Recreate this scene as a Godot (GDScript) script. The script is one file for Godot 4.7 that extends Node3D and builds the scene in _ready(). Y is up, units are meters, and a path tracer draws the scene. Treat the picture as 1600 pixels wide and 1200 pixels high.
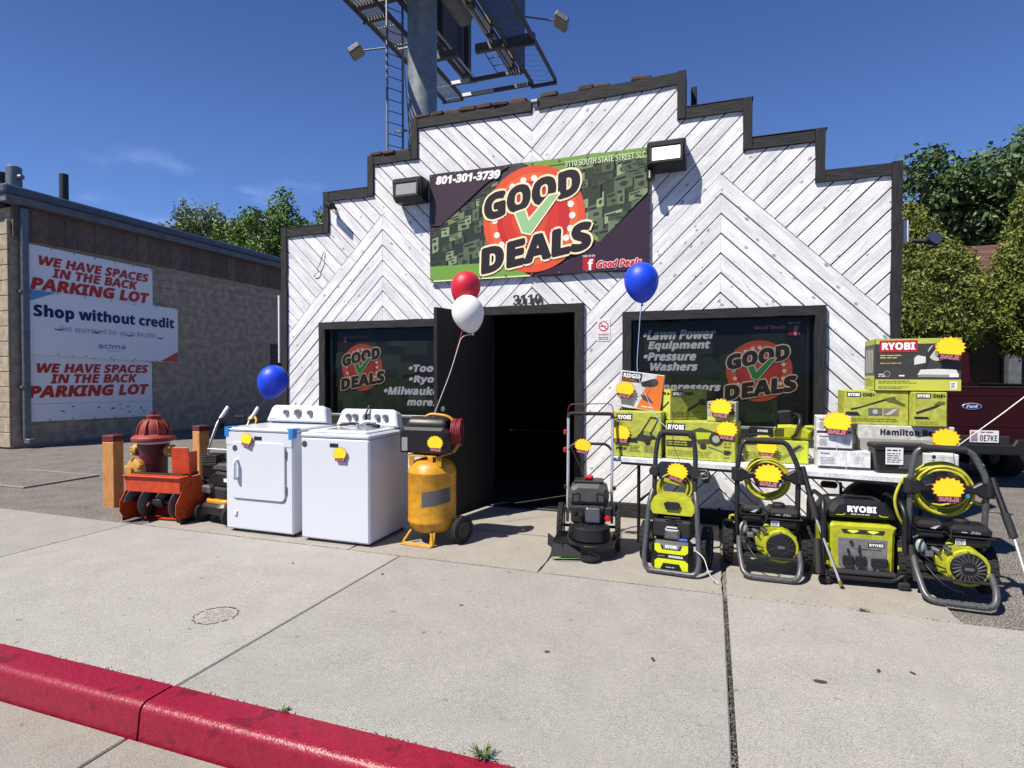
extends Node3D
# A shop front with chevron boards, seen from across its pavement. World: facade plane z = 0, x along it, street at +z.

var M := {}
var T := {}
var rng := RandomNumberGenerator.new()
var used := {}
var text_cache := {}
var font_bold: SystemFont
var font_reg: SystemFont
var font_serif: SystemFont

func _ready() -> void:
	rng.seed = 20240611
	setup_camera_and_light()
	make_fonts()
	make_textures()
	make_materials()
	build_ground()
	build_shop()
	build_neighbour()
	build_billboard()
	build_far_things()
	build_facade_things()
	build_left_goods()
	build_appliances()
	build_compressor()
	build_machines()
	build_table_goods()
	build_balloons()
	build_sale_tags()
	build_litter()

func setup_camera_and_light() -> void:
	var cam := Camera3D.new()
	cam.name = "camera"
	cam.fov = 67.96
	cam.near = 0.05
	cam.far = 600.0
	cam.position = Vector3(1.8242, 1.45, 5.8424)
	cam.rotation_degrees = Vector3(-0.966, 19.32, 0.0)
	add_child(cam)
	cam.current = true
	var env := Environment.new()
	env.background_mode = Environment.BG_SKY
	var sm := ProceduralSkyMaterial.new()
	sm.sky_top_color = Color(0.145, 0.240, 0.45)
	sm.sky_horizon_color = Color(0.46, 0.63, 0.90)
	sm.sky_curve = 0.2
	sm.ground_bottom_color = Color(0.35, 0.33, 0.31)
	sm.ground_horizon_color = Color(0.45, 0.50, 0.58)
	sm.sun_angle_max = 8.0
	sm.energy_multiplier = 1.0
	sm.sky_cover = cirrus()
	sm.sky_cover_modulate = Color(1, 1, 1, 1)
	var sky := Sky.new()
	sky.sky_material = sm
	env.sky = sky
	env.tonemap_mode = Environment.TONE_MAPPER_LINEAR
	env.tonemap_exposure = 1.6
	env.sdfgi_enabled = true
	env.ssao_enabled = true
	env.ssil_enabled = true
	var we := WorldEnvironment.new()
	we.name = "world_environment"
	we.environment = env
	add_child(we)
	var sun := DirectionalLight3D.new()
	sun.name = "sun"
	sun.light_energy = 1.5
	sun.light_color = Color(1.0, 0.965, 0.91)
	sun.light_angular_distance = 0.53
	sun.shadow_enabled = true
	sun.basis = Basis.looking_at(Vector3(0.354, -0.809, -0.47))
	add_child(sun)

# thin ice clouds: a few low wisps, here and there all round the horizon, one of them over the low building on the left
func cirrus() -> ImageTexture:
	var w := 2048
	var h := 1024
	var n := FastNoiseLite.new()
	n.seed = 5
	n.frequency = 0.016
	n.fractal_octaves = 5
	n.domain_warp_enabled = true
	n.domain_warp_amplitude = 38.0
	n.domain_warp_frequency = 0.012
	var m := FastNoiseLite.new()
	m.seed = 31
	m.frequency = 0.011
	var img := Image.create(w, h, false, Image.FORMAT_RGBA8)
	img.fill(Color(0.9, 0.94, 1.0, 0.0))
	for y in range(380, 480):
		var lat: float = 0.5 - float(y) / h
		var band: float = clampf((lat - 0.045) / 0.02, 0.0, 1.0) * clampf((0.105 - lat) / 0.02, 0.0, 1.0)
		if band <= 0.0:
			continue
		for x in w:
			var spot := exp(-pow((x - 1778.0 - (y - 426.0) * 1.2) / 34.0, 2.0)) * 0.9
			var far := clampf((m.get_noise_2d(x, y * 2.0) - 0.22) * 3.0, 0.0, 1.0) * 0.6
			var edge := clampf(minf(x, w - x) / 60.0, 0.0, 1.0)
			var wisp := clampf((n.get_noise_2d(x * 0.9 + y * 1.1, y * 3.2 - x * 0.5) + 0.06) * 2.0, 0.0, 1.0)
			var a := wisp * wisp * maxf(spot, far * edge) * band * 0.20
			if a > 0.004:
				img.set_pixel(x, y, Color(0.9, 0.94, 1.0, a))
	return ImageTexture.create_from_image(img)

# ---------------------------------------------------------------- mesh builder
class MB:
	var st := SurfaceTool.new()
	var g := 1
	var n := 0
	const FLAT := 0xFFFFFFFF
	func _init() -> void:
		st.begin(Mesh.PRIMITIVE_TRIANGLES)
		st.set_color(Color.WHITE)
		st.set_smooth_group(FLAT)
	func color(c: Color) -> void:
		st.set_color(c.srgb_to_linear())
	func tri(a: Vector3, b: Vector3, c: Vector3) -> void:
		st.add_vertex(a)
		st.add_vertex(c)
		st.add_vertex(b)
		n += 1
	func quad(a: Vector3, b: Vector3, c: Vector3, d: Vector3) -> void:
		tri(a, b, c)
		tri(a, c, d)
	func flat() -> void:
		st.set_smooth_group(FLAT)
	func smooth() -> void:
		g += 1
		st.set_smooth_group(g)
	# box with chamfered edges
	func box(c: Vector3, s: Vector3, bev := 0.0, b := Basis()) -> void:
		flat()
		var h := s * 0.5
		bev = minf(bev, minf(h.x, minf(h.y, h.z)) * 0.9)
		if bev <= 0.0:
			var p := []
			for i in 8:
				p.append(c + b * Vector3(h.x * (1 if i & 1 else -1), h.y * (1 if i & 2 else -1), h.z * (1 if i & 4 else -1)))
			quad(p[4], p[5], p[7], p[6])
			quad(p[1], p[0], p[2], p[3])
			quad(p[5], p[1], p[3], p[7])
			quad(p[0], p[4], p[6], p[2])
			quad(p[6], p[7], p[3], p[2])
			quad(p[0], p[1], p[5], p[4])
			return
		var q := {}
		for i in 8:
			var sx := 1.0 if i & 1 else -1.0
			var sy := 1.0 if i & 2 else -1.0
			var sz := 1.0 if i & 4 else -1.0
			q[[i, 0]] = c + b * Vector3(h.x * sx, (h.y - bev) * sy, (h.z - bev) * sz)
			q[[i, 1]] = c + b * Vector3((h.x - bev) * sx, h.y * sy, (h.z - bev) * sz)
			q[[i, 2]] = c + b * Vector3((h.x - bev) * sx, (h.y - bev) * sy, h.z * sz)
		var F := [[0, [1, 3, 7, 5]], [0, [0, 4, 6, 2]], [1, [2, 6, 7, 3]], [1, [0, 1, 5, 4]], [2, [4, 5, 7, 6]], [2, [0, 2, 3, 1]]]
		for f in F:
			var k: Array = f[1]
			face4(c, q[[k[0], f[0]]], q[[k[1], f[0]]], q[[k[2], f[0]]], q[[k[3], f[0]]])
		var E := [[0, 1, 1, 2], [2, 3, 1, 2], [4, 5, 1, 2], [6, 7, 1, 2], [0, 2, 0, 2], [1, 3, 0, 2], [4, 6, 0, 2], [5, 7, 0, 2], [0, 4, 0, 1], [1, 5, 0, 1], [2, 6, 0, 1], [3, 7, 0, 1]]
		for e in E:
			face4(c, q[[e[0], e[2]]], q[[e[1], e[2]]], q[[e[1], e[3]]], q[[e[0], e[3]]])
		for i in 8:
			face3(c, q[[i, 0]], q[[i, 1]], q[[i, 2]])
	func face3(c: Vector3, a: Vector3, b: Vector3, d: Vector3) -> void:
		if (b - a).cross(d - a).dot(a + b + d - c * 3.0) < 0.0:
			tri(a, d, b)
		else:
			tri(a, b, d)
	func face4(c: Vector3, p0: Vector3, p1: Vector3, p2: Vector3, p3: Vector3) -> void:
		face3(c, p0, p1, p2)
		face3(c, p0, p2, p3)
	# tapered cylinder between two points, with caps
	func cyl(a: Vector3, b: Vector3, r0: float, r1 := -1.0, seg := 14, caps := true) -> void:
		if r1 < 0.0:
			r1 = r0
		var ax := (b - a).normalized()
		var u := ax.cross(Vector3.UP if absf(ax.y) < 0.9 else Vector3.RIGHT).normalized()
		var v := ax.cross(u)
		smooth()
		for i in seg:
			var t0 := TAU * i / seg
			var t1 := TAU * (i + 1) / seg
			var d0 := u * cos(t0) + v * sin(t0)
			var d1 := u * cos(t1) + v * sin(t1)
			quad(a + d0 * r0, a + d1 * r0, b + d1 * r1, b + d0 * r1)
		if caps:
			flat()
			for i in seg:
				var t0 := TAU * i / seg
				var t1 := TAU * (i + 1) / seg
				var d0 := u * cos(t0) + v * sin(t0)
				var d1 := u * cos(t1) + v * sin(t1)
				tri(a, a + d1 * r0, a + d0 * r0)
				tri(b, b + d0 * r1, b + d1 * r1)
	# swept tube along points
	func tube(pts: Array, r: float, seg := 10, caps := true, r_end := -1.0) -> void:
		var m := pts.size()
		if m < 2:
			return
		var rings := []
		var up := Vector3.ZERO
		for i in m:
			var t: Vector3
			if i == 0:
				t = (pts[1] - pts[0]).normalized()
			elif i == m - 1:
				t = (pts[m - 1] - pts[m - 2]).normalized()
			else:
				t = ((pts[i + 1] - pts[i]).normalized() + (pts[i] - pts[i - 1]).normalized()).normalized()
			if up == Vector3.ZERO:
				up = t.cross(Vector3(0.31, 0.92, 0.23)).normalized()
			up = (up - t * up.dot(t)).normalized()
			var w := t.cross(up)
			var rr := r if r_end < 0.0 else lerpf(r, r_end, float(i) / (m - 1))
			var ring := []
			for k in seg:
				var a := TAU * k / seg
				ring.append(pts[i] + (up * cos(a) + w * sin(a)) * rr)
			rings.append(ring)
		smooth()
		for i in m - 1:
			for k in seg:
				var k1 := (k + 1) % seg
				quad(rings[i][k], rings[i][k1], rings[i + 1][k1], rings[i + 1][k])
		if caps:
			flat()
			for k in seg:
				var k1 := (k + 1) % seg
				tri(pts[0], rings[0][k1], rings[0][k])
				tri(pts[m - 1], rings[m - 1][k], rings[m - 1][k1])
	# surface of revolution: profile of Vector2(radius, height), about the y axis of xf
	func lathe(prof: Array, xf := Transform3D(), seg := 28, sweep := TAU) -> void:
		var last := Vector2.ZERO
		smooth()
		for i in prof.size() - 1:
			var d: Vector2 = (prof[i + 1] - prof[i])
			if d.length() < 1e-6:
				continue
			if last != Vector2.ZERO and absf(last.angle_to(d)) > 0.62:
				smooth()
			last = d
			for k in seg:
				var a0 := sweep * k / seg
				var a1 := sweep * (k + 1) / seg
				var p0: Vector2 = prof[i]
				var p1: Vector2 = prof[i + 1]
				var A := xf * Vector3(p0.x * cos(a0), p0.y, -p0.x * sin(a0))
				var B := xf * Vector3(p0.x * cos(a1), p0.y, -p0.x * sin(a1))
				var C := xf * Vector3(p1.x * cos(a1), p1.y, -p1.x * sin(a1))
				var D := xf * Vector3(p1.x * cos(a0), p1.y, -p1.x * sin(a0))
				if p0.x > 1e-6:
					tri(A, B, C)
				if p1.x > 1e-6:
					tri(A, C, D)
	# polygon in the xy plane of xf, extruded from z = 0 to z = depth, front edge chamfered by bev
	func extrude(poly: PackedVector2Array, depth: float, xf := Transform3D(), bev := 0.0) -> void:
		if Geometry2D.is_polygon_clockwise(poly):
			poly.reverse()
		var inner := poly
		if bev > 0.0:
			var o := Geometry2D.offset_polygon(poly, -bev, Geometry2D.JOIN_MITER)
			if o.size() == 1 and o[0].size() == poly.size():
				var c: PackedVector2Array = o[0]
				if Geometry2D.is_polygon_clockwise(c):
					c.reverse()
				var best := 0
				var bd := 1e9
				for s in c.size():
					var dd := 0.0
					for i in c.size():
						dd += c[(i + s) % c.size()].distance_squared_to(poly[i])
					if dd < bd:
						bd = dd
						best = s
				inner = PackedVector2Array()
				for i in c.size():
					inner.append(c[(i + best) % c.size()])
			else:
				bev = 0.0
		flat()
		var idx := Geometry2D.triangulate_polygon(inner)
		for i in range(0, idx.size(), 3):
			var a := inner[idx[i]]
			var b := inner[idx[i + 1]]
			var c2 := inner[idx[i + 2]]
			if (b - a).cross(c2 - a) < 0.0:
				var tmp := b
				b = c2
				c2 = tmp
			tri(xf * Vector3(a.x, a.y, depth), xf * Vector3(b.x, b.y, depth), xf * Vector3(c2.x, c2.y, depth))
		idx = Geometry2D.triangulate_polygon(poly)
		for i in range(0, idx.size(), 3):
			var a := poly[idx[i]]
			var b := poly[idx[i + 1]]
			var c2 := poly[idx[i + 2]]
			if (b - a).cross(c2 - a) > 0.0:
				var tmp := b
				b = c2
				c2 = tmp
			tri(xf * Vector3(a.x, a.y, 0), xf * Vector3(b.x, b.y, 0), xf * Vector3(c2.x, c2.y, 0))
		for i in poly.size():
			var j := (i + 1) % poly.size()
			var p := poly[i]
			var q := poly[j]
			quad(xf * Vector3(p.x, p.y, 0), xf * Vector3(q.x, q.y, 0), xf * Vector3(q.x, q.y, depth - bev), xf * Vector3(p.x, p.y, depth - bev))
			if bev > 0.0:
				quad(xf * Vector3(p.x, p.y, depth - bev), xf * Vector3(q.x, q.y, depth - bev), xf * Vector3(inner[j].x, inner[j].y, depth), xf * Vector3(inner[i].x, inner[i].y, depth))
	# flat face only (print)
	func face(poly: PackedVector2Array, z: float, xf := Transform3D()) -> void:
		flat()
		var idx := Geometry2D.triangulate_polygon(poly)
		for i in range(0, idx.size(), 3):
			var a := poly[idx[i]]
			var b := poly[idx[i + 1]]
			var c2 := poly[idx[i + 2]]
			if (b - a).cross(c2 - a) < 0.0:
				var tmp := b
				b = c2
				c2 = tmp
			tri(xf * Vector3(a.x, a.y, z), xf * Vector3(b.x, b.y, z), xf * Vector3(c2.x, c2.y, z))
	func ellipsoid(c: Vector3, r: Vector3, b := Basis(), seg := 18, rings := 12) -> void:
		smooth()
		for i in rings:
			var p0 := PI * i / rings
			var p1 := PI * (i + 1) / rings
			for k in seg:
				var a0 := TAU * k / seg
				var a1 := TAU * (k + 1) / seg
				var A := c + b * (Vector3(sin(p0) * cos(a0), cos(p0), -sin(p0) * sin(a0)) * r)
				var B := c + b * (Vector3(sin(p0) * cos(a1), cos(p0), -sin(p0) * sin(a1)) * r)
				var C := c + b * (Vector3(sin(p1) * cos(a1), cos(p1), -sin(p1) * sin(a1)) * r)
				var D := c + b * (Vector3(sin(p1) * cos(a0), cos(p1), -sin(p1) * sin(a0)) * r)
				if i < rings - 1:
					tri(A, D, C)
				if i > 0:
					tri(A, C, B)
	func mesh() -> ArrayMesh:
		st.generate_normals()
		return st.commit()

func put(mb: MB, called: String, m: Material, parent: Node = self) -> MeshInstance3D:
	var o := MeshInstance3D.new()
	o.mesh = mb.mesh()
	o.material_override = m
	o.cast_shadow = GeometryInstance3D.SHADOW_CASTING_SETTING_ON
	if parent == self:
		called = numbered(called)
	o.name = called
	parent.add_child(o, true)
	return o

func numbered(called: String) -> String:
	if not used.has(called):
		used[called] = 0
		return called
	used[called] += 1
	return "%s_%03d" % [called, used[called]]

func tag(o: Node, label: String, category: String, group := "") -> Node:
	o.set_meta("label", label)
	o.set_meta("category", category)
	if group:
		o.set_meta("group", group)
	return o

func thing(called: String, label: String, category: String, at := Vector3.ZERO, turn := 0.0, group := "") -> Node3D:
	var o := Node3D.new()
	o.name = numbered(called)
	add_child(o)
	o.position = at
	o.rotation_degrees.y = turn
	tag(o, label, category, group)
	return o

func struct(called: String, at := Vector3.ZERO) -> Node3D:
	var o := Node3D.new()
	o.name = numbered(called)
	add_child(o)
	o.position = at
	o.set_meta("kind", "structure")
	return o

# rounds the corners of a polyline
func fillet(pts: Array, r: float, n := 5) -> Array:
	var out := [pts[0]]
	for i in range(1, pts.size() - 1):
		var a: Vector3 = pts[i - 1]
		var b: Vector3 = pts[i]
		var c: Vector3 = pts[i + 1]
		var d := minf(r, minf(a.distance_to(b), b.distance_to(c)) * 0.48)
		var p := b + (a - b).normalized() * d
		var q := b + (c - b).normalized() * d
		for k in n + 1:
			var t := float(k) / n
			out.append(p.lerp(b, t).lerp(b.lerp(q, t), t))
	out.append(pts[-1])
	return out

func rrect(w: float, h: float, r: float, n := 5, c := Vector2.ZERO) -> PackedVector2Array:
	var p := PackedVector2Array()
	for k in 4:
		var cx := (w * 0.5 - r) * (1 if k == 0 or k == 3 else -1)
		var cy := (h * 0.5 - r) * (1 if k < 2 else -1)
		for i in n + 1:
			var a := PI * 0.5 * (k + float(i) / n)
			p.append(c + Vector2(cx + r * cos(a), cy + r * sin(a)))
	return p

func rect(x0: float, y0: float, x1: float, y1: float) -> PackedVector2Array:
	return PackedVector2Array([Vector2(x0, y0), Vector2(x1, y0), Vector2(x1, y1), Vector2(x0, y1)])

func disc(c: Vector2, r: float, n := 40, ry := -1.0) -> PackedVector2Array:
	var p := PackedVector2Array()
	for i in n:
		p.append(c + Vector2(r * cos(TAU * i / n), (r if ry < 0.0 else ry) * sin(TAU * i / n)))
	return p

func V2(a: Array) -> PackedVector2Array:
	var p := PackedVector2Array()
	for i in range(0, a.size(), 2):
		p.append(Vector2(a[i], a[i + 1]))
	return p

# ---------------------------------------------------------------- lettering
func make_fonts() -> void:
	font_bold = SystemFont.new()
	font_bold.font_names = PackedStringArray(["Droid Sans"])
	font_bold.font_weight = 700
	font_reg = SystemFont.new()
	font_reg.font_names = PackedStringArray(["Droid Sans"])
	font_serif = SystemFont.new()
	font_serif.font_names = PackedStringArray(["Droid Serif"])
	font_serif.font_weight = 700

func glyphs(s: String, font: Font) -> PackedVector2Array:
	var key := "%d/%s" % [font.get_instance_id(), s]
	if text_cache.has(key):
		return text_cache[key]
	var t := TextMesh.new()
	t.font = font
	t.text = s
	t.font_size = 64
	t.pixel_size = 1.0 / 64.0
	t.depth = 0.0
	t.curve_step = 3.0
	var arr := t.get_mesh_arrays()
	var vs: PackedVector3Array = arr[Mesh.ARRAY_VERTEX]
	var out := PackedVector2Array()
	if arr[Mesh.ARRAY_INDEX] != null and arr[Mesh.ARRAY_INDEX].size() > 0:
		for i in arr[Mesh.ARRAY_INDEX]:
			out.append(Vector2(vs[i].x, vs[i].y))
	else:
		for v in vs:
			out.append(Vector2(v.x, v.y))
	text_cache[key] = out
	return out

# writes s centred on c with the given ink width and height; o: rot (degrees), slant, bold (metres), font, shape (Callable moving points)
func write(mb: MB, s: String, c: Vector2, w: float, h: float, col: Color, z: float, o := {}) -> void:
	var font: Font = o.get("font", font_bold)
	var pts := glyphs(s, font)
	if pts.is_empty():
		return
	var lo := pts[0]
	var hi := pts[0]
	for p in pts:
		lo = lo.min(p)
		hi = hi.max(p)
	var sc := Vector2(w, h) / (hi - lo)
	if w <= 0.0:
		sc.x = sc.y
	var mid := (lo + hi) * 0.5
	var rot: float = deg_to_rad(o.get("rot", 0.0))
	var slant: float = o.get("slant", 0.0)
	var bold: float = o.get("bold", 0.0)
	var xf: Transform3D = o.get("xf", Transform3D())
	var shifts := [Vector2.ZERO]
	if bold > 0.0:
		for k in 8:
			shifts.append(Vector2(cos(TAU * k / 8), sin(TAU * k / 8)) * bold)
	mb.color(col)
	mb.flat()
	var layer := 0
	for sh in shifts:
		var zz := z + layer * 0.00012
		layer += 1
		for i in range(0, pts.size(), 3):
			var q := []
			for k in 3:
				var p: Vector2 = (pts[i + k] - mid) * sc + sh
				p.x += p.y * slant
				q.append(c + p.rotated(rot))
			if (q[1] - q[0]).cross(q[2] - q[0]) < 0.0:
				q.reverse()
			mb.tri(xf * Vector3(q[0].x, q[0].y, zz), xf * Vector3(q[1].x, q[1].y, zz), xf * Vector3(q[2].x, q[2].y, zz))

func paint(mb: MB, poly: PackedVector2Array, col: Color, z: float, xf := Transform3D()) -> void:
	mb.color(col)
	mb.face(poly, z, xf)

# lines of small print that cannot be read at this size
func fine_print(mb: MB, r: Rect2, rows: int, col: Color, z: float, seed_: int, xf := Transform3D()) -> void:
	var rr := RandomNumberGenerator.new()
	rr.seed = seed_
	var dh := r.size.y / rows
	for i in rows:
		var x := r.position.x
		var y := r.position.y + dh * (i + 0.25)
		var stop := r.position.x + r.size.x * rr.randf_range(0.72, 1.0)
		while x < stop:
			var l := minf(rr.randf_range(0.8, 3.2) * dh, stop - x)
			paint(mb, rect(x, y, x + l, y + dh * 0.45), col, z, xf)
			x += l + dh * 0.4

# ---------------------------------------------------------------- textures and materials
func grey(w: int, h: int, sd: int, freq: float, oct := 4, type := FastNoiseLite.TYPE_SIMPLEX_SMOOTH, sx := 1, sy := 1) -> PackedByteArray:
	var n := FastNoiseLite.new()
	n.seed = sd
	n.noise_type = type
	n.frequency = freq
	n.fractal_octaves = oct
	var img := n.get_seamless_image(w / sx, h / sy)
	img.convert(Image.FORMAT_L8)
	if sx > 1 or sy > 1:
		img.resize(w, h, Image.INTERPOLATE_CUBIC)
	return img.get_data()

func tex_of(w: int, h: int, f: Callable) -> ImageTexture:
	var d := PackedByteArray()
	d.resize(w * h * 3)
	var k := 0
	for i in w * h:
		var c: Color = f.call(i)
		d[k] = int(clampf(c.r, 0, 1) * 255.0)
		d[k + 1] = int(clampf(c.g, 0, 1) * 255.0)
		d[k + 2] = int(clampf(c.b, 0, 1) * 255.0)
		k += 3
	var img := Image.create_from_data(w, h, false, Image.FORMAT_RGB8, d)
	img.generate_mipmaps()
	return ImageTexture.create_from_image(img)

func normal_of(w: int, h: int, b: PackedByteArray, strength: float) -> ImageTexture:
	var img := Image.create_from_data(w, h, false, Image.FORMAT_L8, b)
	img.convert(Image.FORMAT_RGBA8)
	img.bump_map_to_normal_map(strength)
	return ImageTexture.create_from_image(img)

func make_textures() -> void:
	var w := 1024
	# concrete: fine sand, pale and dark grains, broad stains
	var fine := grey(w, w, 11, 0.24, 2)
	var speck := grey(w, w, 19, 0.17, 1)
	var mid := grey(w, w, 12, 0.045, 4)
	var big := grey(w, w, 13, 0.006, 4)
	var cell := grey(w, w, 14, 0.09, 1, FastNoiseLite.TYPE_CELLULAR)
	# old gum and drips trodden into the surface
	var gum := PackedFloat32Array()
	gum.resize(w * w)
	var gr := RandomNumberGenerator.new()
	gr.seed = 23
	for k in 26:
		var cx := gr.randi_range(0, w - 1)
		var cy := gr.randi_range(0, w - 1)
		var r := gr.randf_range(2.5, 7.0)
		var dark := gr.randf_range(0.05, 0.16)
		var st := gr.randf_range(0.7, 1.8)
		for dy in range(-9, 10):
			for dx in range(-14, 15):
				var at := ((cy + dy + w) % w) * w + (cx + dx + w) % w
				if sqrt(pow(dx / st, 2) + dy * dy) < r * (0.7 + fine[at] / 420.0):
					gum[at] = dark
	T.concrete = tex_of(w, w, func(i):
		var v: float = 0.86 + (fine[i] - 128) * 0.00125 + (mid[i] - 128) * 0.00030 + (big[i] - 128) * 0.00025 - gum[i]
		if speck[i] < 34:
			v -= 0.15
		elif speck[i] > 216:
			v += 0.10
		return Color(v, v * 0.995, v * 0.982))
	# road paint over concrete: flecks where it has flaked to pale grit, streaks of tyre rubber and dirt
	var scuff := grey(w, w, 18, 0.012, 5, FastNoiseLite.TYPE_SIMPLEX_SMOOTH, 1, 1)
	T.kerb_paint = tex_of(w, w, func(i):
		var v: float = 0.92 + (fine[i] - 128) * 0.0012 + (mid[i] - 128) * 0.0006
		if scuff[i] > 192 and fine[i] > 118:
			v *= 0.74
		if speck[i] > 232:
			return Color(1.0, v * 2.6, v * 1.7)
		return Color(v, v, v))
	T.concrete_n = normal_of(w, w, fine, 1.1)
	T.asphalt = tex_of(w, w, func(i):
		var v: float = 0.62 + (fine[i] - 128) * 0.0040 + (mid[i] - 128) * 0.0005 + (big[i] - 128) * 0.0006
		if speck[i] > 176:
			v += 0.20
		elif speck[i] < 74:
			v -= 0.22
		return Color(v, v * 0.985, v * 0.965))
	var both := PackedByteArray()
	both.resize(w * w)
	for i in w * w:
		both[i] = (fine[i] + cell[i]) / 2
	T.asphalt_n = normal_of(w, w, both, 2.4)
	# general wear: soft patches with a fine tooth
	T.grunge = tex_of(w, w, func(i):
		var v: float = 0.90 + (mid[i] - 128) * 0.0007 + (big[i] - 128) * 0.0009 + (fine[i] - 128) * 0.0002
		return Color(v, v, v))
	T.grunge_n = normal_of(w, w, mid, 0.5)
	# scuffed paint: chips to darker
	var chip := grey(w, w, 15, 0.02, 5)
	T.chipped = tex_of(w, w, func(i):
		var v: float = 0.92 + (mid[i] - 128) * 0.0008 + (fine[i] - 128) * 0.0003
		if chip[i] > 186:
			v *= 0.62
		elif chip[i] > 180:
			v *= 0.82
		return Color(v, v, v))
	# weathered white boards: grain along x, grey weathering, knots, scuffs
	var grain := grey(w, w, 21, 0.05, 4, FastNoiseLite.TYPE_SIMPLEX_SMOOTH, 16, 1)
	var streak := grey(w, w, 22, 0.016, 4, FastNoiseLite.TYPE_SIMPLEX_SMOOTH, 5, 1)
	var knots := PackedFloat32Array()
	knots.resize(w * w)
	var rr := RandomNumberGenerator.new()
	rr.seed = 77
	for k in 36:
		var cx := rr.randi_range(0, w - 1)
		var cy := rr.randi_range(0, w - 1)
		var r := rr.randf_range(3.5, 9.5)
		var ell := rr.randf_range(0.9, 2.0)
		for dy in range(-14, 15):
			for dx in range(-30, 31):
				var d := sqrt(pow(dx / ell, 2) + dy * dy)
				var wob := r * (0.75 + 0.5 * fine[(absi(dx * 7 + dy * 3) * 37) % (w * w)] / 255.0)
				if d < wob:
					var at := ((cy + dy + w) % w) * w + (cx + dx + w) % w
					knots[at] = maxf(knots[at], 0.35 + 0.5 * (1.0 - d / wob))
	T.board = tex_of(w, w, func(i):
		var v: float = 0.94 + (grain[i] - 128) * 0.0004 + (streak[i] - 128) * 0.0006 + (mid[i] - 128) * 0.0003
		if grain[i] > 200 and streak[i] < 100:
			v -= 0.12
		v -= knots[i] * 0.45
		var c := v
		return Color(c, c * 0.998, c * 1.002))
	var gn := PackedByteArray()
	gn.resize(w * w)
	for i in w * w:
		gn[i] = int(clampf(grain[i] * 0.6 + streak[i] * 0.4 - knots[i] * 60.0, 0, 255))
	T.board_n = normal_of(w, w, gn, 1.6)
	T.wood = tex_of(w, w, func(i):
		var v: float = 0.80 + (grain[i] - 128) * 0.0030 + (streak[i] - 128) * 0.0016
		return Color(v, v * 0.985, v * 0.97))
	T.wood_n = normal_of(w, w, gn, 3.0)
	# block wall: coarse pores
	T.block = tex_of(w, w, func(i):
		var v: float = 0.84 + (fine[i] - 128) * 0.0008 + (mid[i] - 128) * 0.0005 + (big[i] - 128) * 0.0010
		if cell[i] < 18:
			v -= 0.10
		return Color(v, v * 0.99, v * 0.97))

func mat(col: Color, rough := 0.6, metal := 0.0, tex := "", scale := 1.0, nrm := "", depth := 1.0, world := false) -> StandardMaterial3D:
	var m := StandardMaterial3D.new()
	m.albedo_color = col
	m.roughness = rough
	m.metallic = metal
	m.cull_mode = BaseMaterial3D.CULL_DISABLED
	if tex or nrm:
		m.uv1_triplanar = true
		m.uv1_world_triplanar = world
		m.uv1_scale = Vector3.ONE * scale
		m.uv1_triplanar_sharpness = 4.0
	if tex:
		m.albedo_texture = T[tex]
	if nrm:
		m.normal_enabled = true
		m.normal_texture = T[nrm]
		m.normal_scale = depth
	return m

func C(r: int, g: int, b: int) -> Color:
	return Color8(r, g, b)

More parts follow.
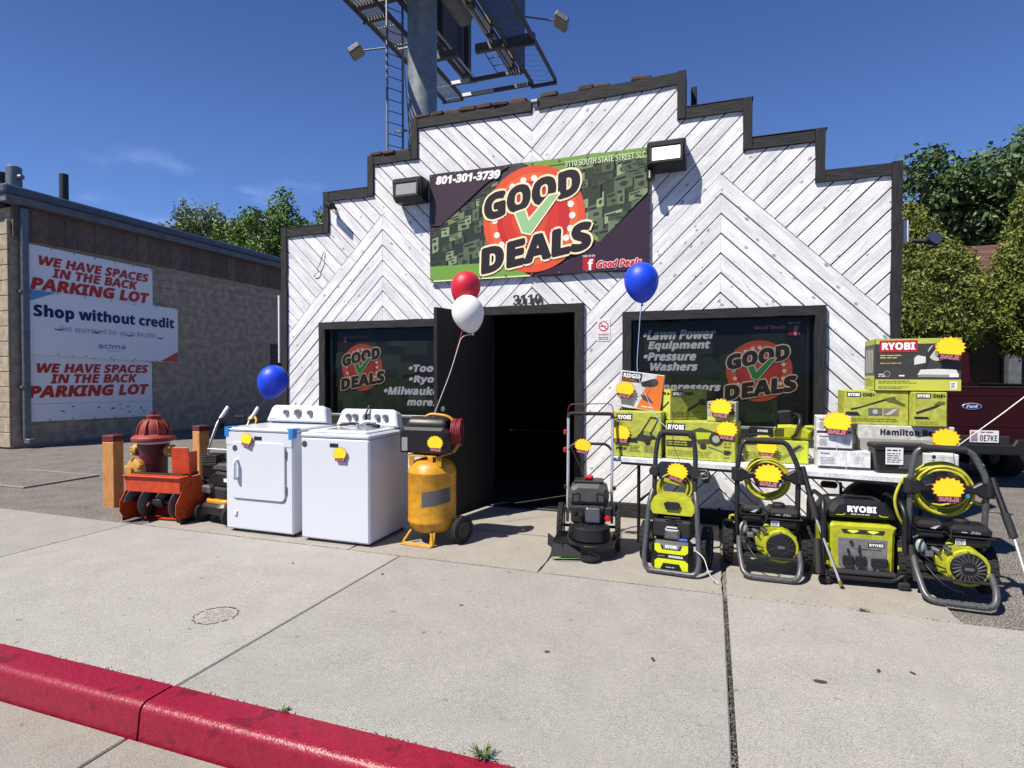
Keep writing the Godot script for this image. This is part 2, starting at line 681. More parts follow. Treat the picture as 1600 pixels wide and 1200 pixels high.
func make_materials() -> void:
	M.sidewalk = []
	for i in 6:
		var q: int = [0, 5, -4, 3, -2, 6][i]
		var s := mat(C(167 + q, 166 + q, 164 + q), 0.92, 0, "concrete", 0.42, "concrete_n", 0.55, true)
		s.uv1_offset = Vector3(0.37 * i, 0.11 * i, 0.53 * i)
		M.sidewalk.append(s)
	M.apron = mat(C(170, 166, 160), 0.93, 0, "concrete", 0.6, "concrete_n", 0.8, true)
	M.gutter = mat(C(158, 155, 150), 0.93, 0, "concrete", 0.5, "concrete_n", 0.7, true)
	M.joint = mat(C(70, 66, 60), 1.0, 0, "asphalt", 2.0)
	M.asphalt = mat(C(166, 163, 159), 0.95, 0, "asphalt", 0.34, "asphalt_n", 1.0, true)
	M.road = mat(C(105, 104, 103), 0.95, 0, "asphalt", 0.5, "asphalt_n", 1.0, true)
	M.kerb = mat(C(142, 15, 47), 0.42, 0, "kerb_paint", 0.34, "asphalt_n", 0.55, true)
	M.board = []
	for i in 5:
		var v: int = [232, 228, 236, 230, 224][i]
		M.board.append(mat(C(v - 2, v, v + 3), 0.78, 0, "board", 0.62, "board_n", 0.7))
	M.backing = mat(C(34, 33, 34), 0.95)
	M.trim = mat(C(38, 39, 44), 0.82, 0, "wood", 1.3, "wood_n", 0.9)
	M.brick = []
	for c in [C(92, 70, 60), C(80, 64, 57), C(102, 80, 68), C(86, 78, 71)]:
		M.brick.append(mat(c, 0.95, 0, "block", 3.0, "concrete_n", 1.0))
	M.metal_cap = mat(C(165, 165, 165), 0.5, 0.7, "grunge", 1.0)
	M.door = mat(C(17, 17, 18), 0.6, 0, "grunge", 1.0, "grunge_n", 0.4)
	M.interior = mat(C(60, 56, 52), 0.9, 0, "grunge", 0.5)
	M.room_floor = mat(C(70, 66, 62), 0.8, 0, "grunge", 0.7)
	M.vinyl = mat(C(16, 17, 17), 0.45)
	M.print = StandardMaterial3D.new()
	M.print.vertex_color_use_as_albedo = true
	M.print.roughness = 0.6
	M.print.cull_mode = BaseMaterial3D.CULL_DISABLED
	M.gloss_print = M.print.duplicate()
	M.gloss_print.roughness = 0.32
	M.card = M.print.duplicate()
	M.card.roughness = 0.55
	var gl := StandardMaterial3D.new()
	gl.albedo_color = Color(0.02, 0.03, 0.025, 0.35)
	gl.metallic_specular = 0.22
	gl.transparency = BaseMaterial3D.TRANSPARENCY_ALPHA
	gl.roughness = 0.03
	gl.cull_mode = BaseMaterial3D.CULL_DISABLED
	M.glass = gl
	M.white_enamel = mat(C(200, 205, 214), 0.25)
	M.white_plastic = mat(C(212, 214, 218), 0.35)
	M.chrome = mat(C(206, 206, 206), 0.26, 0.6)
	M.steel = mat(C(150, 152, 155), 0.34, 0.9, "grunge", 3.0)
	M.dark_steel = mat(C(62, 63, 66), 0.42, 0.6, "grunge", 3.0)
	M.frame_grey = mat(C(96, 98, 102), 0.38, 0.35, "chipped", 2.0)
	M.frame_dark = mat(C(54, 56, 60), 0.4, 0.35, "chipped", 2.0)
	M.black = mat(C(26, 26, 28), 0.42, 0, "grunge", 2.0)
	M.black_matte = mat(C(30, 30, 31), 0.75, 0, "grunge", 2.0)
	M.grey_plastic = mat(C(74, 75, 78), 0.5, 0, "grunge", 2.0)
	M.rubber = mat(C(32, 32, 33), 0.88, 0, "grunge", 4.0, "grunge_n", 0.6)
	M.lime = mat(C(178, 182, 36), 0.38, 0, "grunge", 1.5)
	M.hose = mat(C(190, 186, 52), 0.5, 0, "grunge", 3.0)
	M.yellow = mat(C(208, 150, 30), 0.42, 0, "grunge", 1.6, "grunge_n", 0.3)
	M.orange = mat(C(204, 70, 26), 0.45, 0, "grunge", 1.6, "grunge_n", 0.3)
	M.red_plastic = mat(C(176, 24, 34), 0.4)
	M.hydrant_body = mat(C(92, 26, 34), 0.5, 0, "chipped", 1.8, "grunge_n", 0.8)
	M.hydrant_red = mat(C(150, 52, 46), 0.62, 0, "chipped", 3.0, "grunge_n", 1.0)
	M.hydrant_gold = mat(C(196, 150, 62), 0.55, 0, "chipped", 3.0, "grunge_n", 1.0)
	M.post_wood = mat(C(206, 146, 84), 0.7, 0, "board", 1.5, "wood_n", 0.4)
	M.post_red = mat(C(118, 40, 44), 0.75, 0, "wood", 1.5, "wood_n", 0.8)
	M.nb_block = mat(C(208, 190, 164), 0.95, 0, "block", 0.6, "concrete_n", 1.0, true)
	M.nb_front = mat(C(188, 175, 155), 0.95, 0, "block", 0.7, "concrete_n", 1.0, true)
	M.nb_siding = mat(C(112, 96, 84), 0.9, 0, "wood", 0.8, "wood_n", 0.5)
	M.nb_fascia = mat(C(120, 124, 128), 0.6, 0.2, "grunge", 0.6)
	M.nb_flash = mat(C(96, 108, 122), 0.45, 0.4, "grunge", 0.6)
	M.galv = mat(C(132, 136, 140), 0.5, 0.6, "grunge", 1.0)
	M.pole = mat(C(134, 142, 148), 0.5, 0.15, "grunge", 0.35)
	M.bb_steel = mat(C(92, 94, 96), 0.6, 0.2, "grunge", 0.6)
	M.bb_panel = mat(C(92, 96, 112), 0.7, 0, "grunge", 0.4)
	M.grate = mat(C(186, 190, 196), 0.5, 0.4)
	M.balloon_blue = balloon(C(14, 66, 214))
	M.balloon_red = balloon(C(196, 24, 54))
	M.balloon_white = balloon(C(232, 230, 228))
	M.tape = mat(C(34, 118, 196), 0.55)
	M.star = mat(C(236, 204, 24), 0.55)
	M.table = mat(C(214, 220, 226), 0.5, 0, "grunge", 1.0)
	M.truck = mat(C(42, 6, 10), 0.36, 0.0)
	M.truck.metallic_specular = 0.3
	M.truck.clearcoat_enabled = true
	M.truck.clearcoat = 0.1
	M.tint = mat(C(14, 15, 16), 0.08)
	M.bark = mat(C(78, 64, 52), 0.95, 0, "wood", 1.0, "wood_n", 1.0)
	M.shingle = []
	for c in [C(112, 78, 70), C(100, 72, 66), C(122, 86, 76)]:
		M.shingle.append(mat(c, 0.95, 0, "block", 2.0))
	M.house_wall = mat(C(88, 74, 66), 0.9, 0, "block", 1.0)
	M.rail = mat(C(196, 192, 186), 0.7)
	M.rope = mat(C(222, 220, 214), 0.7)
	M.red_hose = mat(C(120, 22, 36), 0.55)
	M.weed = StandardMaterial3D.new()
	M.weed.vertex_color_use_as_albedo = true
	M.weed.roughness = 0.7
	M.weed.cull_mode = BaseMaterial3D.CULL_DISABLED
	M.leaf = M.weed.duplicate()
	M.leaf.roughness = 0.55
	M.leaf.backlight_enabled = true
	M.leaf.backlight = Color(0.22, 0.28, 0.06)

func balloon(c: Color) -> StandardMaterial3D:
	var m := mat(c, 0.48)
	m.subsurf_scatter_enabled = true
	m.subsurf_scatter_strength = 0.12
	return m

# ---------------------------------------------------------------- ground, pavement, kerb
func build_ground() -> void:
	# asphalt lot: gently uneven near by, flat far off
	var g := struct("ground")
	var n := FastNoiseLite.new()
	n.seed = 8
	n.frequency = 0.35
	var hgt := func(x: float, z: float) -> float:
		return -0.022 + 0.014 * n.get_noise_2d(x, z)
	var mb := MB.new()
	mb.smooth()
	var xs := []
	var zs := []
	var x := -16.0
	while x <= 12.01:
		xs.append(x)
		x += 0.4
	var z := -14.0
	while z <= 1.81:
		zs.append(z)
		z += 0.4
	zs[-1] = 1.87
	xs = [-260.0, -60.0] + xs + [50.0, 260.0]
	zs = [-320.0, -60.0] + zs
	for i in xs.size() - 1:
		for j in zs.size() - 1:
			var p := []
			for k in [[0, 1], [1, 1], [1, 0], [0, 0]]:
				var px: float = xs[i + k[0]]
				var pz: float = zs[j + k[1]]
				p.append(Vector3(px, hgt.call(px, pz) if absf(px) < 30 and pz > -30 else -0.022, pz))
			mb.quad(p[0], p[1], p[2], p[3])
	put(mb, "asphalt", M.asphalt, g)
	# pavement slabs
	var s := struct("sidewalk")
	var bed := MB.new()
	bed.box(Vector3(0, -0.075, 2.87), Vector3(120, 0.10, 2.02))
	put(bed, "joint_filler", M.joint, s)
	var joints := [-45.0, -15.4, -12.4, -9.4, -6.45, -3.5, -0.52, 1.915, 4.4, 7.4, 10.4, 13.4, 45.0]
	for i in joints.size() - 1:
		var gap := 0.005
		var gr: float = 0.012 if joints[i] == 1.915 else gap
		var gl: float = 0.012 if joints[i + 1] == 1.915 else gap
		var a: float = joints[i] + gr
		var b: float = joints[i + 1] - gl
		var m := MB.new()
		m.box(Vector3((a + b) * 0.5, -0.06, (1.866 + 3.878) * 0.5), Vector3(b - a, 0.12, 3.878 - 1.866), 0.006)
		put(m, "slab", M.sidewalk[i % 6], s)
	# the concrete strip between pavement and shop, laid in panels with cracked joints
	var ap := struct("apron")
	var bed2 := MB.new()
	bed2.box(Vector3(-0.05, -0.07, 0.92), Vector3(6.6, 0.08, 1.86))
	put(bed2, "joint_filler", M.joint, ap)
	var rows := [
		[-3.36, 0.015, -1.02, 1.858], [-1.01, 0.95, 0.62, 1.858], [-1.01, 0.015, 0.62, 0.94],
		[0.63, 0.62, 1.90, 1.858], [0.63, 0.015, 1.90, 0.61], [1.925, 0.015, 3.22, 1.855]]
	for r in rows:
		var poly := ragged(r[0], r[1], r[2], r[3], 0.012)
		var m := MB.new()
		m.extrude(poly, 0.11, Transform3D(Basis(Vector3(1, 0, 0), Vector3(0, 0, -1), Vector3(0, 1, 0)), Vector3(0, -0.112, 0)), 0.006)
		put(m, "slab", M.apron, ap)
	# kerb, painted red, cast in lengths
	var kb := struct("kerb")
	var prof := PackedVector2Array([Vector2(3.884, -0.30), Vector2(4.088, -0.30), Vector2(4.062, -0.12)])
	for k in 7:
		var a := deg_to_rad(8 + 82.0 * k / 6.0)
		prof.append(Vector2(4.010 + 0.042 * cos(a), -0.038 + 0.042 * sin(a)))
	prof.append(Vector2(3.884, 0.004))
	var kj := [-40.0, -9.5, -6.5, -3.5, -0.53, 2.45, 5.45, 8.5, 40.0]
	for i in kj.size() - 1:
		var a: float = kj[i] + 0.006
		var b: float = kj[i + 1] - 0.006
		var m := MB.new()
		m.smooth()
		var cnt := maxi(1, int((b - a) / 0.25)) if b - a < 5 else 1
		for q in cnt:
			var x0 := lerpf(a, b, float(q) / cnt)
			var x1 := lerpf(a, b, float(q + 1) / cnt)
			var w0 := 0.003 * n.get_noise_2d(x0 * 9, 50)
			var w1 := 0.003 * n.get_noise_2d(x1 * 9, 50)
			for e in prof.size() - 1:
				var p := prof[e]
				var r := prof[e + 1]
				m.quad(Vector3(x0, p.y + w0, p.x), Vector3(x1, p.y + w1, p.x), Vector3(x1, r.y + w1, r.x), Vector3(x0, r.y + w0, r.x))
		m.flat()
		for xe in [a, b]:
			var idx := Geometry2D.triangulate_polygon(prof)
			for t in range(0, idx.size(), 3):
				m.tri(Vector3(xe, prof[idx[t]].y, prof[idx[t]].x), Vector3(xe, prof[idx[t + 1]].y, prof[idx[t + 1]].x), Vector3(xe, prof[idx[t + 2]].y, prof[idx[t + 2]].x))
		put(m, "kerb_length", M.kerb, kb)
	# gutter pan
	var gu := struct("gutter")
	var gj := [-40.0, -6.6, -3.6, -0.58, 2.4, 5.4, 40.0]
	for i in gj.size() - 1:
		var m := MB.new()
		m.box(Vector3((gj[i] + gj[i + 1]) * 0.5, -0.20, 4.35), Vector3(gj[i + 1] - gj[i] - 0.012, 0.12, 0.56), 0.006)
		put(m, "slab", M.gutter, gu)
	var rd := MB.new()
	rd.quad(Vector3(-150, -0.155, 60), Vector3(150, -0.155, 60), Vector3(150, -0.155, 4.0), Vector3(-150, -0.155, 4.0))
	var ro := put(rd, "road", M.road)
	ro.set_meta("kind", "structure")
	# scabbed round repair in the pavement
	var pr := struct("pavement_patch", Vector3(-0.985, 0.001, 3.22))
	var pm := MB.new()
	pm.flat()
	var rr := RandomNumberGenerator.new()
	rr.seed = 4
	for k in 46:
		var a := rr.randf() * TAU
		var d := sqrt(rr.randf()) * 0.10
		var c := Vector3(cos(a) * d, 0, sin(a) * d * 0.95)
		var r := rr.randf_range(0.008, 0.022)
		var hh := rr.randf_range(0.002, 0.006)
		var ring := []
		for q in 6:
			var t := TAU * q / 6 + rr.randf() * 0.5
			ring.append(c + Vector3(cos(t) * r * rr.randf_range(0.6, 1.2), 0, sin(t) * r * rr.randf_range(0.6, 1.2)))
		for q in 6:
			pm.tri(c + Vector3(0, hh, 0), ring[(q + 1) % 6], ring[q])
	put(pm, "crust", M.apron, pr)
	var rim := MB.new()
	for k in 40:
		if rr.randf() < 0.82:
			var a0 := TAU * k / 40
			var a1 := TAU * (k + 1.1) / 40
			var r0 := 0.122 + rr.randf_range(-0.008, 0.008)
			var r1 := 0.122 + rr.randf_range(-0.008, 0.008)
			rim.tube([Vector3(cos(a0) * r0, 0.0, sin(a0) * r0), Vector3(cos(a1) * r1, 0.0, sin(a1) * r1)], rr.randf_range(0.0015, 0.0032), 5)
	put(rim, "cracked_rim", M.joint, pr)
	# flush utility cover in the lot
	var uc := struct("utility_cover", Vector3(-7.3, -0.01, 0.55))
	var um := MB.new()
	um.box(Vector3(0, 0, 0), Vector3(1.5, 0.02, 0.9), 0.004)
	put(um, "lid", M.asphalt, uc)
	for e in [[0, 0.465, 1.56, 0.03], [0, -0.465, 1.56, 0.03], [0.765, 0, 0.03, 0.90], [-0.765, 0, 0.03, 0.90]]:
		var fm := MB.new()
		fm.box(Vector3(e[0], 0.002, e[1]), Vector3(e[2], 0.02, e[3]), 0.003)
		put(fm, "frame", M.gutter, uc)

func ragged(x0: float, z0: float, x1: float, z1: float, amp: float) -> PackedVector2Array:
	# points as (x, -z) so that the extrusion can stand upright
	var p := PackedVector2Array()
	var cs := [Vector2(x0, z0), Vector2(x1, z0), Vector2(x1, z1), Vector2(x0, z1)]
	for k in 4:
		var a: Vector2 = cs[k]
		var b: Vector2 = cs[(k + 1) % 4]
		var n := maxi(2, int(a.distance_to(b) / 0.09))
		for i in n:
			var q := a.lerp(b, float(i) / n)
			if i > 0:
				var nn := (b - a).orthogonal().normalized()
				q -= nn * rng.randf_range(0.0, amp)
			p.append(Vector2(q.x, -q.y))
	return p

# ---------------------------------------------------------------- the shop
var OUT := [-3.30, 0.0, 3.385, 0.0, 3.385, 3.30, 2.785, 3.30, 2.785, 3.67, 2.172, 3.67, 2.172, 4.045, 1.572, 4.045, 1.572, 4.40, -1.448, 4.375, -1.448, 4.02, -2.035, 4.02, -2.035, 3.66, -2.665, 3.66, -2.665, 3.275, -3.30, 3.275]
const WL := [-2.727, 0.86, -1.06, 2.085]
const WR := [0.968, 0.84, 2.80, 2.08]
const DO := [-0.57, 0.0, 0.565, 2.19]

func build_shop() -> void:
	var shop := thing("shop_building", "white shop of diagonal boards with black stepped roofline and open black door", "building")
	var outline := V2(OUT)
	# solid wall core behind the boards, with real openings
	var core := V2(OUT)
	var strips := [core]
	for o in [WL, WR, DO]:
		var hole := rect(o[0] + 0.05, o[1] + (0.05 if o != DO else -1.0), o[2] - 0.05, o[3] - 0.05)
		# split by vertical cuts so that no polygon has a hole
		var next := []
		for s in strips:
			for cut in [rect(-9, -9, hole[0].x, 9), rect(hole[1].x, -9, 9, 9), rect(hole[0].x, hole[2].y, hole[1].x, 9), rect(hole[0].x, -9, hole[1].x, hole[0].y)]:
				for q in Geometry2D.intersect_polygons(s, cut):
					next.append(q)
		strips = next
	var wm := MB.new()
	for s in strips:
		wm.extrude(s, 0.16, Transform3D(Basis(), Vector3(0, 0, -0.19)))
	put(wm, "wall", M.backing, shop)
	# sides, back, roof, floor: a closed room 8 m deep
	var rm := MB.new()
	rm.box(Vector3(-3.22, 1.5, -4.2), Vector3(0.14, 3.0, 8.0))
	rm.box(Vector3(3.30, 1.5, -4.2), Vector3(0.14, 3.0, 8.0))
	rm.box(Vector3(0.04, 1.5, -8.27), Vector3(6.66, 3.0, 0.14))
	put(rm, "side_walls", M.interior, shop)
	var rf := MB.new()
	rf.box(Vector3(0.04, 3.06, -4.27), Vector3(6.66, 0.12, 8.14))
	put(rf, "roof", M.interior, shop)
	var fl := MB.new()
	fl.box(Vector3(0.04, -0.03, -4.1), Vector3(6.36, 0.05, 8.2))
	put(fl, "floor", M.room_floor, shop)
	build_boards(shop, outline)
	build_trim(shop)
	build_windows(shop)
	build_doorway(shop)
	# shelves standing in the dim room
	for i in 3:
		var sh := thing("shop_shelf", ["dim shelf rack inside the shop, straight behind the doorway", "dim shelf rack inside the shop behind the left window", "dim shelf rack inside the shop behind the right window"][i], "shelf", Vector3([0.3, -2.1, 2.0][i], 0, [-5.2, -3.0, -3.2][i]), 0, "shelf racks inside the shop")
		for lv in 4:
			var m := MB.new()
			m.box(Vector3(0, 0.3 + lv * 0.5, 0), Vector3(1.4, 0.03, 0.45), 0.003)
			put(m, "shelf", M.dark_steel, sh)
		for px in [-0.69, 0.69]:
			for pz in [-0.21, 0.21]:
				var m := MB.new()
				m.box(Vector3(px, 0.95, pz), Vector3(0.04, 1.9, 0.04), 0.003)
				put(m, "upright", M.dark_steel, sh)

# which way the boards run at a point: the field above, and three chevrons with their peaks
func build_boards(shop: Node3D, outline: PackedVector2Array) -> void:
	var LX := -1.845
	var RX := 1.90
	var LY := 3.335
	var RY := 3.375
	var CY := 3.862
	var big := 9.0
	var left := V2([LX, LY, LX - big, LY - big, LX + big, LY - big])
	var right := V2([RX, RY, RX - big, RY - big, RX + big, RY - big])
	var centre := V2([0, CY, -big, CY - big, big, CY - big])
	# left and right chevrons meet the middle line
	var regions := []
	var halves := [rect(-big, -big, 0.0, big), rect(0.0, -big, big, big)]
	left = Geometry2D.intersect_polygons(left, halves[0])[0]
	right = Geometry2D.intersect_polygons(right, halves[1])[0]
	for q in Geometry2D.intersect_polygons(left, rect(-big, -big, LX, big)):
		regions.append([q, 1, LX, LY])
	for q in Geometry2D.intersect_polygons(left, rect(LX, -big, 0, big)):
		regions.append([q, -1, LX, LY])
	for q in Geometry2D.intersect_polygons(right, rect(0, -big, RX, big)):
		regions.append([q, 1, RX, RY])
	for q in Geometry2D.intersect_polygons(right, rect(RX, -big, big, big)):
		regions.append([q, -1, RX, RY])
	for h in 2:
		for q in Geometry2D.intersect_polygons(centre, halves[h]):
			for r in Geometry2D.clip_polygons(q, left if h == 0 else right):
				regions.append([r, 1 if h == 0 else -1, 0.0, CY])
		for q in Geometry2D.clip_polygons(halves[h], centre):
			for r in Geometry2D.clip_polygons(q, left if h == 0 else right):
				regions.append([r, -1 if h == 0 else 1, 0.0, CY])
	var face_area := Geometry2D.offset_polygon(outline, -0.055, Geometry2D.JOIN_MITER)[0]
	var low := rect(-9, 0.14, 9, 9)
	var holes := []
	for o in [WL, WR, DO]:
		holes.append(rect(o[0] + 0.03, o[1] + 0.03 if o != DO else -1.0, o[2] - 0.03, o[3] - 0.03))
	var count := 0
	for rg in regions:
		var dir := Vector2(1, rg[1]).normalized()
		var nrm := Vector2(-dir.y, dir.x)
		var apex := Vector2(rg[2], rg[3])
		var BW: float = 0.1275 if rg[2] < -1.0 else (0.134 if rg[2] > 1.0 else 0.131)
		for k in range(-60, 60):
			var o0 := k * BW + 0.0054
			var o1 := (k + 1) * BW - 0.0054
			var a := apex + nrm * o0 - dir * 15.0
			var b := apex + nrm * o0 + dir * 15.0
			var c := apex + nrm * o1 + dir * 15.0
			var d := apex + nrm * o1 - dir * 15.0
			var strip := PackedVector2Array([a, b, c, d])
			for p0 in Geometry2D.intersect_polygons(strip, rg[0]):
				for p1 in Geometry2D.intersect_polygons(p0, face_area):
					for p2 in Geometry2D.intersect_polygons(p1, low):
						var pieces := [p2]
						for h in holes:
							var nx := []
							for q in pieces:
								for w in Geometry2D.clip_polygons(q, h):
									if not Geometry2D.is_polygon_clockwise(w):
										nx.append(w)
							pieces = nx
						for q in pieces:
							count += board(shop, q, dir)
	print("boards ", count)

func poly_area(p: PackedVector2Array) -> float:
	var s := 0.0
	for i in p.size():
		s += p[i].cross(p[(i + 1) % p.size()])
	return absf(s) * 0.5

func board(shop: Node3D, poly: PackedVector2Array, dir: Vector2) -> int:
	if poly_area(poly) < 0.0012:
		return 0
	# long boards are sometimes two lengths, butted
	var lo := 1e9
	var hi := -1e9
	var mid := Vector2.ZERO
	for p in poly:
		lo = minf(lo, p.dot(dir))
		hi = maxf(hi, p.dot(dir))
		mid += p / poly.size()
	if hi - lo > 1.1 and rng.randf() < 0.2:
		var t := lerpf(lo, hi, rng.randf_range(0.25, 0.75))
		var n := Vector2(-dir.y, dir.x)
		var base := mid - dir * mid.dot(dir)
		var s := 0
		for side in [[-30.0, t - 0.0015], [t + 0.0015, 30.0]]:
			var cut := PackedVector2Array([base + dir * side[0] - n, base + dir * side[1] - n, base + dir * side[1] + n, base + dir * side[0] + n])
			for q in Geometry2D.intersect_polygons(poly, cut):
				if poly_area(q) > 0.0012:
					one_board(shop, q, dir)
					s += 1
		return s
	one_board(shop, poly, dir)
	return 1

func one_board(shop: Node3D, poly: PackedVector2Array, dir: Vector2) -> void:
	var c := Vector2.ZERO
	for p in poly:
		c += p / poly.size()
	var o := c + dir * rng.randf_range(-0.8, 0.8) + Vector2(-dir.y, dir.x) * 0.0
	var ang := dir.angle()
	var loc := PackedVector2Array()
	var shift := Vector2(rng.randf_range(-6, 6), rng.randf_range(-6, 6))
	for p in poly:
		loc.append((p - o).rotated(-ang) + shift)
	var mb := MB.new()
	mb.extrude(loc, 0.019 + rng.randf_range(-0.0015, 0.0015), Transform3D(), 0.003)
	var m := put(mb, "board", M.board[rng.randi() % 5], shop)
	var b := Basis(Vector3(0, 0, 1), ang)
	# seldom lies quite flat
	var tilt := Basis(b.x, deg_to_rad(rng.randf_range(-2.0, 2.0)))
	m.basis = tilt * b
	m.position = Vector3(o.x, o.y, -0.029) - m.basis * Vector3(shift.x, shift.y, 0)
	# keep the board's own middle on the wall when tilted
	var want := Vector3(c.x, c.y, -0.029)
	var at := m.transform * Vector3((c - o).rotated(-ang).x + shift.x, (c - o).rotated(-ang).y + shift.y, 0)
	m.position += want - at

func beam(shop: Node3D, a: Vector2, b: Vector2, w: float, side: float, called := "trim_board", depth := 0.075, z := -0.03, m: Material = null) -> void:
	# timber along a-b; w is its width to the given side of the line
	var d := (b - a).normalized()
	var n := Vector2(-d.y, d.x) * side
	var L := a.distance_to(b)
	var mb := MB.new()
	var pieces := maxi(1, int(L / 0.16))
	var poly := PackedVector2Array()
	for i in pieces + 1:
		poly.append(Vector2(L * i / pieces, rng.randf_range(-0.004, 0.004) if i > 0 and i < pieces else 0.0))
	for i in pieces + 1:
		poly.append(Vector2(L * (pieces - i) / pieces, w * side + (rng.randf_range(-0.003, 0.003) if i > 0 and i < pieces else 0.0)))
	mb.extrude(poly, depth, Transform3D(), 0.005)
	var o := put(mb, called, m if m else M.trim, shop)
	o.basis = Basis(Vector3(0, 0, 1), d.angle())
	o.position = Vector3(a.x, a.y, z)

func build_trim(shop: Node3D) -> void:
	var p := V2(OUT)
	var hw := 0.105
	var vw := 0.082
	for i in range(1, p.size()):
		var a := p[i]
		var b := p[(i + 1) % p.size()]
		if absf(a.x - b.x) < 0.01:
			# uprights carry the corner
			var up := a.y < b.y
			var x := a.x
			var inner := -1.0 if x > 0 else 1.0
			var y0 := minf(a.y, b.y)
			var y1 := maxf(a.y, b.y)
			if y0 > 0.1:
				y0 -= hw
			beam(shop, Vector2(x, y0), Vector2(x, y1 + 0.012), vw, -inner, "trim_board", 0.046)
			if up:
				pass
		else:
			var l := a if a.x < b.x else b
			var r := b if a.x < b.x else a
			# horizontals run from upright to upright
			var x0 := l.x
			var x1 := r.x
			if l.x < -1.0 and r.x > 1.0:
				beam(shop, Vector2(l.x + vw, l.y), Vector2(0.0, 4.362), hw + 0.01, -1.0, "trim_board", 0.043)
				beam(shop, Vector2(0.07, 4.372), Vector2(r.x - vw, r.y), hw + 0.01, -1.0, "trim_board", 0.043)
				continue
			if l.x < 0:
				x0 += vw
			else:
				x1 -= vw
			beam(shop, Vector2(x0 + 0.002, l.y), Vector2(x1 - 0.002, r.y), hw, -1.0, "trim_board", 0.043)
	# base board
	for s in [[-3.215, -0.575], [0.57, 3.30]]:
		beam(shop, Vector2(s[0], 0.003), Vector2(s[1], 0.003), 0.135, 1.0, "base_board", 0.06)
	# broken bricks along the parapet
	var runs := [[-1.40, 0.0, 4.377, 4.364], [0.09, 1.30, 4.376, 4.398], [-2.0, -1.50, 4.022, 4.022]]
	var k := 0
	for r in runs:
		var x: float = r[0]
		while x < r[1] - 0.1:
			var w := rng.randf_range(0.16, 0.21)
			if rng.randf() < 0.86:
				var t: float = (x - r[0]) / (r[1] - r[0])
				var m := MB.new()
				var h := rng.randf_range(0.034, 0.056)
				m.box(Vector3.ZERO, Vector3(w - 0.012, h, 0.10), 0.008)
				var o := put(m, "brick", M.brick[k % 4], shop)
				o.position = Vector3(x + w * 0.5, lerpf(r[2], r[3], t) + h * 0.5 - 0.004, -0.03 + rng.randf_range(-0.02, 0.012))
				o.rotation_degrees = Vector3(rng.randf_range(-3, 3), rng.randf_range(-4, 4), rng.randf_range(-2.5, 2.5))
			x += w
			k += 1
	# metal cap strips on the lower left steps
	for c in [[-2.68, -2.04, 3.664], [-3.31, -2.67, 3.279], [2.17, 2.80, 3.675], [1.57, 2.18, 4.05]]:
		var m := MB.new()
		m.box(Vector3((c[0] + c[1]) * 0.5, c[2] + 0.004, -0.07), Vector3(c[1] - c[0], 0.006, 0.17))
		put(m, "cap_strip", M.trim, shop)
	var sc := MB.new()
	sc.box(Vector3(1.64, 4.22, -0.22), Vector3(0.055, 0.20, 0.12), 0.004)
	put(sc, "parapet_stub", M.trim, shop)
	var fl := MB.new()
	fl.box(Vector3(0.035, 4.345, 0.02), Vector3(0.075, 0.03, 0.04), 0.004)
	put(fl, "flashing", M.metal_cap, shop)
	# white drain pipe at the left corner
	var dp := MB.new()
	dp.tube([Vector3(-3.36, 2.45, -0.02), Vector3(-3.36, 2.0, -0.02), Vector3(-3.36, 1.6, -0.02)], 0.018, 12)
	put(dp, "drain_pipe", M.white_plastic, shop)

func frame_of(parent: Node3D, o: Array, w: float, sill: bool) -> void:
	var a := [[Vector2(o[0], o[3]), Vector2(o[2], o[3]), -1.0], [Vector2(o[0], o[1]), Vector2(o[0], o[3] - w), -1.0], [Vector2(o[2], o[1]), Vector2(o[2], o[3] - w), 1.0]]
	if sill:
		a.append([Vector2(o[0] + w, o[1]), Vector2(o[2] - w, o[1]), 1.0])
	for e in a:
		beam(parent, e[0], e[1], w, e[2], "frame", 0.175, -0.145)

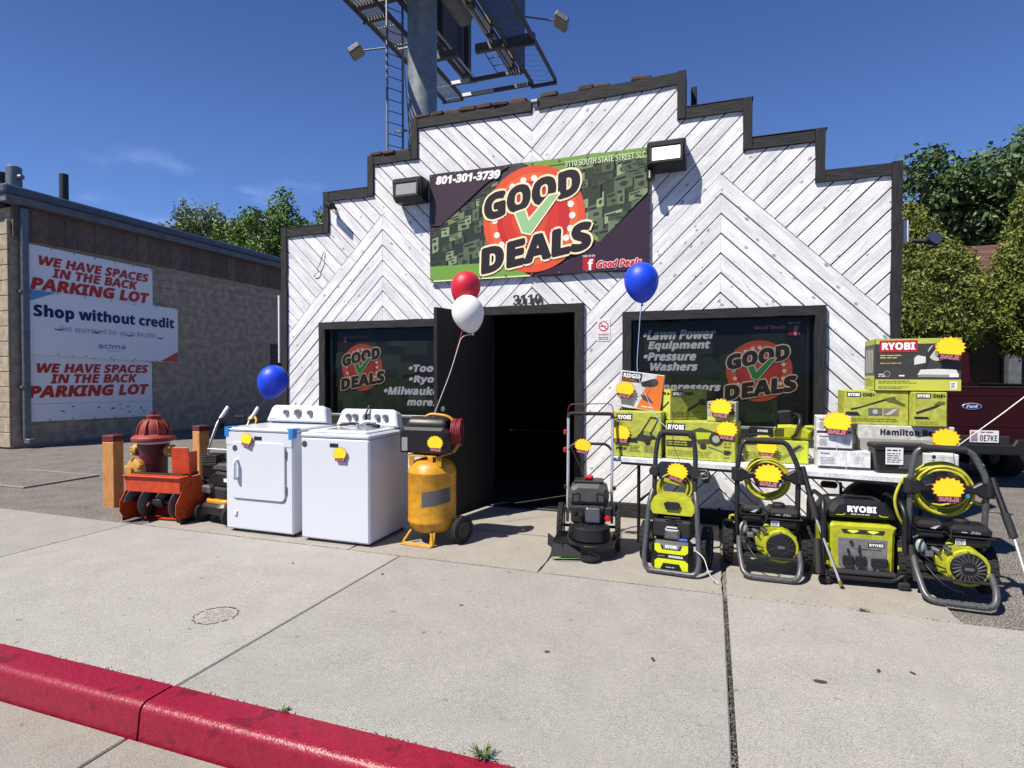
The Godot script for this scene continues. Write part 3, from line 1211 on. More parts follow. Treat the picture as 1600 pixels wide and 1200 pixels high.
func logo(mb: MB, c: Vector2, k: float, z: float, dim := 1.0, rot := 0.0) -> void:
	# round fairground sign with the shop's name; k = 1 is the banner's size
	var s := func(col: Color) -> Color: return Color(col.r * dim, col.g * dim, col.b * dim)
	var dz := 0.0011
	paint(mb, disc(c + Vector2(0, 0.0) * k, 0.565 * k, 56), s.call(C(214, 84, 52)), z)
	paint(mb, disc(c + Vector2(0, 0.0) * k, 0.49 * k, 56), s.call(C(222, 100, 58)), z + dz)
	paint(mb, disc(c, 0.405 * k, 48), s.call(C(190, 48, 44)), z + dz * 2)
	paint(mb, disc(c + Vector2(-0.02, 0.0) * k, 0.32 * k, 44), s.call(C(200, 58, 44)), z + dz * 3)
	paint(mb, disc(c + Vector2(-0.03, 0.0) * k, 0.20 * k, 40), s.call(C(206, 76, 48)), z + dz * 4)
	for a in [88, 104, 178, 199, 16, 0, -18, 70, 122, 215, -32]:
		var d := Vector2(cos(deg_to_rad(a)), sin(deg_to_rad(a))) * 0.43 * k
		paint(mb, disc(c + d, 0.034 * k, 14), s.call(C(248, 232, 222)), z + dz * 3)
	var dark: Color = s.call(C(44, 34, 36))
	var rim: Color = s.call(C(244, 226, 186))
	for w in [["GOOD", Vector2(-0.02, 0.258), 1.05, 0.245, 10.5], ["DEALS", Vector2(0.022, -0.315), 1.20, 0.255, 9.5]]:
		var p: Vector2 = c + w[1] * k
		write(mb, w[0], p, w[2] * k, w[3] * k, rim, z + dz * 5, {"rot": w[4] + rot, "slant": 0.2, "bold": 0.040 * k})
		write(mb, w[0], p, w[2] * k, w[3] * k, dark, z + dz * 7, {"rot": w[4] + rot, "slant": 0.2, "bold": 0.018 * k})
	var ck := PackedVector2Array()
	for q in [[-0.19, 0.075], [-0.085, 0.1], [-0.045, -0.02], [0.185, 0.225], [0.285, 0.235], [-0.025, -0.155], [-0.11, -0.13]]:
		ck.append(c + Vector2(q[0], q[1]) * k)
	var rimmed := Geometry2D.offset_polygon(ck, 0.018 * k)[0]
	paint(mb, rimmed, rim, z + dz * 9)
	paint(mb, ck, s.call(C(150, 190, 140)) if dim > 0.9 else s.call(C(40, 150, 70)), z + dz * 10)

func build_windows(shop: Node3D) -> void:
	for i in 2:
		var o: Array = [WL, WR][i]
		var w := Node3D.new()
		w.name = "window"
		shop.add_child(w, true)
		w.set_meta("label", ["dark left window lettered with tools", "dark right window lettered with lawn equipment"][i])
		frame_of(w, o, 0.088, true)
		var x0: float = o[0] + 0.09
		var x1: float = o[2] - 0.09
		var y0: float = o[1] + 0.09
		var y1: float = o[3] - 0.09
		var g := MB.new()
		g.quad(Vector3(x0, y0, -0.02), Vector3(x1, y0, -0.02), Vector3(x1, y1, -0.02), Vector3(x0, y1, -0.02))
		put(g, "pane", M.glass, w)
		var v := MB.new()
		v.box(Vector3((x0 + x1) * 0.5 + (0.05 if i == 0 else 0.0), (y0 + y1) * 0.5, -0.070), Vector3(x1 - x0 - (0.13 if i == 0 else 0.05), y1 - y0 - 0.02, 0.012))
		put(v, "window_film", M.vinyl, w)
		var sl := MB.new()
		sl.box(Vector3((x0 + x1) * 0.5, y0 + 0.012, -0.002), Vector3(x1 - x0 - 0.004, 0.03, 0.03), 0.004)
		put(sl, "inner_sill", M.metal_cap, w)
		var mu := MB.new()
		for x in ([x0 + 0.055] if i == 0 else [x0 + 0.02, x1 - 0.05]):
			mu.box(Vector3(x, (y0 + y1) * 0.5, -0.044), Vector3(0.022, y1 - y0 - 0.004, 0.03), 0.003)
		put(mu, "sash", M.dark_steel, w)
		var p := MB.new()
		var z := -0.0625
		# the printed film: murky green picture with the logo and the list of goods
		var rr := RandomNumberGenerator.new()
		rr.seed = 50 + i
		for k in 34:
			var cx := rr.randf_range(x0 + 0.2, x1 - 0.25)
			var cy := rr.randf_range(y0 + 0.12, y1 - 0.12)
			var sx := rr.randf_range(0.05, 0.2)
			var sy := rr.randf_range(0.03, 0.16)
			var sh := rr.randf_range(-0.03, 0.03)
			var t := rr.randf_range(0.5, 1.0)
			paint(p, V2([cx - sx, cy - sy, cx + sx, cy - sy + sh, cx + sx * 0.9, cy + sy + sh, cx - sx * 0.9, cy + sy]), Color(0.14 * t, 0.22 * t, 0.13 * t), z + 0.0001 * k)
		z += 0.005
		var pale := C(196, 196, 206)
		var white := {"slant": 0.22, "bold": 0.004}
		if i == 0:
			logo(p, Vector2(-2.166, 1.535), 0.50, z, 0.8)
			var lines := [["•Tools", -1.30, 1.522, 0.44, 0.085], ["•Ryobi", -1.29, 1.385, 0.46, 0.105], ["•Milwaukee", -1.455, 1.258, 0.80, 0.092], ["more.", -1.36, 1.118, 0.36, 0.062]]
			for l in lines:
				write(p, l[0], Vector2(l[1], l[2]), l[3], l[4], pale, z, white)
			fb_mark(p, Vector2(-2.41, 1.885), 0.085, z, 0.6)
			write(p, "Good Deals", Vector2(-2.22, 1.905), 0.26, 0.036, C(150, 110, 114), z, {"slant": 0.2})
		else:
			logo(p, Vector2(2.246, 1.482), 0.515, z, 0.8)
			var lines := [["•Lawn Power", 1.51, 1.846, 0.68, 0.092], ["Equipment", 1.512, 1.733, 0.575, 0.098], ["•Pressure", 1.425, 1.628, 0.50, 0.078], ["Washers", 1.46, 1.528, 0.455, 0.078], ["•Compressors", 1.52, 1.315, 0.76, 0.088]]
			for l in lines:
				write(p, l[0], Vector2(l[1], l[2]), l[3], l[4], pale, z, white)
			fb_mark(p, Vector2(2.548, 1.865), 0.10, z, 0.75)
			write(p, "FIND US ON", Vector2(2.548, 1.932), 0.10, 0.016, pale, z)
			write(p, "Good Deals", Vector2(2.34, 1.896), 0.27, 0.038, C(214, 150, 150), z, {"slant": 0.2})
		put(p, "lettering", M.print, w)

func fb_mark(p: MB, c: Vector2, s: float, z: float, dim := 1.0) -> void:
	paint(p, rect(c.x - s * 0.5, c.y - s * 0.5, c.x + s * 0.5, c.y + s * 0.5), C(int(176 * dim), int(30 * dim), int(46 * dim)), z)
	write(p, "f", c + Vector2(s * 0.14, -s * 0.06), s * 0.42, s * 0.84, C(int(236 * dim), int(230 * dim), int(232 * dim)), z + 0.0012, {"bold": s * 0.02})

func build_doorway(shop: Node3D) -> void:
	var fr := Node3D.new()
	fr.name = "doorway"
	shop.add_child(fr, true)
	frame_of(fr, DO, 0.09, false)
	var th := MB.new()
	th.box(Vector3(0.0, 0.008, -0.06), Vector3(0.93, 0.02, 0.16), 0.004)
	put(th, "threshold", M.dark_steel, fr)
	var nm := MB.new()
	write(nm, "3110", Vector2(-0.047, 2.252), 0.315, 0.105, C(40, 38, 38), 0.012, {"font": font_serif, "bold": 0.003})
	put(nm, "house_number", M.print, fr)
	# leaf swung out, hinged on the left jamb
	var d := Node3D.new()
	d.name = "door"
	shop.add_child(d, true)
	d.position = Vector3(-0.475, 0.0, 0.07)
	d.rotation_degrees.y = -103.2
	var lm := MB.new()
	lm.box(Vector3(0.455, 1.06, -0.022), Vector3(0.91, 2.06, 0.044), 0.004)
	put(lm, "leaf", M.door, d)
	var st := MB.new()
	st.box(Vector3(0.455, 0.14, 0.003), Vector3(0.84, 0.18, 0.004), 0.001)
	put(st, "kick_plate", M.black, d)
	for s in [-1, 1]:
		var zz := 0.0 if s > 0 else -0.044
		var hm := MB.new()
		hm.cyl(Vector3(0.84, 0.97, zz), Vector3(0.84, 0.97, zz + s * 0.012), 0.032, -1, 18)
		hm.cyl(Vector3(0.84, 0.97, zz), Vector3(0.84, 0.97, zz + s * 0.055), 0.011)
		hm.box(Vector3(0.79, 0.97, zz + s * 0.058), Vector3(0.125, 0.02, 0.014), 0.005)
		hm.cyl(Vector3(0.84, 1.12, zz), Vector3(0.84, 1.12, zz + s * 0.014), 0.027, -1, 18)
		put(hm, "handle", M.chrome, d)

# ---------------------------------------------------------------- neighbour building
func build_neighbour() -> void:
	var NX := -11.2
	var nb := thing("block_building", "grey block building with brown siding band and three white banners", "building", Vector3(NX, 0, -1.5))
	# local: the long wall is the plane x = 0 running to -z, the front is the plane z = 0 running to -x
	var core := MB.new()
	core.box(Vector3(-4.03, 2.3, -6.83), Vector3(8.0, 4.9, 13.6))
	put(core, "wall", M.nb_block, nb)
	# painted block courses on the long wall, barely standing out
	var rr := RandomNumberGenerator.new()
	rr.seed = 90
	var tones := []
	for i in 4:
		var v: int = [0, 4, -4, 2][i]
		tones.append(mat(C(207 + v, 189 + v, 163 + v), 0.95, 0, "block", 0.6, "concrete_n", 0.35, true))
	var made := 0
	var row := 0
	var rest := MB.new()
	while row < 21:
		var y := 0.02 + row * 0.2
		var z := -0.2 * (row % 2)
		while z > -13.5:
			var mb := MB.new()
			var z1 := maxf(z - 0.4, -13.6)
			if row % 2 == 1 and z == -0.2:
				mb.box(Vector3(-0.012, y + 0.1, -0.1), Vector3(0.03, 0.1975, 0.1975), 0.0015)
				put(mb, "block", tones[rr.randi() % 4], nb)
				mb = MB.new()
				made += 1
			if z > -9.0 and made < 296:
				mb.box(Vector3(-0.012, y + 0.1, (z + z1) * 0.5), Vector3(0.03 + rr.randf_range(-0.001, 0.001), 0.1975, z - z1 - 0.0025), 0.0015)
				put(mb, "block", tones[rr.randi() % 4], nb)
				made += 1
			else:
				rest.box(Vector3(-0.012, y + 0.1, (z + z1) * 0.5), Vector3(0.03, 0.196, z - z1 - 0.004), 0.003)
			z -= 0.4
		row += 1
	var far_blocks := put(rest, "far_blocks", tones[0], nb)
	far_blocks.set_meta("kind", "stuff")
	# split-face courses on the street side
	for r in 15:
		for c in 6:
			var mb := MB.new()
			var x1 := -0.62 * c + (0.31 if r % 2 and c > 0 else 0.0)
			var x0 := -0.62 * (c + 1) + (0.31 if r % 2 else 0.0)
			mb.box(Vector3((x0 + x1) * 0.5, 0.15 + r * 0.30, 0.012), Vector3(x1 - x0 - 0.012, 0.288, 0.07 + rr.randf_range(-0.004, 0.004)), 0.008)
			put(mb, "front_block", M.nb_front, nb)
	# brown siding band: upright boards
	var sm := []
	for c in [C(128, 108, 92), C(118, 100, 87), C(136, 116, 99), C(123, 106, 94)]:
		sm.append(mat(c, 0.9, 0, "grunge", 0.8, "wood_n", 0.4))
	var z := -0.02
	while z > -13.4:
		var w := rr.randf_range(0.26, 0.36)
		var mb := MB.new()
		mb.box(Vector3.ZERO, Vector3(0.66, w - 0.006, 0.05), 0.003)
		var o := put(mb, "siding_board", sm[rr.randi() % 4], nb)
		o.basis = Basis(Vector3(0, 1, 0), Vector3(0, 0, -1), Vector3(-1, 0, 0)).orthonormalized()
		o.position = Vector3(0.03 + rr.randf_range(0, 0.006), 4.48, z - w * 0.5)
		z -= w
	# roof edge: fascia board, sloping metal flashing
	var fa := MB.new()
	fa.box(Vector3(0.14, 4.86, -6.6), Vector3(0.22, 0.15, 13.6), 0.01)
	put(fa, "fascia", M.nb_fascia, nb)
	var fl := MB.new()
	fl.box(Vector3(0.05, 5.02, -6.6), Vector3(0.50, 0.17, 13.7), 0.03)
	put(fl, "roof_flashing", M.nb_flash, nb)
	var rf := MB.new()
	rf.box(Vector3(-4.2, 4.92, -6.7), Vector3(8.0, 0.3, 13.9), 0.02)
	put(rf, "roof", M.nb_flash, nb)
	# downspout at the corner
	var dp := MB.new()
	dp.box(Vector3(0.10, 2.45, -0.18), Vector3(0.11, 4.6, 0.13), 0.012)
	dp.box(Vector3(0.17, 0.12, -0.18), Vector3(0.22, 0.1, 0.12), 0.012)
	for y in [1.2, 3.1]:
		dp.box(Vector3(0.08, y, -0.18), Vector3(0.13, 0.05, 0.19), 0.004)
	put(dp, "downspout", M.galv, nb)
	# pipes on the roof
	var v1 := MB.new()
	v1.cyl(Vector3(-0.15, 5.0, -1.1), Vector3(-0.15, 5.75, -1.1), 0.085, -1, 16)
	put(v1, "vent_pipe", mat(C(40, 44, 48), 0.6, 0.2), nb)
	var v2 := MB.new()
	v2.lathe([Vector2(0, 5.0), Vector2(0.10, 5.0), Vector2(0.10, 5.32), Vector2(0.13, 5.33), Vector2(0.13, 5.72), Vector2(0.11, 5.74), Vector2(0.0, 5.74)], Transform3D(Basis(), Vector3(-0.10, -0.16, -0.14)), 20)
	v2.cyl(Vector3(-0.10, 5.38, -0.14), Vector3(0.10, 5.36, -0.17), 0.06, 0.05, 14)
	put(v2, "flue_cowl", M.galv, nb)
	var v3 := MB.new()
	v3.cyl(Vector3(-0.40, 5.0, -0.10), Vector3(-0.40, 5.42, -0.10), 0.06)
	v3.cyl(Vector3(-0.40, 5.38, -0.10), Vector3(-0.40, 5.48, -0.10), 0.10)
	put(v3, "vent_cap", mat(C(52, 50, 48), 0.6, 0.2), nb)
	# small boarded opening near the far end
	var bo := MB.new()
	bo.box(Vector3(0.02, 1.9, -7.35), Vector3(0.06, 1.0, 0.75), 0.01)
	put(bo, "boarded_opening", M.nb_siding, nb)
	var br := MB.new()
	br.box(Vector3(0.06, 1.7, -7.45), Vector3(0.02, 0.45, 0.34), 0.004)
	put(br, "red_panel", mat(C(128, 52, 40), 0.8, 0, "chipped", 1.0), nb)
	build_neighbour_banners()

func sheet_banner(called: String, label: String, z0: float, z1: float, ytop: Array, ybot: Array, base: Color, x: float, draw: Callable, group := "") -> Node3D:
	# a cloth banner on the long wall; local x runs along the wall away from the street
	var w := z0 - z1
	var t := thing(called, label, "banner", Vector3(x, 0, z0), 90.0, group)
	var mb := MB.new()
	mb.smooth()
	var nx := 28
	var ny := 14
	var n := FastNoiseLite.new()
	n.seed = int(absf(ytop[0]) * 100)
	n.frequency = 1.3
	var grid := []
	for i in nx + 1:
		var colm := []
		for j in ny + 1:
			var u := float(i) / nx
			var v := float(j) / ny
			var y: float = lerpf(lerpf(ybot[0], ybot[1], u), lerpf(ytop[0], ytop[1], u), v)
			colm.append(Vector3(u * w, y, 0.0022 * n.get_noise_2d(u * w, y * 1.6)))
		grid.append(colm)
	for i in nx:
		for j in ny:
			mb.quad(grid[i][j], grid[i + 1][j], grid[i + 1][j + 1], grid[i][j + 1])
			mb.quad(grid[i][j] - Vector3(0, 0, 0.003), grid[i][j + 1] - Vector3(0, 0, 0.003), grid[i + 1][j + 1] - Vector3(0, 0, 0.003), grid[i + 1][j] - Vector3(0, 0, 0.003))
	put(mb, "cloth", mat(base, 0.5, 0, "", 0.5, "grunge_n", 0.6), t)
	var p := MB.new()
	draw.call(p, w)
	put(p, "lettering", M.gloss_print, t)
	for k in 7:
		for s in [0, 1]:
			var e := MB.new()
			var u := 0.012 + 0.976 * k / 6.0
			var yy: float = lerpf(ytop[0], ytop[1], u) - 0.03 if s == 0 else lerpf(ybot[0], ybot[1], u) + 0.03
			e.cyl(Vector3(u * w, yy, -0.002), Vector3(u * w, yy, 0.005), 0.014, -1, 10)
			put(e, "eyelet", M.dark_steel, t)
	return t

func build_neighbour_banners() -> void:
	var red := C(198, 54, 40)
	var lot := func(p: MB, w: float, y: float) -> void:
		var o := {"slant": 0.22, "bold": 0.008, "rot": 0.0}
		write(p, "WE HAVE SPACES", Vector2(w * 0.52, y + 0.22), w * 0.87, 0.185, red, 0.006, o)
		write(p, "IN THE BACK", Vector2(w * 0.52, y), w * 0.66, 0.185, red, 0.006, o)
		write(p, "PARKING LOT", Vector2(w * 0.50, y - 0.265), w * 0.91, 0.225, red, 0.006, {"slant": 0.22, "bold": 0.014})
	sheet_banner("parking_banner", "white banner with red parking lettering, topmost of three on the block wall", -1.72, -4.47, [4.08, 4.03], [2.95, 2.90], C(248, 246, 240), -11.142, func(p, w): lot.call(p, w, 3.565), "banners on the block wall")
	sheet_banner("credit_banner", "white banner with navy credit lettering between the two red-lettered banners", -1.70, -5.15, [3.175, 3.13], [1.86, 1.745], C(248, 246, 242), -11.125, func(p, w):
		var rise := 2.0
		paint(p, V2([0.01, 3.165, 0.01, 2.90, 0.58, 3.155]), C(110, 158, 204), 0.006)
		paint(p, V2([w - 0.01, 1.755, w - 0.01, 2.03, w - 0.50, 1.775]), C(196, 84, 52), 0.006)
		write(p, "Shop without credit", Vector2(w * 0.505, 2.715), w * 0.92, 0.31, C(28, 36, 92), 0.006, {"bold": 0.008, "rot": -0.2})
		write(p, "Get approved for up to $4,000", Vector2(w * 0.50, 2.40), w * 0.63, 0.15, C(140, 158, 196), 0.006, {"font": font_reg, "rot": -0.6})
		write(p, "acima", Vector2(w * 0.505, 2.09), w * 0.18, 0.11, C(110, 146, 190), 0.006, {"font": font_reg, "bold": 0.004})
		write(p, "Leasing", Vector2(w * 0.51, 1.985), w * 0.075, 0.04, C(206, 160, 130), 0.006)
		# slits cut in the cloth for the wind
		for k in 4:
			var c := Vector2(w * (0.17 + 0.225 * k) + 0.03, 2.43 - 0.015 * k)
			var arc := PackedVector2Array()
			for q in 9:
				var a := PI + PI * q / 8.0
				arc.append(c + Vector2(0.09 * cos(a), 0.06 * sin(a)))
			for q in 9:
				var a := TAU - PI * q / 8.0
				arc.append(c + Vector2(0.083 * cos(a), 0.034 * sin(a)))
			paint(p, arc, C(58, 60, 70), 0.0075), "banners on the block wall")
	sheet_banner("parking_banner", "white banner with red parking lettering, lowest of three, scuffed along its foot", -1.66, -4.44, [1.91, 1.76], [0.49, 0.43], C(246, 243, 237), -11.152, func(p, w):
		lot.call(p, w, 1.36)
		var rr := RandomNumberGenerator.new()
		rr.seed = 3
		for k in 12:
			var c := Vector2(rr.randf_range(0.3, w - 0.1), rr.randf_range(0.55, 0.78))
			var poly := PackedVector2Array()
			for q in 7:
				poly.append(c + Vector2(cos(TAU * q / 7), 0.7 * sin(TAU * q / 7)) * rr.randf_range(0.01, 0.045))
			paint(p, poly, C(96, 98, 112), 0.006)
		paint(p, V2([0.02, 0.845, w - 0.02, 0.80, w - 0.02, 0.806, 0.02, 0.852]), C(150, 152, 164), 0.005), "banners on the block wall")

# ---------------------------------------------------------------- billboard on its column
func build_billboard() -> void:
	var H := 13.5
	var bb := thing("billboard", "tall steel billboard on a thick grey column behind the shop", "billboard", Vector3(-6.85, 0, -10.35))
	var ox := 6.85
	var oz := 10.35
	var P := func(x: float, y: float, z: float) -> Vector3: return Vector3(x + ox, y, z + oz)
	var m := MB.new()
	m.lathe([Vector2(0, -0.1), Vector2(0.46, -0.1), Vector2(0.46, 15.6), Vector2(0, 15.6)], Transform3D(), 40)
	put(m, "column", M.pole, bb)
	# ladder beside the column
	var lx := -7.78
	var lz := -10.25
	for s in [-0.15, 0.15]:
		var r := MB.new()
		r.box(P.call(lx + s, 8.2, lz - s * 1.5), Vector3(0.05, 13.0, 0.07), 0.004)
		put(r, "ladder_rail", M.galv, bb)
	var y := 1.9
	while y < 14.6:
		var r := MB.new()
		r.cyl(P.call(lx - 0.15, y, lz + 0.225), P.call(lx + 0.15, y, lz - 0.225), 0.014, -1, 8)
		put(r, "rung", M.bb_steel, bb)
		y += 0.36
	for yy in [4.0, 6.6, 9.2, 11.8]:
		var r := MB.new()
		r.box(P.call(-7.5, yy, lz), Vector3(0.55, 0.06, 0.06), 0.004)
		put(r, "ladder_bracket", M.galv, bb)
	var cb := MB.new()
	cb.tube([P.call(-7.32, 14, -9.95), P.call(-7.30, 11.5, -9.93), P.call(-7.0, 8.5, -9.86), P.call(-6.9, 7.6, -9.86)], 0.012, 6)
	put(cb, "cable", M.black, bb)
	# two long catwalks, gratings of bars on angle irons, one under each face
	for cw in [[-9.35, -8.47], [-5.26, -4.28]]:
		var is_a: bool = cw[0] < -9.0
		var walk := Node3D.new()
		walk.name = "catwalk"
		bb.add_child(walk, true)
		for x in cw:
			var e := MB.new()
			e.box(P.call(x, H, -10.35), Vector3(0.09, 0.16, 13.3), 0.006)
			put(e, "edge_beam", M.bb_steel, walk)
		if is_a:
			for k in 7:
				var g := MB.new()
				g.box(P.call(lerpf(cw[0] + 0.1, cw[1] - 0.1, k / 6.0), H + 0.03, -10.35), Vector3(0.06, 0.03, 13.2), 0.0)
				put(g, "grating_bar", M.grate, walk)
			var q := MB.new()
			for k in 12:
				q.box(P.call((cw[0] + cw[1]) * 0.5, H + 0.045, -3.9 - k * 1.1), Vector3(cw[1] - cw[0] - 0.1, 0.02, 0.025))
			put(q, "grating_ties", M.grate, walk)
		else:
			var q := MB.new()
			for k in 33:
				q.cyl(P.call(cw[0], H + 0.03, -3.9 - k * 0.4), P.call(cw[1], H + 0.03, -4.3 - k * 0.4), 0.004, -1, 4)
				q.cyl(P.call(cw[1], H + 0.03, -3.9 - k * 0.4), P.call(cw[0], H + 0.03, -4.3 - k * 0.4), 0.004, -1, 4)
			put(q, "mesh_wires", M.bb_steel, walk)
		for zz in [-16.95, -13.97, -10.9, -7.9, -4.9]:
			var e := MB.new()
			e.box(P.call((cw[0] + cw[1]) * 0.5, H - 0.11, zz), Vector3(cw[1] - cw[0] + 0.12, 0.12, 0.12), 0.006)
			put(e, "cross_beam", M.bb_steel, walk)
	# end catwalk joining both, light strips along it
	var endw := Node3D.new()
	endw.name = "end_catwalk"
	bb.add_child(endw, true)
	for zz in [-15.82, -16.9]:
		var e := MB.new()
		e.box(P.call(-6.9, H - 0.01, zz), Vector3(3.15, 0.16, 0.1), 0.006)
		put(e, "edge_beam", M.bb_steel, endw)
	for e in [[-8.05, -15.74], [-7.7, -16.82]]:
		var b := MB.new()
		b.box(P.call(e[0], H - 0.02, e[1]), Vector3(0.95 if e[1] > -16 else 1.5, 0.14, 0.05), 0.004)
		put(b, "pale_strip", M.grate, endw)
	# outriggers that carry the faces, torsion tube, back frames
	for zz in [-13.97, -10.35, -6.8]:
		var e := MB.new()
		e.box(P.call(-5.4, H + 0.08, zz), Vector3(2.3, 0.30, 0.2), 0.01)
		put(e, "outrigger", M.bb_steel, bb)
		var f := MB.new()
		f.box(P.call(-8.3, H + 0.08, zz), Vector3(2.0, 0.26, 0.2), 0.01)
		put(f, "outrigger", M.bb_steel, bb)
	var tt := MB.new()
	tt.cyl(P.call(-6.75, 14.45, -13.4), P.call(-6.75, 14.45, -4.0), 0.33, -1, 24)
	put(tt, "torsion_tube", M.pole, bb)
	for k in 2:
		var fx: float = [-8.1, -5.55][k]
		var face := Node3D.new()
		face.name = "sign_face"
		bb.add_child(face, true)
		var pn := MB.new()
		pn.box(P.call(fx, 16.0, -10.2), Vector3(0.08, 4.3, 13.0))
		put(pn, "panel", M.bb_panel, face)
		for s in 4:
			var e := MB.new()
			e.box(P.call(fx + (0.14 + s * 0.11) * (1 if k == 0 else -1), 13.86, -10.2), Vector3(0.05, 0.09, 13.0), 0.004)
			put(e, "stringer", M.grate if s % 2 else M.bb_steel, face)
		for zz in [-16.0, -13.6, -11.9, -8.6, -5.6]:
			var e := MB.new()
			e.box(P.call(fx + 0.32 * (1 if k == 0 else -1), 15.2, zz), Vector3(0.22, 2.9, 0.28), 0.01)
			put(e, "back_post", M.bb_steel, face)
	# little ladder hanging from the right outrigger
	var lad := MB.new()
	for s in [-6.32, -5.85]:
		lad.cyl(P.call(s, H + 0.1, -14.0), P.call(s, H - 0.02, -15.8), 0.022, -1, 6)
	for k in 4:
		var t := 0.1 + k * 0.27
		lad.cyl(P.call(-6.32, H + 0.1 - 0.12 * t, -14.0 - 1.8 * t), P.call(-5.85, H + 0.1 - 0.12 * t, -14.0 - 1.8 * t), 0.018, -1, 6)
	put(lad, "access_ladder", M.bb_steel, bb)
	# flood lights on arms
	for a in [[P.call(-9.3, 13.45, -12.6), P.call(-10.35, 13.35, -12.3)], [P.call(-4.3, 13.5, -12.55), P.call(-3.25, 13.35, -12.9)]]:
		var fx := Node3D.new()
		fx.name = "flood_lamp"
		bb.add_child(fx, true)
		var arm := MB.new()
		arm.cyl(a[0] + (a[0] - a[1]) * 0.5, a[1], 0.03, -1, 8)
		put(arm, "arm", M.galv, fx)
		var d: Vector3 = (a[1] - a[0]).normalized()
		var hd := MB.new()
		var b := Basis.looking_at(d, Vector3.UP) * Basis(Vector3(1, 0, 0), deg_to_rad(-28))
		hd.box(a[1] + d * 0.25, Vector3(0.62, 0.22, 0.5), 0.04, b)
		put(hd, "housing", M.galv, fx)
		var ln := MB.new()
		ln.box(a[1] + d * 0.25 - b.y * 0.115, Vector3(0.54, 0.02, 0.42), 0.006, b)
		put(ln, "lens", mat(C(150, 140, 116), 0.4), fx)

# ---------------------------------------------------------------- trees, house, pick-up
func leaf_clump(sd: int, leaves: int, spread: float, size: float, cols: Array) -> ArrayMesh:
	var rr := RandomNumberGenerator.new()
	rr.seed = sd
	var st := SurfaceTool.new()
	st.begin(Mesh.PRIMITIVE_TRIANGLES)
	for i in leaves:
		var c := Vector3(rr.randfn(), rr.randfn(), rr.randfn()) * spread * 0.5
		var b := Basis.from_euler(Vector3(rr.randf() * TAU, rr.randf() * TAU, rr.randf() * TAU))
		var l := size * rr.randf_range(0.6, 1.25)
		var w := l * rr.randf_range(0.4, 0.62)
		var col: Color = cols[rr.randi() % cols.size()]
		col = col * rr.randf_range(0.75, 1.2)
		st.set_color(col)
		var p0 := c + b * Vector3(0, -l, 0)
		var p1 := c + b * Vector3(w, 0, w * 0.3)
		var p2 := c + b * Vector3(0, l, 0)
		var p3 := c + b * Vector3(-w, 0, w * 0.3)
		for t in [[p0, p1, p2], [p0, p2, p3]]:
			var n: Vector3 = (t[2] - t[0]).cross(t[1] - t[0]).normalized()
			for v in t:
				st.set_normal(n)
				st.add_vertex(v)
	return st.commit()

func crown(parent: Node3D, meshes: Array, spots: Array, base: float, sd: int) -> void:
	var rr := RandomNumberGenerator.new()
	rr.seed = sd
	for k in meshes.size():
		var mine := []
		for i in spots.size():
			if i % meshes.size() == k:
				mine.append(spots[i])
		var mm := MultiMesh.new()
		mm.transform_format = MultiMesh.TRANSFORM_3D
		mm.mesh = meshes[k]
		mm.instance_count = mine.size()
		for i in mine.size():
			var s := base * rr.randf_range(0.7, 1.3)
			mm.set_instance_transform(i, Transform3D(Basis.from_euler(Vector3(rr.randf() * TAU, rr.randf() * TAU, rr.randf() * TAU)).scaled(Vector3.ONE * s), mine[i]))
		var o := MultiMeshInstance3D.new()
		o.multimesh = mm
		o.material_override = M.leaf
		o.name = "crown"
		o.set_meta("kind", "stuff")
		parent.add_child(o, true)

func broad_tree(label: String, at: Vector3, height: float, rad: float, sd: int, cols: Array, n_limbs := 9, dens := 1.0, low := 0.3) -> void:
	var t := thing("tree", label, "tree", at, 0, "trees behind the buildings")
	var rr := RandomNumberGenerator.new()
	rr.seed = sd
	var tr := MB.new()
	var top := height * 0.62
	tr.tube([Vector3.ZERO, Vector3(0.1, top * 0.4, 0.05), Vector3(0.05, top * 0.75, -0.1), Vector3(0.2, top, 0.0)], 0.05 * rad + 0.12, 10, true, 0.09)
	put(tr, "trunk", M.bark, t)
	var spots := []
	for i in n_limbs:
		var a := TAU * i / n_limbs + rr.randf_range(-0.4, 0.4)
		var h0 := height * rr.randf_range(low, 0.62)
		var d := Vector3(cos(a), 0, sin(a))
		var reach := rad * rr.randf_range(0.55, 1.0)
		var end := Vector3(0, h0, 0) + d * reach + Vector3(0, rr.randf_range(0.12, 0.42) * height * 0.7, 0)
		end.y = minf(end.y, height * 0.97)
		var midp := Vector3(0, h0, 0).lerp(end, 0.5) + Vector3(0, -0.15, 0)
		var lb := MB.new()
		lb.tube([Vector3(0.1, h0 * 0.9, 0), midp, end], 0.07, 7, true, 0.02)
		put(lb, "limb", M.bark, t)
		# leaf clumps gather around boughs along the limb
		for k in int(7 * dens):
			var c := midp.lerp(end, rr.randf_range(0.0, 1.05)) + Vector3(rr.randfn(), rr.randfn() * 0.8, rr.randfn()) * rad * 0.17
			var rl := rad * rr.randf_range(0.14, 0.26)
			for q in 15:
				var v := Vector3(rr.randfn(), rr.randfn(), rr.randfn()).normalized() * rl * rr.randf_range(0.55, 1.1)
				v.y *= 0.75
				spots.append(c + v)
	for k in int(10 * dens):
		var c := Vector3(rr.randfn() * rad * 0.3, height * rr.randf_range(0.62, 0.92), rr.randfn() * rad * 0.3)
		var rl := rad * rr.randf_range(0.14, 0.26)
		for q in 15:
			spots.append(c + Vector3(rr.randfn(), rr.randfn(), rr.randfn()).normalized() * rl * rr.randf_range(0.5, 1.1))
	var meshes := []
	for k in 3:
		meshes.append(leaf_clump(sd * 7 + k, 26 + 8 * k, 0.26 + 0.07 * k, 0.075 + 0.015 * k, cols))
	crown(t, meshes, spots, 1.0, sd)

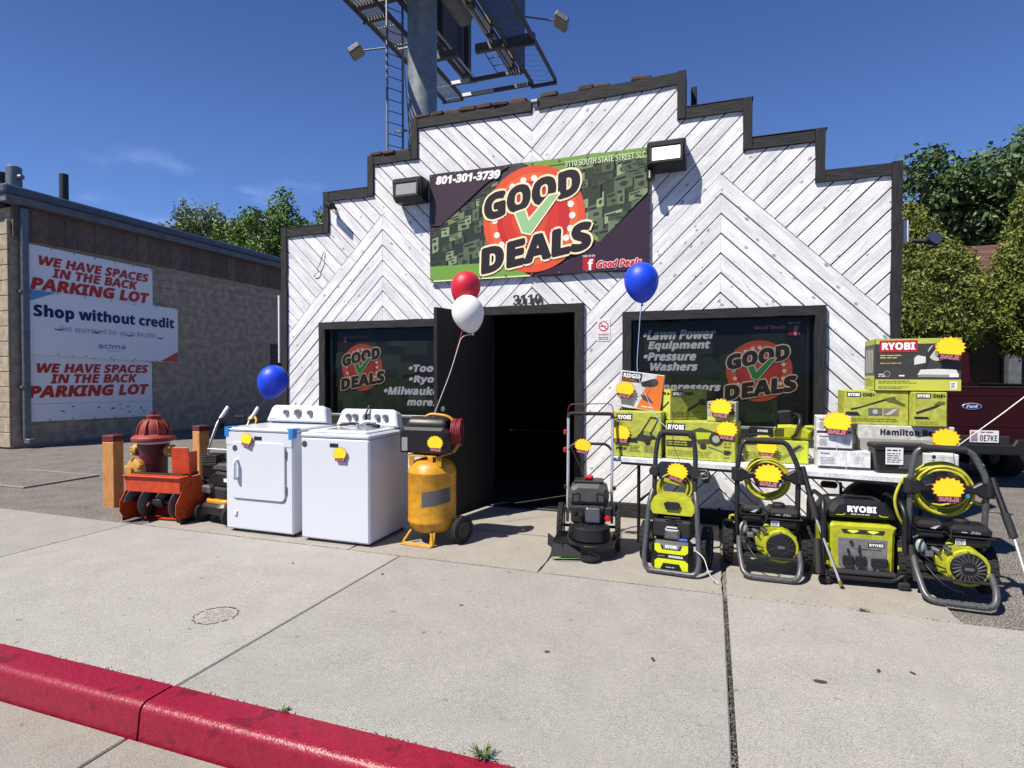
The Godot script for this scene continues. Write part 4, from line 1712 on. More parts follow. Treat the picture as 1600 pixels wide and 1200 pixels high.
func clipped_evergreen(label: String, at: Vector3, prof: Array, sd: int, squash := 1.0) -> void:
	# dense bush-like conifer: prof of Vector2(radius, height)
	var t := thing("evergreen_tree", label, "tree", at, 0, "yellow-green evergreens beside the house")
	var rr := RandomNumberGenerator.new()
	rr.seed = sd
	var tr := MB.new()
	tr.tube([Vector3.ZERO, Vector3(0, prof[-1].y * 0.9, 0)], 0.14, 8, true, 0.04)
	put(tr, "trunk", M.bark, t)
	var n := FastNoiseLite.new()
	n.seed = sd
	n.frequency = 0.75
	var spots := []
	for i in prof.size() - 1:
		var a: Vector2 = prof[i]
		var b: Vector2 = prof[i + 1]
		var area: float = PI * (a.x + b.x) * a.distance_to(b)
		for k in int(area * 95):
			var u := rr.randf()
			var th := rr.randf() * TAU
			var r := lerpf(a.x, b.x, u)
			var y := lerpf(a.y, b.y, u)
			var bump := n.get_noise_3d(cos(th) * r * 1.6, y * 1.6, sin(th) * r * 1.6)
			r *= 1.0 + 0.20 * bump
			var inset := absf(rr.randfn()) * 0.10
			spots.append(Vector3(cos(th) * (r - inset), y, sin(th) * (r - inset) * squash))
	var core := MB.new()
	var pr := []
	for q in prof:
		pr.append(Vector2(maxf(0.0, q.x * 0.80 - 0.08), q.y * 0.985))
	core.lathe(pr, Transform3D(Basis().scaled(Vector3(1, 1, squash))), 20)
	put(core, "inner_twigs", mat(C(98, 92, 44), 1.0, 0, "grunge", 3.0), t)
	var cols := [Color(0.150, 0.185, 0.026), Color(0.115, 0.150, 0.022), Color(0.21, 0.225, 0.036), Color(0.08, 0.115, 0.020)]
	var meshes := []
	for k in 3:
		meshes.append(leaf_clump(sd * 5 + k, 22, 0.12, 0.036, cols))
	crown(t, meshes, spots, 1.0, sd)

func build_far_things() -> void:
	var green := [Color(0.128, 0.212, 0.037), Color(0.093, 0.170, 0.034), Color(0.170, 0.255, 0.051), Color(0.076, 0.136, 0.031)]
	var pale := [Color(0.153, 0.204, 0.085), Color(0.128, 0.178, 0.076), Color(0.187, 0.230, 0.102)]
	var dark := [Color(0.051, 0.102, 0.034), Color(0.076, 0.136, 0.043), Color(0.043, 0.085, 0.031), Color(0.102, 0.162, 0.051)]
	broad_tree("pale green tree behind the block building roof, farther left", Vector3(-29.6, 0, -22.0), 12.6, 3.4, 41, pale, 12, 1.6)
	broad_tree("bright green tree rising between block building and shop", Vector3(-22.9, 0, -20.0), 10.4, 3.5, 42, green, 16, 2.6)
	broad_tree("bright green tree showing just left of the shop roof steps", Vector3(-19.0, 0, -20.4), 11.4, 3.4, 43, green, 16, 2.6)
	broad_tree("tall dark green leafy tree standing behind the brown house roof", Vector3(12.5, 0, -16.5), 9.1, 4.2, 44, dark, 18, 2.6)
	clipped_evergreen("rounded yellow-green evergreen right beside the shop's right corner", Vector3(5.30, 0, -6.6), [Vector2(0.3, 1.85), Vector2(1.0, 1.95), Vector2(1.25, 2.3), Vector2(1.08, 3.0), Vector2(0.74, 3.6), Vector2(0.36, 4.2), Vector2(0.0, 4.6)], 51)
	clipped_evergreen("tall yellow-green evergreen at the right edge of the picture", Vector3(7.62, 0, -6.2), [Vector2(0.3, 1.8), Vector2(1.0, 1.9), Vector2(1.27, 2.5), Vector2(1.05, 3.7), Vector2(0.72, 4.7), Vector2(0.32, 5.5), Vector2(0.0, 5.9)], 52)
	build_house()
	build_truck()

func build_house() -> void:
	var h := thing("house", "dark brown house with shingled roof and porch behind the evergreens", "house", Vector3(9.6, 0, -10.6))
	var w := MB.new()
	w.box(Vector3(0.6, 1.45, -3.0), Vector3(9.0, 2.9, 6.0))
	put(w, "wall", M.house_wall, h)
	# porch floor, posts, railing
	var pf := MB.new()
	pf.box(Vector3(0.6, 0.22, 0.9), Vector3(9.0, 0.44, 1.8), 0.02)
	put(pf, "porch_floor", M.gutter, h)
	var pr := MB.new()
	pr.box(Vector3(0.6, 2.95, 0.75), Vector3(9.3, 0.18, 2.3), 0.02)
	put(pr, "porch_ceiling", M.house_wall, h)
	for x in [-3.7, -1.8, 0.15, 2.4, 4.9]:
		var m := MB.new()
		m.box(Vector3(x, 1.65, 1.65), Vector3(0.22, 2.42, 0.22), 0.012)
		put(m, "porch_post", M.galv, h)
	var rl := MB.new()
	rl.box(Vector3(2.6, 1.32, 1.65), Vector3(4.4, 0.06, 0.08), 0.006)
	rl.box(Vector3(2.6, 0.56, 1.65), Vector3(4.4, 0.06, 0.08), 0.006)
	put(rl, "railing", M.rail, h)
	for k in 27:
		var m := MB.new()
		m.box(Vector3(0.45 + k * 0.16, 0.94, 1.65), Vector3(0.04, 0.7, 0.04), 0.004)
		put(m, "baluster", M.rail, h)
	var dr := MB.new()
	dr.box(Vector3(-0.9, 1.45, 0.03), Vector3(0.95, 2.05, 0.06), 0.01)
	put(dr, "door", mat(C(46, 36, 32), 0.6), h)
	for x in [-2.6, 1.6, 3.6]:
		var m := MB.new()
		m.box(Vector3(x, 1.7, 0.03), Vector3(1.0, 1.1, 0.06), 0.01)
		put(m, "window", M.tint, h)
	# hipped shingle roof in courses
	var rise := 1.75
	var courses := 17
	for k in courses:
		var t0 := float(k) / courses
		var t1 := float(k + 1) / courses + 0.02
		for s in 4:
			var m := MB.new()
			m.flat()
			var hx0 := lerpf(5.1, 2.5, t0)
			var hx1 := lerpf(5.1, 2.5, t1)
			var hz0 := lerpf(4.3, 0.0, t0)
			var hz1 := lerpf(4.3, 0.0, minf(t1, 1.0))
			var y0 := 3.08 + rise * t0 + 0.02
			var y1 := 3.08 + rise * t1
			var q: Array
			match s:
				0: q = [Vector3(-hx0, y0, hz0), Vector3(hx0, y0, hz0), Vector3(hx1, y1, hz1), Vector3(-hx1, y1, hz1)]
				1: q = [Vector3(hx0, y0, -hz0), Vector3(-hx0, y0, -hz0), Vector3(-hx1, y1, -hz1), Vector3(hx1, y1, -hz1)]
				2: q = [Vector3(-hx0, y0, -hz0), Vector3(-hx0, y0, hz0), Vector3(-hx1, y1, hz1), Vector3(-hx1, y1, -hz1)]
				3: q = [Vector3(hx0, y0, hz0), Vector3(hx0, y0, -hz0), Vector3(hx1, y1, -hz1), Vector3(hx1, y1, hz1)]
			var c := Vector3(0.6, 0, -2.0)
			m.quad(q[0] + c, q[1] + c, q[2] + c, q[3] + c)
			var lip := Vector3(0, -0.02, 0)
			m.quad(q[0] + c + lip, q[1] + c + lip, q[1] + c, q[0] + c)
			put(m, "shingle_course", M.shingle[(k + s) % 3], h)

func build_truck() -> void:
	# parked nose away; local origin under the tailgate's middle, +z towards the viewer
	var t := thing("pickup_truck", "dark maroon pickup truck parked tail first beyond the table", "truck", Vector3(5.02, -0.02, -3.15), 2.0)
	# body as two side shells, floor, cab and bonnet: extruded across the width, bed left open
	var bm := MB.new()
	var across := Transform3D(Basis(Vector3(0, 0, 1), Vector3(0, 1, 0), Vector3(-1, 0, 0)), Vector3(0.99, 0, 0))
	bm.extrude(V2([-2.06, 0.50, -2.06, 1.34, -2.10, 1.34, -4.35, 1.32, -5.55, 1.22, -5.75, 1.05, -5.78, 0.55, -5.2, 0.50]), 1.98, across, 0.03)
	put(bm, "body", M.truck, t)
	var cab := MB.new()
	cab.extrude(V2([-2.07, 1.33, -2.17, 1.80, -2.45, 1.93, -3.6, 1.92, -4.3, 1.33]), 1.62, Transform3D(across.basis, Vector3(0.81, 0, 0)), 0.05)
	put(cab, "cab", M.truck, t)
	var rw := MB.new()
	rw.box(Vector3(0, 1.60, -2.10), Vector3(1.36, 0.36, 0.03), 0.01, Basis(Vector3(1, 0, 0), deg_to_rad(-12)))
	put(rw, "rear_window", M.tint, t)
	for s in [-1, 1]:
		var bs := MB.new()
		var poly := V2([0.0, 0.60, 0.0, 1.30, -2.05, 1.32, -2.05, 0.5, -1.62, 0.5])
		var arch := PackedVector2Array()
		for k in 9:
			var a := PI * k / 8.0
			arch.append(Vector2(-1.12 + 0.47 * cos(PI - a) * 1.0, 0.50 + 0.44 * sin(a)))
		for q in arch:
			poly.append(q)
		poly.append(Vector2(-0.62, 0.52))
		bs.extrude(poly, 0.09, Transform3D(across.basis, Vector3(0.99 if s > 0 else -0.90, 0, 0)), 0.015)
		put(bs, "bed_side", M.truck, t)
		var rail := MB.new()
		rail.box(Vector3(s * 0.94, 1.325, -1.02), Vector3(0.10, 0.025, 2.0), 0.006)
		put(rail, "bed_rail", M.black, t)
		var tl := MB.new()
		tl.box(Vector3(s * 0.90, 1.06, 0.012), Vector3(0.15, 0.38, 0.05), 0.012)
		put(tl, "tail_lamp", mat(C(120, 14, 18), 0.15), t)
		var mi := MB.new()
		mi.box(Vector3(s * 1.12, 1.42, -3.5), Vector3(0.22, 0.24, 0.12), 0.03)
		put(mi, "mirror", M.black, t)
		for z in [-1.12, -4.65]:
			var w := Node3D.new()
			w.name = "wheel"
			t.add_child(w, true)
			w.position = Vector3(s * 0.84, 0.40, z)
			var ty := MB.new()
			ty.lathe([Vector2(0.24, -0.13), Vector2(0.36, -0.135), Vector2(0.395, -0.10), Vector2(0.40, 0.0), Vector2(0.395, 0.10), Vector2(0.36, 0.135), Vector2(0.24, 0.13)], Transform3D(Basis(Vector3(0, 0, 1), PI * 0.5)), 32)
			put(ty, "tyre", M.rubber, w)
			var ri := MB.new()
			ri.lathe([Vector2(0.0, 0.06), Vector2(0.08, 0.07), Vector2(0.20, 0.03), Vector2(0.245, 0.12), Vector2(0.245, -0.12), Vector2(0.0, -0.10)], Transform3D(Basis(Vector3(0, 0, 1), -PI * 0.5 * s)), 24)
			put(ri, "rim", M.steel, w)
	var tg := Node3D.new()
	tg.name = "tailgate"
	t.add_child(tg, true)
	var tm := MB.new()
	tm.extrude(rrect(1.60, 0.66, 0.03, 4, Vector2(0, 0.965)), 0.09, Transform3D(Basis(), Vector3(0, 0, -0.075)), 0.015)
	put(tm, "panel", M.truck, tg)
	var cr := MB.new()
	cr.box(Vector3(0, 1.302, -0.03), Vector3(1.62, 0.025, 0.10), 0.008)
	put(cr, "top_cap", M.black, tg)
	var ln := MB.new()
	ln.box(Vector3(0, 1.20, 0.017), Vector3(1.50, 0.018, 0.008), 0.003)
	ln.box(Vector3(0, 0.80, 0.017), Vector3(1.50, 0.012, 0.008), 0.003)
	put(ln, "crease", M.truck, tg)
	var ov := MB.new()
	ov.extrude(disc(Vector2(0, 1.055), 0.108, 36, 0.044), 0.012, Transform3D(Basis(), Vector3(0, 0, 0.016)), 0.003)
	put(ov, "badge_rim", M.chrome, tg)
	var oe := MB.new()
	paint(oe, disc(Vector2(0, 1.055), 0.099, 36, 0.036), C(20, 40, 92), 0.0295)
	write(oe, "Ford", Vector2(0, 1.056), 0.12, 0.042, C(214, 220, 230), 0.0306, {"font": font_serif, "slant": 0.35})
	put(oe, "badge", M.gloss_print, tg)
	# rear bumper with plate
	var bu := Node3D.new()
	bu.name = "bumper"
	t.add_child(bu, true)
	var b1 := MB.new()
	b1.extrude(V2([-0.98, 0.46, -0.5, 0.43, 0.5, 0.43, 0.98, 0.46, 1.0, 0.62, 0.42, 0.63, 0.38, 0.56, -0.22, 0.56, -0.26, 0.63, -1.0, 0.62]), 0.2, Transform3D(Basis(), Vector3(0, 0.02, -0.02)), 0.02)
	put(b1, "beam", M.black, bu)
	var b2 := MB.new()
	b2.box(Vector3(0.08, 0.58, 0.06), Vector3(0.62, 0.20, 0.06), 0.01)
	put(b2, "plate_recess", M.black_matte, bu)
	var pl := MB.new()
	pl.box(Vector3(0.10, 0.675, 0.115), Vector3(0.31, 0.155, 0.004), 0.001)
	put(pl, "number_plate", M.white_plastic, bu)
	var pt := MB.new()
	write(pt, "0E7KE", Vector2(0.145, 0.655), 0.185, 0.078, C(30, 32, 44), 0.1185, {})
	paint(pt, rect(-0.045, 0.655, 0.025, 0.735), C(150, 120, 126), 0.1185)
	paint(pt, rect(-0.045, 0.61, 0.03, 0.65), C(120, 124, 140), 0.1185)
	fine_print(pt, Rect2(0.06, 0.715, 0.15, 0.03), 1, C(130, 80, 80), 0.1185, 4)
	put(pt, "plate_print", M.print, bu)
	var hb := MB.new()
	hb.box(Vector3(0.0, 0.36, -0.05), Vector3(0.12, 0.10, 0.3), 0.01)
	put(hb, "hitch", M.black, bu)
	var un := MB.new()
	un.box(Vector3(0, 0.52, -2.6), Vector3(1.5, 0.16, 5.0), 0.02)
	put(un, "chassis", M.black_matte, t)

# ---------------------------------------------------------------- things on the facade
func build_facade_things() -> void:
	# the big printed banner, local origin at its middle
	var t := thing("shop_banner", "large printed shop banner with red disc and green tick above the door", "banner", Vector3(0.013, 3.10, 0.006))
	var W := 2.432
	var Hh := 1.215
	var mb := MB.new()
	mb.smooth()
	var n := FastNoiseLite.new()
	n.seed = 17
	n.frequency = 1.1
	var nx := 48
	var ny := 24
	var at := func(u: float, v: float) -> Vector3:
		var x := (u - 0.5) * W
		var y := (v - 0.5) * Hh
		var sag := 0.010 * sin(u * PI * 6.0) * pow(absf(v - 0.5) * 2.0, 3.0)
		return Vector3(x, y + sag * 0.6, 0.016 + 0.0045 * n.get_noise_2d(x * 1.5 + y, y * 1.2 - x * 0.3))
	for i in nx:
		for j in ny:
			var a := float(i) / nx
			var b := float(i + 1) / nx
			var c := float(j) / ny
			var d := float(j + 1) / ny
			mb.quad(at.call(a, c), at.call(b, c), at.call(b, d), at.call(a, d))
			var k := Vector3(0, 0, -0.002)
			mb.quad(at.call(a, c) + k, at.call(a, d) + k, at.call(b, d) + k, at.call(b, c) + k)
	put(mb, "cloth", mat(C(62, 48, 54), 0.45, 0, "grunge", 0.6, "grunge_n", 1.0), t)
	var p := MB.new()
	var z := 0.0225
	var rr := RandomNumberGenerator.new()
	rr.seed = 9
	# left: green picture of goods on shelves
	var left := V2([-1.20, -0.05, -1.13, -0.02, -0.60, 0.34, -0.40, 0.44, -0.30, 0.30, -0.45, -0.20, -0.30, -0.45, -1.20, -0.45])
	paint(p, left, C(48, 56, 44), z)
	var right := V2([-0.02, 0.595, 1.20, 0.595, 1.20, 0.16, 0.72, -0.30, 0.30, -0.05, 0.30, 0.40])
	paint(p, right, C(122, 150, 84), z)
	paint(p, V2([0.45, 0.45, 1.20, 0.50, 1.20, 0.16, 0.74, -0.28, 0.45, 0.0]), C(56, 64, 48), z + 0.0008)
	# stacked cartons and machines, printed in green and grey
	for side in 2:
		var zone := left if side == 0 else right
		var lift := 0.0
		for row in 6:
			for k in 7:
				var c := Vector2(-1.14 + k * 0.125 + (row % 2) * 0.04, -0.38 + row * 0.15 + k * 0.012) if side == 0 else Vector2(0.46 + k * 0.12, -0.22 + row * 0.155 + k * 0.014)
				c += Vector2(rr.randf_range(-0.05, 0.05), rr.randf_range(-0.06, 0.06))
				var sx := rr.randf_range(0.03, 0.10)
				var sy := rr.randf_range(0.03, 0.09)
				var sl := rr.randf_range(0.05, 0.32) * sx
				var v := rr.randf_range(0.45, 1.2)
				var tone := Color(0.50 * v, 0.56 * v, 0.42 * v)
				var quads := [
					[V2([c.x - sx, c.y - sy - sl, c.x + sx, c.y - sy + sl, c.x + sx, c.y + sy + sl, c.x - sx, c.y + sy - sl]), tone],
					[V2([c.x + sx, c.y - sy + sl, c.x + sx + 0.02, c.y - sy + sl + 0.012, c.x + sx + 0.02, c.y + sy + sl + 0.006, c.x + sx, c.y + sy + sl]), Color(0.22 * v, 0.25 * v, 0.19 * v)],
					[V2([c.x - sx * 0.9, c.y + sy * 0.45 - sl, c.x + sx * 0.3, c.y + sy * 0.45, c.x + sx * 0.3, c.y + sy * 0.8, c.x - sx * 0.9, c.y + sy * 0.8 - sl]), Color(0.17, 0.19, 0.16)]]
				var blob := PackedVector2Array()
				for q in 8:
					blob.append(c + Vector2(cos(TAU * q / 8) * sx * 0.6, sin(TAU * q / 8) * sy * 0.42) * rr.randf_range(0.5, 1.1) + Vector2(0.1 * sx, -0.3 * sy))
				quads.append([blob, Color(0.20, 0.23, 0.18)])
				for q in quads:
					for cut in Geometry2D.intersect_polygons(q[0], zone):
						paint(p, cut, q[1], z + 0.0009 + lift)
					lift += 0.00002
	# bright green foot on the left and edging
	paint(p, V2([-1.21, -0.60, -0.02, -0.60, -0.30, -0.43, -1.21, -0.43]), C(112, 154, 62), z + 0.0050)
	paint(p, V2([-1.21, -0.604, -0.02, -0.604, -0.02, -0.590, -1.21, -0.590]), C(214, 224, 176), z + 0.0056)
	paint(p, V2([0.0, 0.54, 1.21, 0.545, 1.21, 0.604, -0.1, 0.604]), C(118, 152, 70), z + 0.0046)
	paint(p, V2([1.215, 0.14, 1.215, -0.60, 0.0, -0.60, 0.4, -0.475, 0.70, -0.32]), C(56, 42, 50), z + 0.0050)
	paint(p, V2([-1.215, 0.604, -1.215, 0.03, -1.08, 0.02, -0.55, 0.42, -0.25, 0.604]), C(64, 50, 58), z + 0.0050)
	logo(p, Vector2(0.008, 0.0), 1.0, z + 0.006)
	write(p, "801-301-3739", Vector2(-0.745, 0.525), 0.76, 0.085, C(236, 234, 230), z + 0.0065, {"slant": 0.15, "bold": 0.005, "rot": -0.8})
	write(p, "3110 SOUTH STATE STREET SLC", Vector2(0.77, 0.535), 0.82, 0.062, C(196, 212, 176), z + 0.0065, {"font": font_reg, "bold": 0.002})
	fb_mark(p, Vector2(0.612, -0.515), 0.128, z + 0.0065)
	write(p, "FIND US ON", Vector2(0.612, -0.432), 0.125, 0.022, C(226, 222, 222), z + 0.0065)
	write(p, "Good Deals", Vector2(0.92, -0.525), 0.44, 0.072, C(240, 232, 232), z + 0.0065, {"slant": 0.2, "bold": 0.009})
	write(p, "Good Deals", Vector2(0.92, -0.525), 0.44, 0.072, C(196, 40, 50), z + 0.0085, {"slant": 0.2, "bold": 0.003})
	put(p, "print", M.gloss_print, t)
	for k in 9:
		for s in [-1, 1]:
			var e := MB.new()
			e.cyl(Vector3((k / 8.0 - 0.5) * (W - 0.06), s * (Hh * 0.5 - 0.025), 0.0), Vector3((k / 8.0 - 0.5) * (W - 0.06), s * (Hh * 0.5 - 0.025), 0.0335), 0.011, -1, 10)
			put(e, "eyelet", M.steel, t)
	# wall lamps
	var lamp_mats := [mat(C(150, 152, 150), 0.2), null]
	var glow := mat(C(236, 240, 236), 0.25)
	glow.emission_enabled = true
	glow.emission = Color(0.94, 1.0, 0.96)
	glow.emission_energy_multiplier = 0.9
	lamp_mats[1] = glow
	for i in 2:
		var l := thing("wall_lamp", ["unlit black wall lamp left of the printed banner", "lit black wall lamp at the banner's upper right corner"][i], "lamp", Vector3([-1.415, 1.40][i], [3.53, 3.57][i], -0.01), 0, "flood lamps on the facade")
		var b := MB.new()
		var prof := V2([0.0, -0.13, 0.13, -0.13, 0.185, -0.09, 0.20, 0.10, 0.17, 0.13, 0.0, 0.13])
		b.extrude(prof, 0.36, Transform3D(Basis(Vector3(0, 0, 1), Vector3(0, 1, 0), Vector3(-1, 0, 0)), Vector3(0.18, 0, 0)), 0.012)
		put(b, "housing", M.black, l)
		# glass set in a frame on the sloping front
		var tilt := Basis(Vector3(1, 0, 0), deg_to_rad(-4.5))
		var fr := MB.new()
		for q in [[0, 0.083, 0.32, 0.03], [0, -0.083, 0.32, 0.03], [-0.145, 0, 0.03, 0.14], [0.145, 0, 0.03, 0.14]]:
			fr.box(tilt * Vector3(q[0], q[1], 0) + Vector3(0, 0.0, 0.197), Vector3(q[2], q[3], 0.022), 0.005, tilt)
		put(fr, "bezel", M.black_matte, l)
		var g := MB.new()
		g.box(Vector3(0, 0.0, 0.195), Vector3(0.262, 0.138, 0.012), 0.003, tilt)
		put(g, "lens", lamp_mats[i], l)
		if i == 1:
			var ar := AreaLight3D.new()
			ar.name = "lamp_light"
			ar.area_size = Vector2(0.25, 0.13)
			ar.light_energy = 0.05
			ar.light_color = Color(0.94, 1.0, 0.96)
			ar.shadow_enabled = true
			ar.position = Vector3(0, 0, 0.212)
			ar.rotation_degrees = Vector3(0, 180, 0)
			l.add_child(ar)
	# small sensor beside the lit lamp, its bracket throws a long shadow
	var se := thing("lamp_sensor", "small black sensor on a bracket under the lit wall lamp", "sensor", Vector3(1.245, 3.40, -0.01))
	var sm := MB.new()
	sm.cyl(Vector3(0, 0, 0), Vector3(0, 0, 0.14), 0.014)
	put(sm, "bracket", M.black, se)
	var s2 := MB.new()
	s2.cyl(Vector3(0, 0.02, 0.14), Vector3(0.01, -0.06, 0.16), 0.034, 0.04, 14)
	put(s2, "head", M.black, se)
	# bullet camera high on the left step
	var cc := thing("security_camera", "small dark bullet camera under the lowest left roof step", "camera", Vector3(-2.50, 3.47, -0.01))
	var c1 := MB.new()
	c1.cyl(Vector3(0, 0, 0), Vector3(0, -0.02, 0.10), 0.02)
	put(c1, "bracket", M.trim, cc)
	var c2 := MB.new()
	c2.cyl(Vector3(-0.05, 0.015, 0.10), Vector3(0.10, -0.03, 0.19), 0.034, -1, 16)
	put(c2, "barrel", M.dark_steel, cc)
	var c3 := MB.new()
	c3.cyl(Vector3(0.10, -0.03, 0.19), Vector3(0.104, -0.0312, 0.1925), 0.028, -1, 16)
	put(c3, "lens", M.tint, cc)
	# loose cables on the left
	var wc := thing("wall_cable", "short tangle of dark cable on the boards above the left window", "cable", Vector3(-2.83, 2.90, 0.0))
	wc.scale = Vector3(0.4, 0.4, 1.0)
	var w1 := MB.new()
	w1.tube(fillet([Vector3(0.42, 0.12, 0.0), Vector3(0.36, -0.10, 0.02), Vector3(0.30, -0.28, 0.015), Vector3(0.18, -0.38, 0.02), Vector3(0.26, -0.48, 0.015), Vector3(0.12, -0.56, 0.02), Vector3(0.06, -0.62, 0.0)], 0.08), 0.006, 6)
	put(w1, "cable", M.black, wc)
	# smoking sign
	var ns := thing("no_smoking_sign", "small white no smoking sign beside the doorway", "sign", Vector3(0.772, 1.905, -0.012))
	var n1 := MB.new()
	n1.box(Vector3(0, 0, 0.004), Vector3(0.135, 0.225, 0.006), 0.001)
	put(n1, "plate", M.white_plastic, ns)
	var n2 := MB.new()
	var ringp := disc(Vector2(0, 0.04), 0.052, 30)
	paint(n2, ringp, C(196, 30, 56), 0.0085)
	paint(n2, disc(Vector2(0, 0.04), 0.040, 30), C(232, 226, 230), 0.0095)
	paint(n2, rect(-0.034, 0.034, 0.026, 0.045), C(60, 50, 56), 0.0102)
	paint(n2, V2([-0.037, 0.068, -0.029, 0.076, 0.037, 0.012, 0.029, 0.004]), C(196, 30, 56), 0.011)
	write(n2, "NO SMOKING", Vector2(0, -0.045), 0.105, 0.018, C(170, 40, 64), 0.0085)
	fine_print(n2, Rect2(-0.052, -0.10, 0.104, 0.035), 2, C(120, 70, 84), 0.0085, 6)
	put(n2, "print", M.print, ns)
	# white boxes and a lamp on the right hand corner
	var eb := thing("corner_floodlight", "white box with a round flood light on the shop's right corner", "light", Vector3(3.43, 2.66, -0.10))
	var e1 := MB.new()
	e1.box(Vector3(0.0, 0.05, 0), Vector3(0.05, 0.20, 0.08), 0.008)
	put(e1, "box", M.white_plastic, eb)
	var e2 := MB.new()
	e2.cyl(Vector3(0.05, -0.04, 0.04), Vector3(0.14, -0.05, 0.06), 0.02)
	put(e2, "arm", M.black, eb)
	var e3 := MB.new()
	e3.lathe([Vector2(0, -0.02), Vector2(0.035, -0.02), Vector2(0.06, 0.05), Vector2(0.055, 0.05), Vector2(0.0, 0.045)], Transform3D(Basis(Vector3(1, 0, 0), deg_to_rad(70)) * Basis(Vector3(0, 0, 1), -0.5), Vector3(0.17, -0.05, 0.07)), 18)
	put(e3, "head", M.steel, eb)

# ---------------------------------------------------------------- wheels and small common parts
func wheel(parent: Node3D, at: Vector3, r: float, w: float, hub: Material, lugs := 18, axis := Vector3.RIGHT) -> Node3D:
	var n := Node3D.new()
	n.name = "wheel"
	parent.add_child(n, true)
	n.position = at
	var b := Basis(Quaternion(Vector3.UP, axis))
	n.basis = b
	var ty := MB.new()
	ty.lathe([Vector2(r * 0.60, -w * 0.42), Vector2(r * 0.86, -w * 0.5), Vector2(r * 0.96, -w * 0.38), Vector2(r * 0.98, 0), Vector2(r * 0.96, w * 0.38), Vector2(r * 0.86, w * 0.5), Vector2(r * 0.60, w * 0.42)], Transform3D(), 30)
	for k in lugs:
		for s in [-1, 1]:
			var a := TAU * (k + (0.25 if s > 0 else -0.25)) / lugs
			ty.box(Vector3(cos(a) * r * 0.965, s * w * 0.22, -sin(a) * r * 0.965), Vector3(r * 0.07, w * 0.40, r * TAU / lugs * 0.55), 0.0, Basis(Vector3.UP, a + 0.0))
	put(ty, "tyre", M.rubber, n)
	var h := MB.new()
	h.lathe([Vector2(0, -w * 0.35), Vector2(r * 0.61, -w * 0.40), Vector2(r * 0.61, -w * 0.2), Vector2(r * 0.2, -w * 0.15), Vector2(r * 0.18, -w * 0.45), Vector2(0, -w * 0.47)], Transform3D(), 22)
	h.lathe([Vector2(0, w * 0.47), Vector2(r * 0.18, w * 0.45), Vector2(r * 0.2, w * 0.15), Vector2(r * 0.61, w * 0.2), Vector2(r * 0.61, w * 0.40), Vector2(0, w * 0.35)], Transform3D(), 22)
	for k in 6:
		var a := TAU * k / 6
		h.box(Vector3(cos(a) * r * 0.38, 0, -sin(a) * r * 0.38), Vector3(r * 0.44, w * 0.7, r * 0.12), 0.002, Basis(Vector3.UP, a))
	put(h, "rim", hub, n)
	return n

func pipe(parent: Node3D, called: String, pts: Array, r: float, m: Material, bend := 0.05, seg := 10) -> MeshInstance3D:
	var mb := MB.new()
	mb.tube(fillet(pts, bend), r, seg)
	return put(mb, called, m, parent)

func block(parent: Node3D, called: String, c: Vector3, s: Vector3, m: Material, bev := 0.006, b := Basis()) -> MeshInstance3D:
	var mb := MB.new()
	mb.box(c, s, bev, b)
	return put(mb, called, m, parent)

# ---------------------------------------------------------------- left of the shop: posts, hydrant, snow blower, mower
func build_left_goods() -> void:
	for i in 2:
		var p := thing("wooden_bollard", ["ochre timber bollard with red top left of the fire hydrant", "ochre timber bollard with red top behind the snow blower"][i], "bollard", [Vector3(-4.46, -0.02, 1.34), Vector3(-4.52, -0.02, 0.13)][i], [14.0, -8.0][i], "timber bollards by the hydrant")
		var m := MB.new()
		m.box(Vector3.ZERO, Vector3(0.74, 0.145, 0.145), 0.01)
		var po := put(m, "post", M.post_wood, p)
		po.basis = Basis(Vector3(0, 0, 1), PI / 2)
		po.position.y = 0.36
		var c := MB.new()
		c.box(Vector3(0, 0.765, 0), Vector3(0.149, 0.07, 0.149), 0.01)
		put(c, "painted_top", M.post_red, p)
	build_hydrant()
	build_snow_blower()
	build_left_mower()

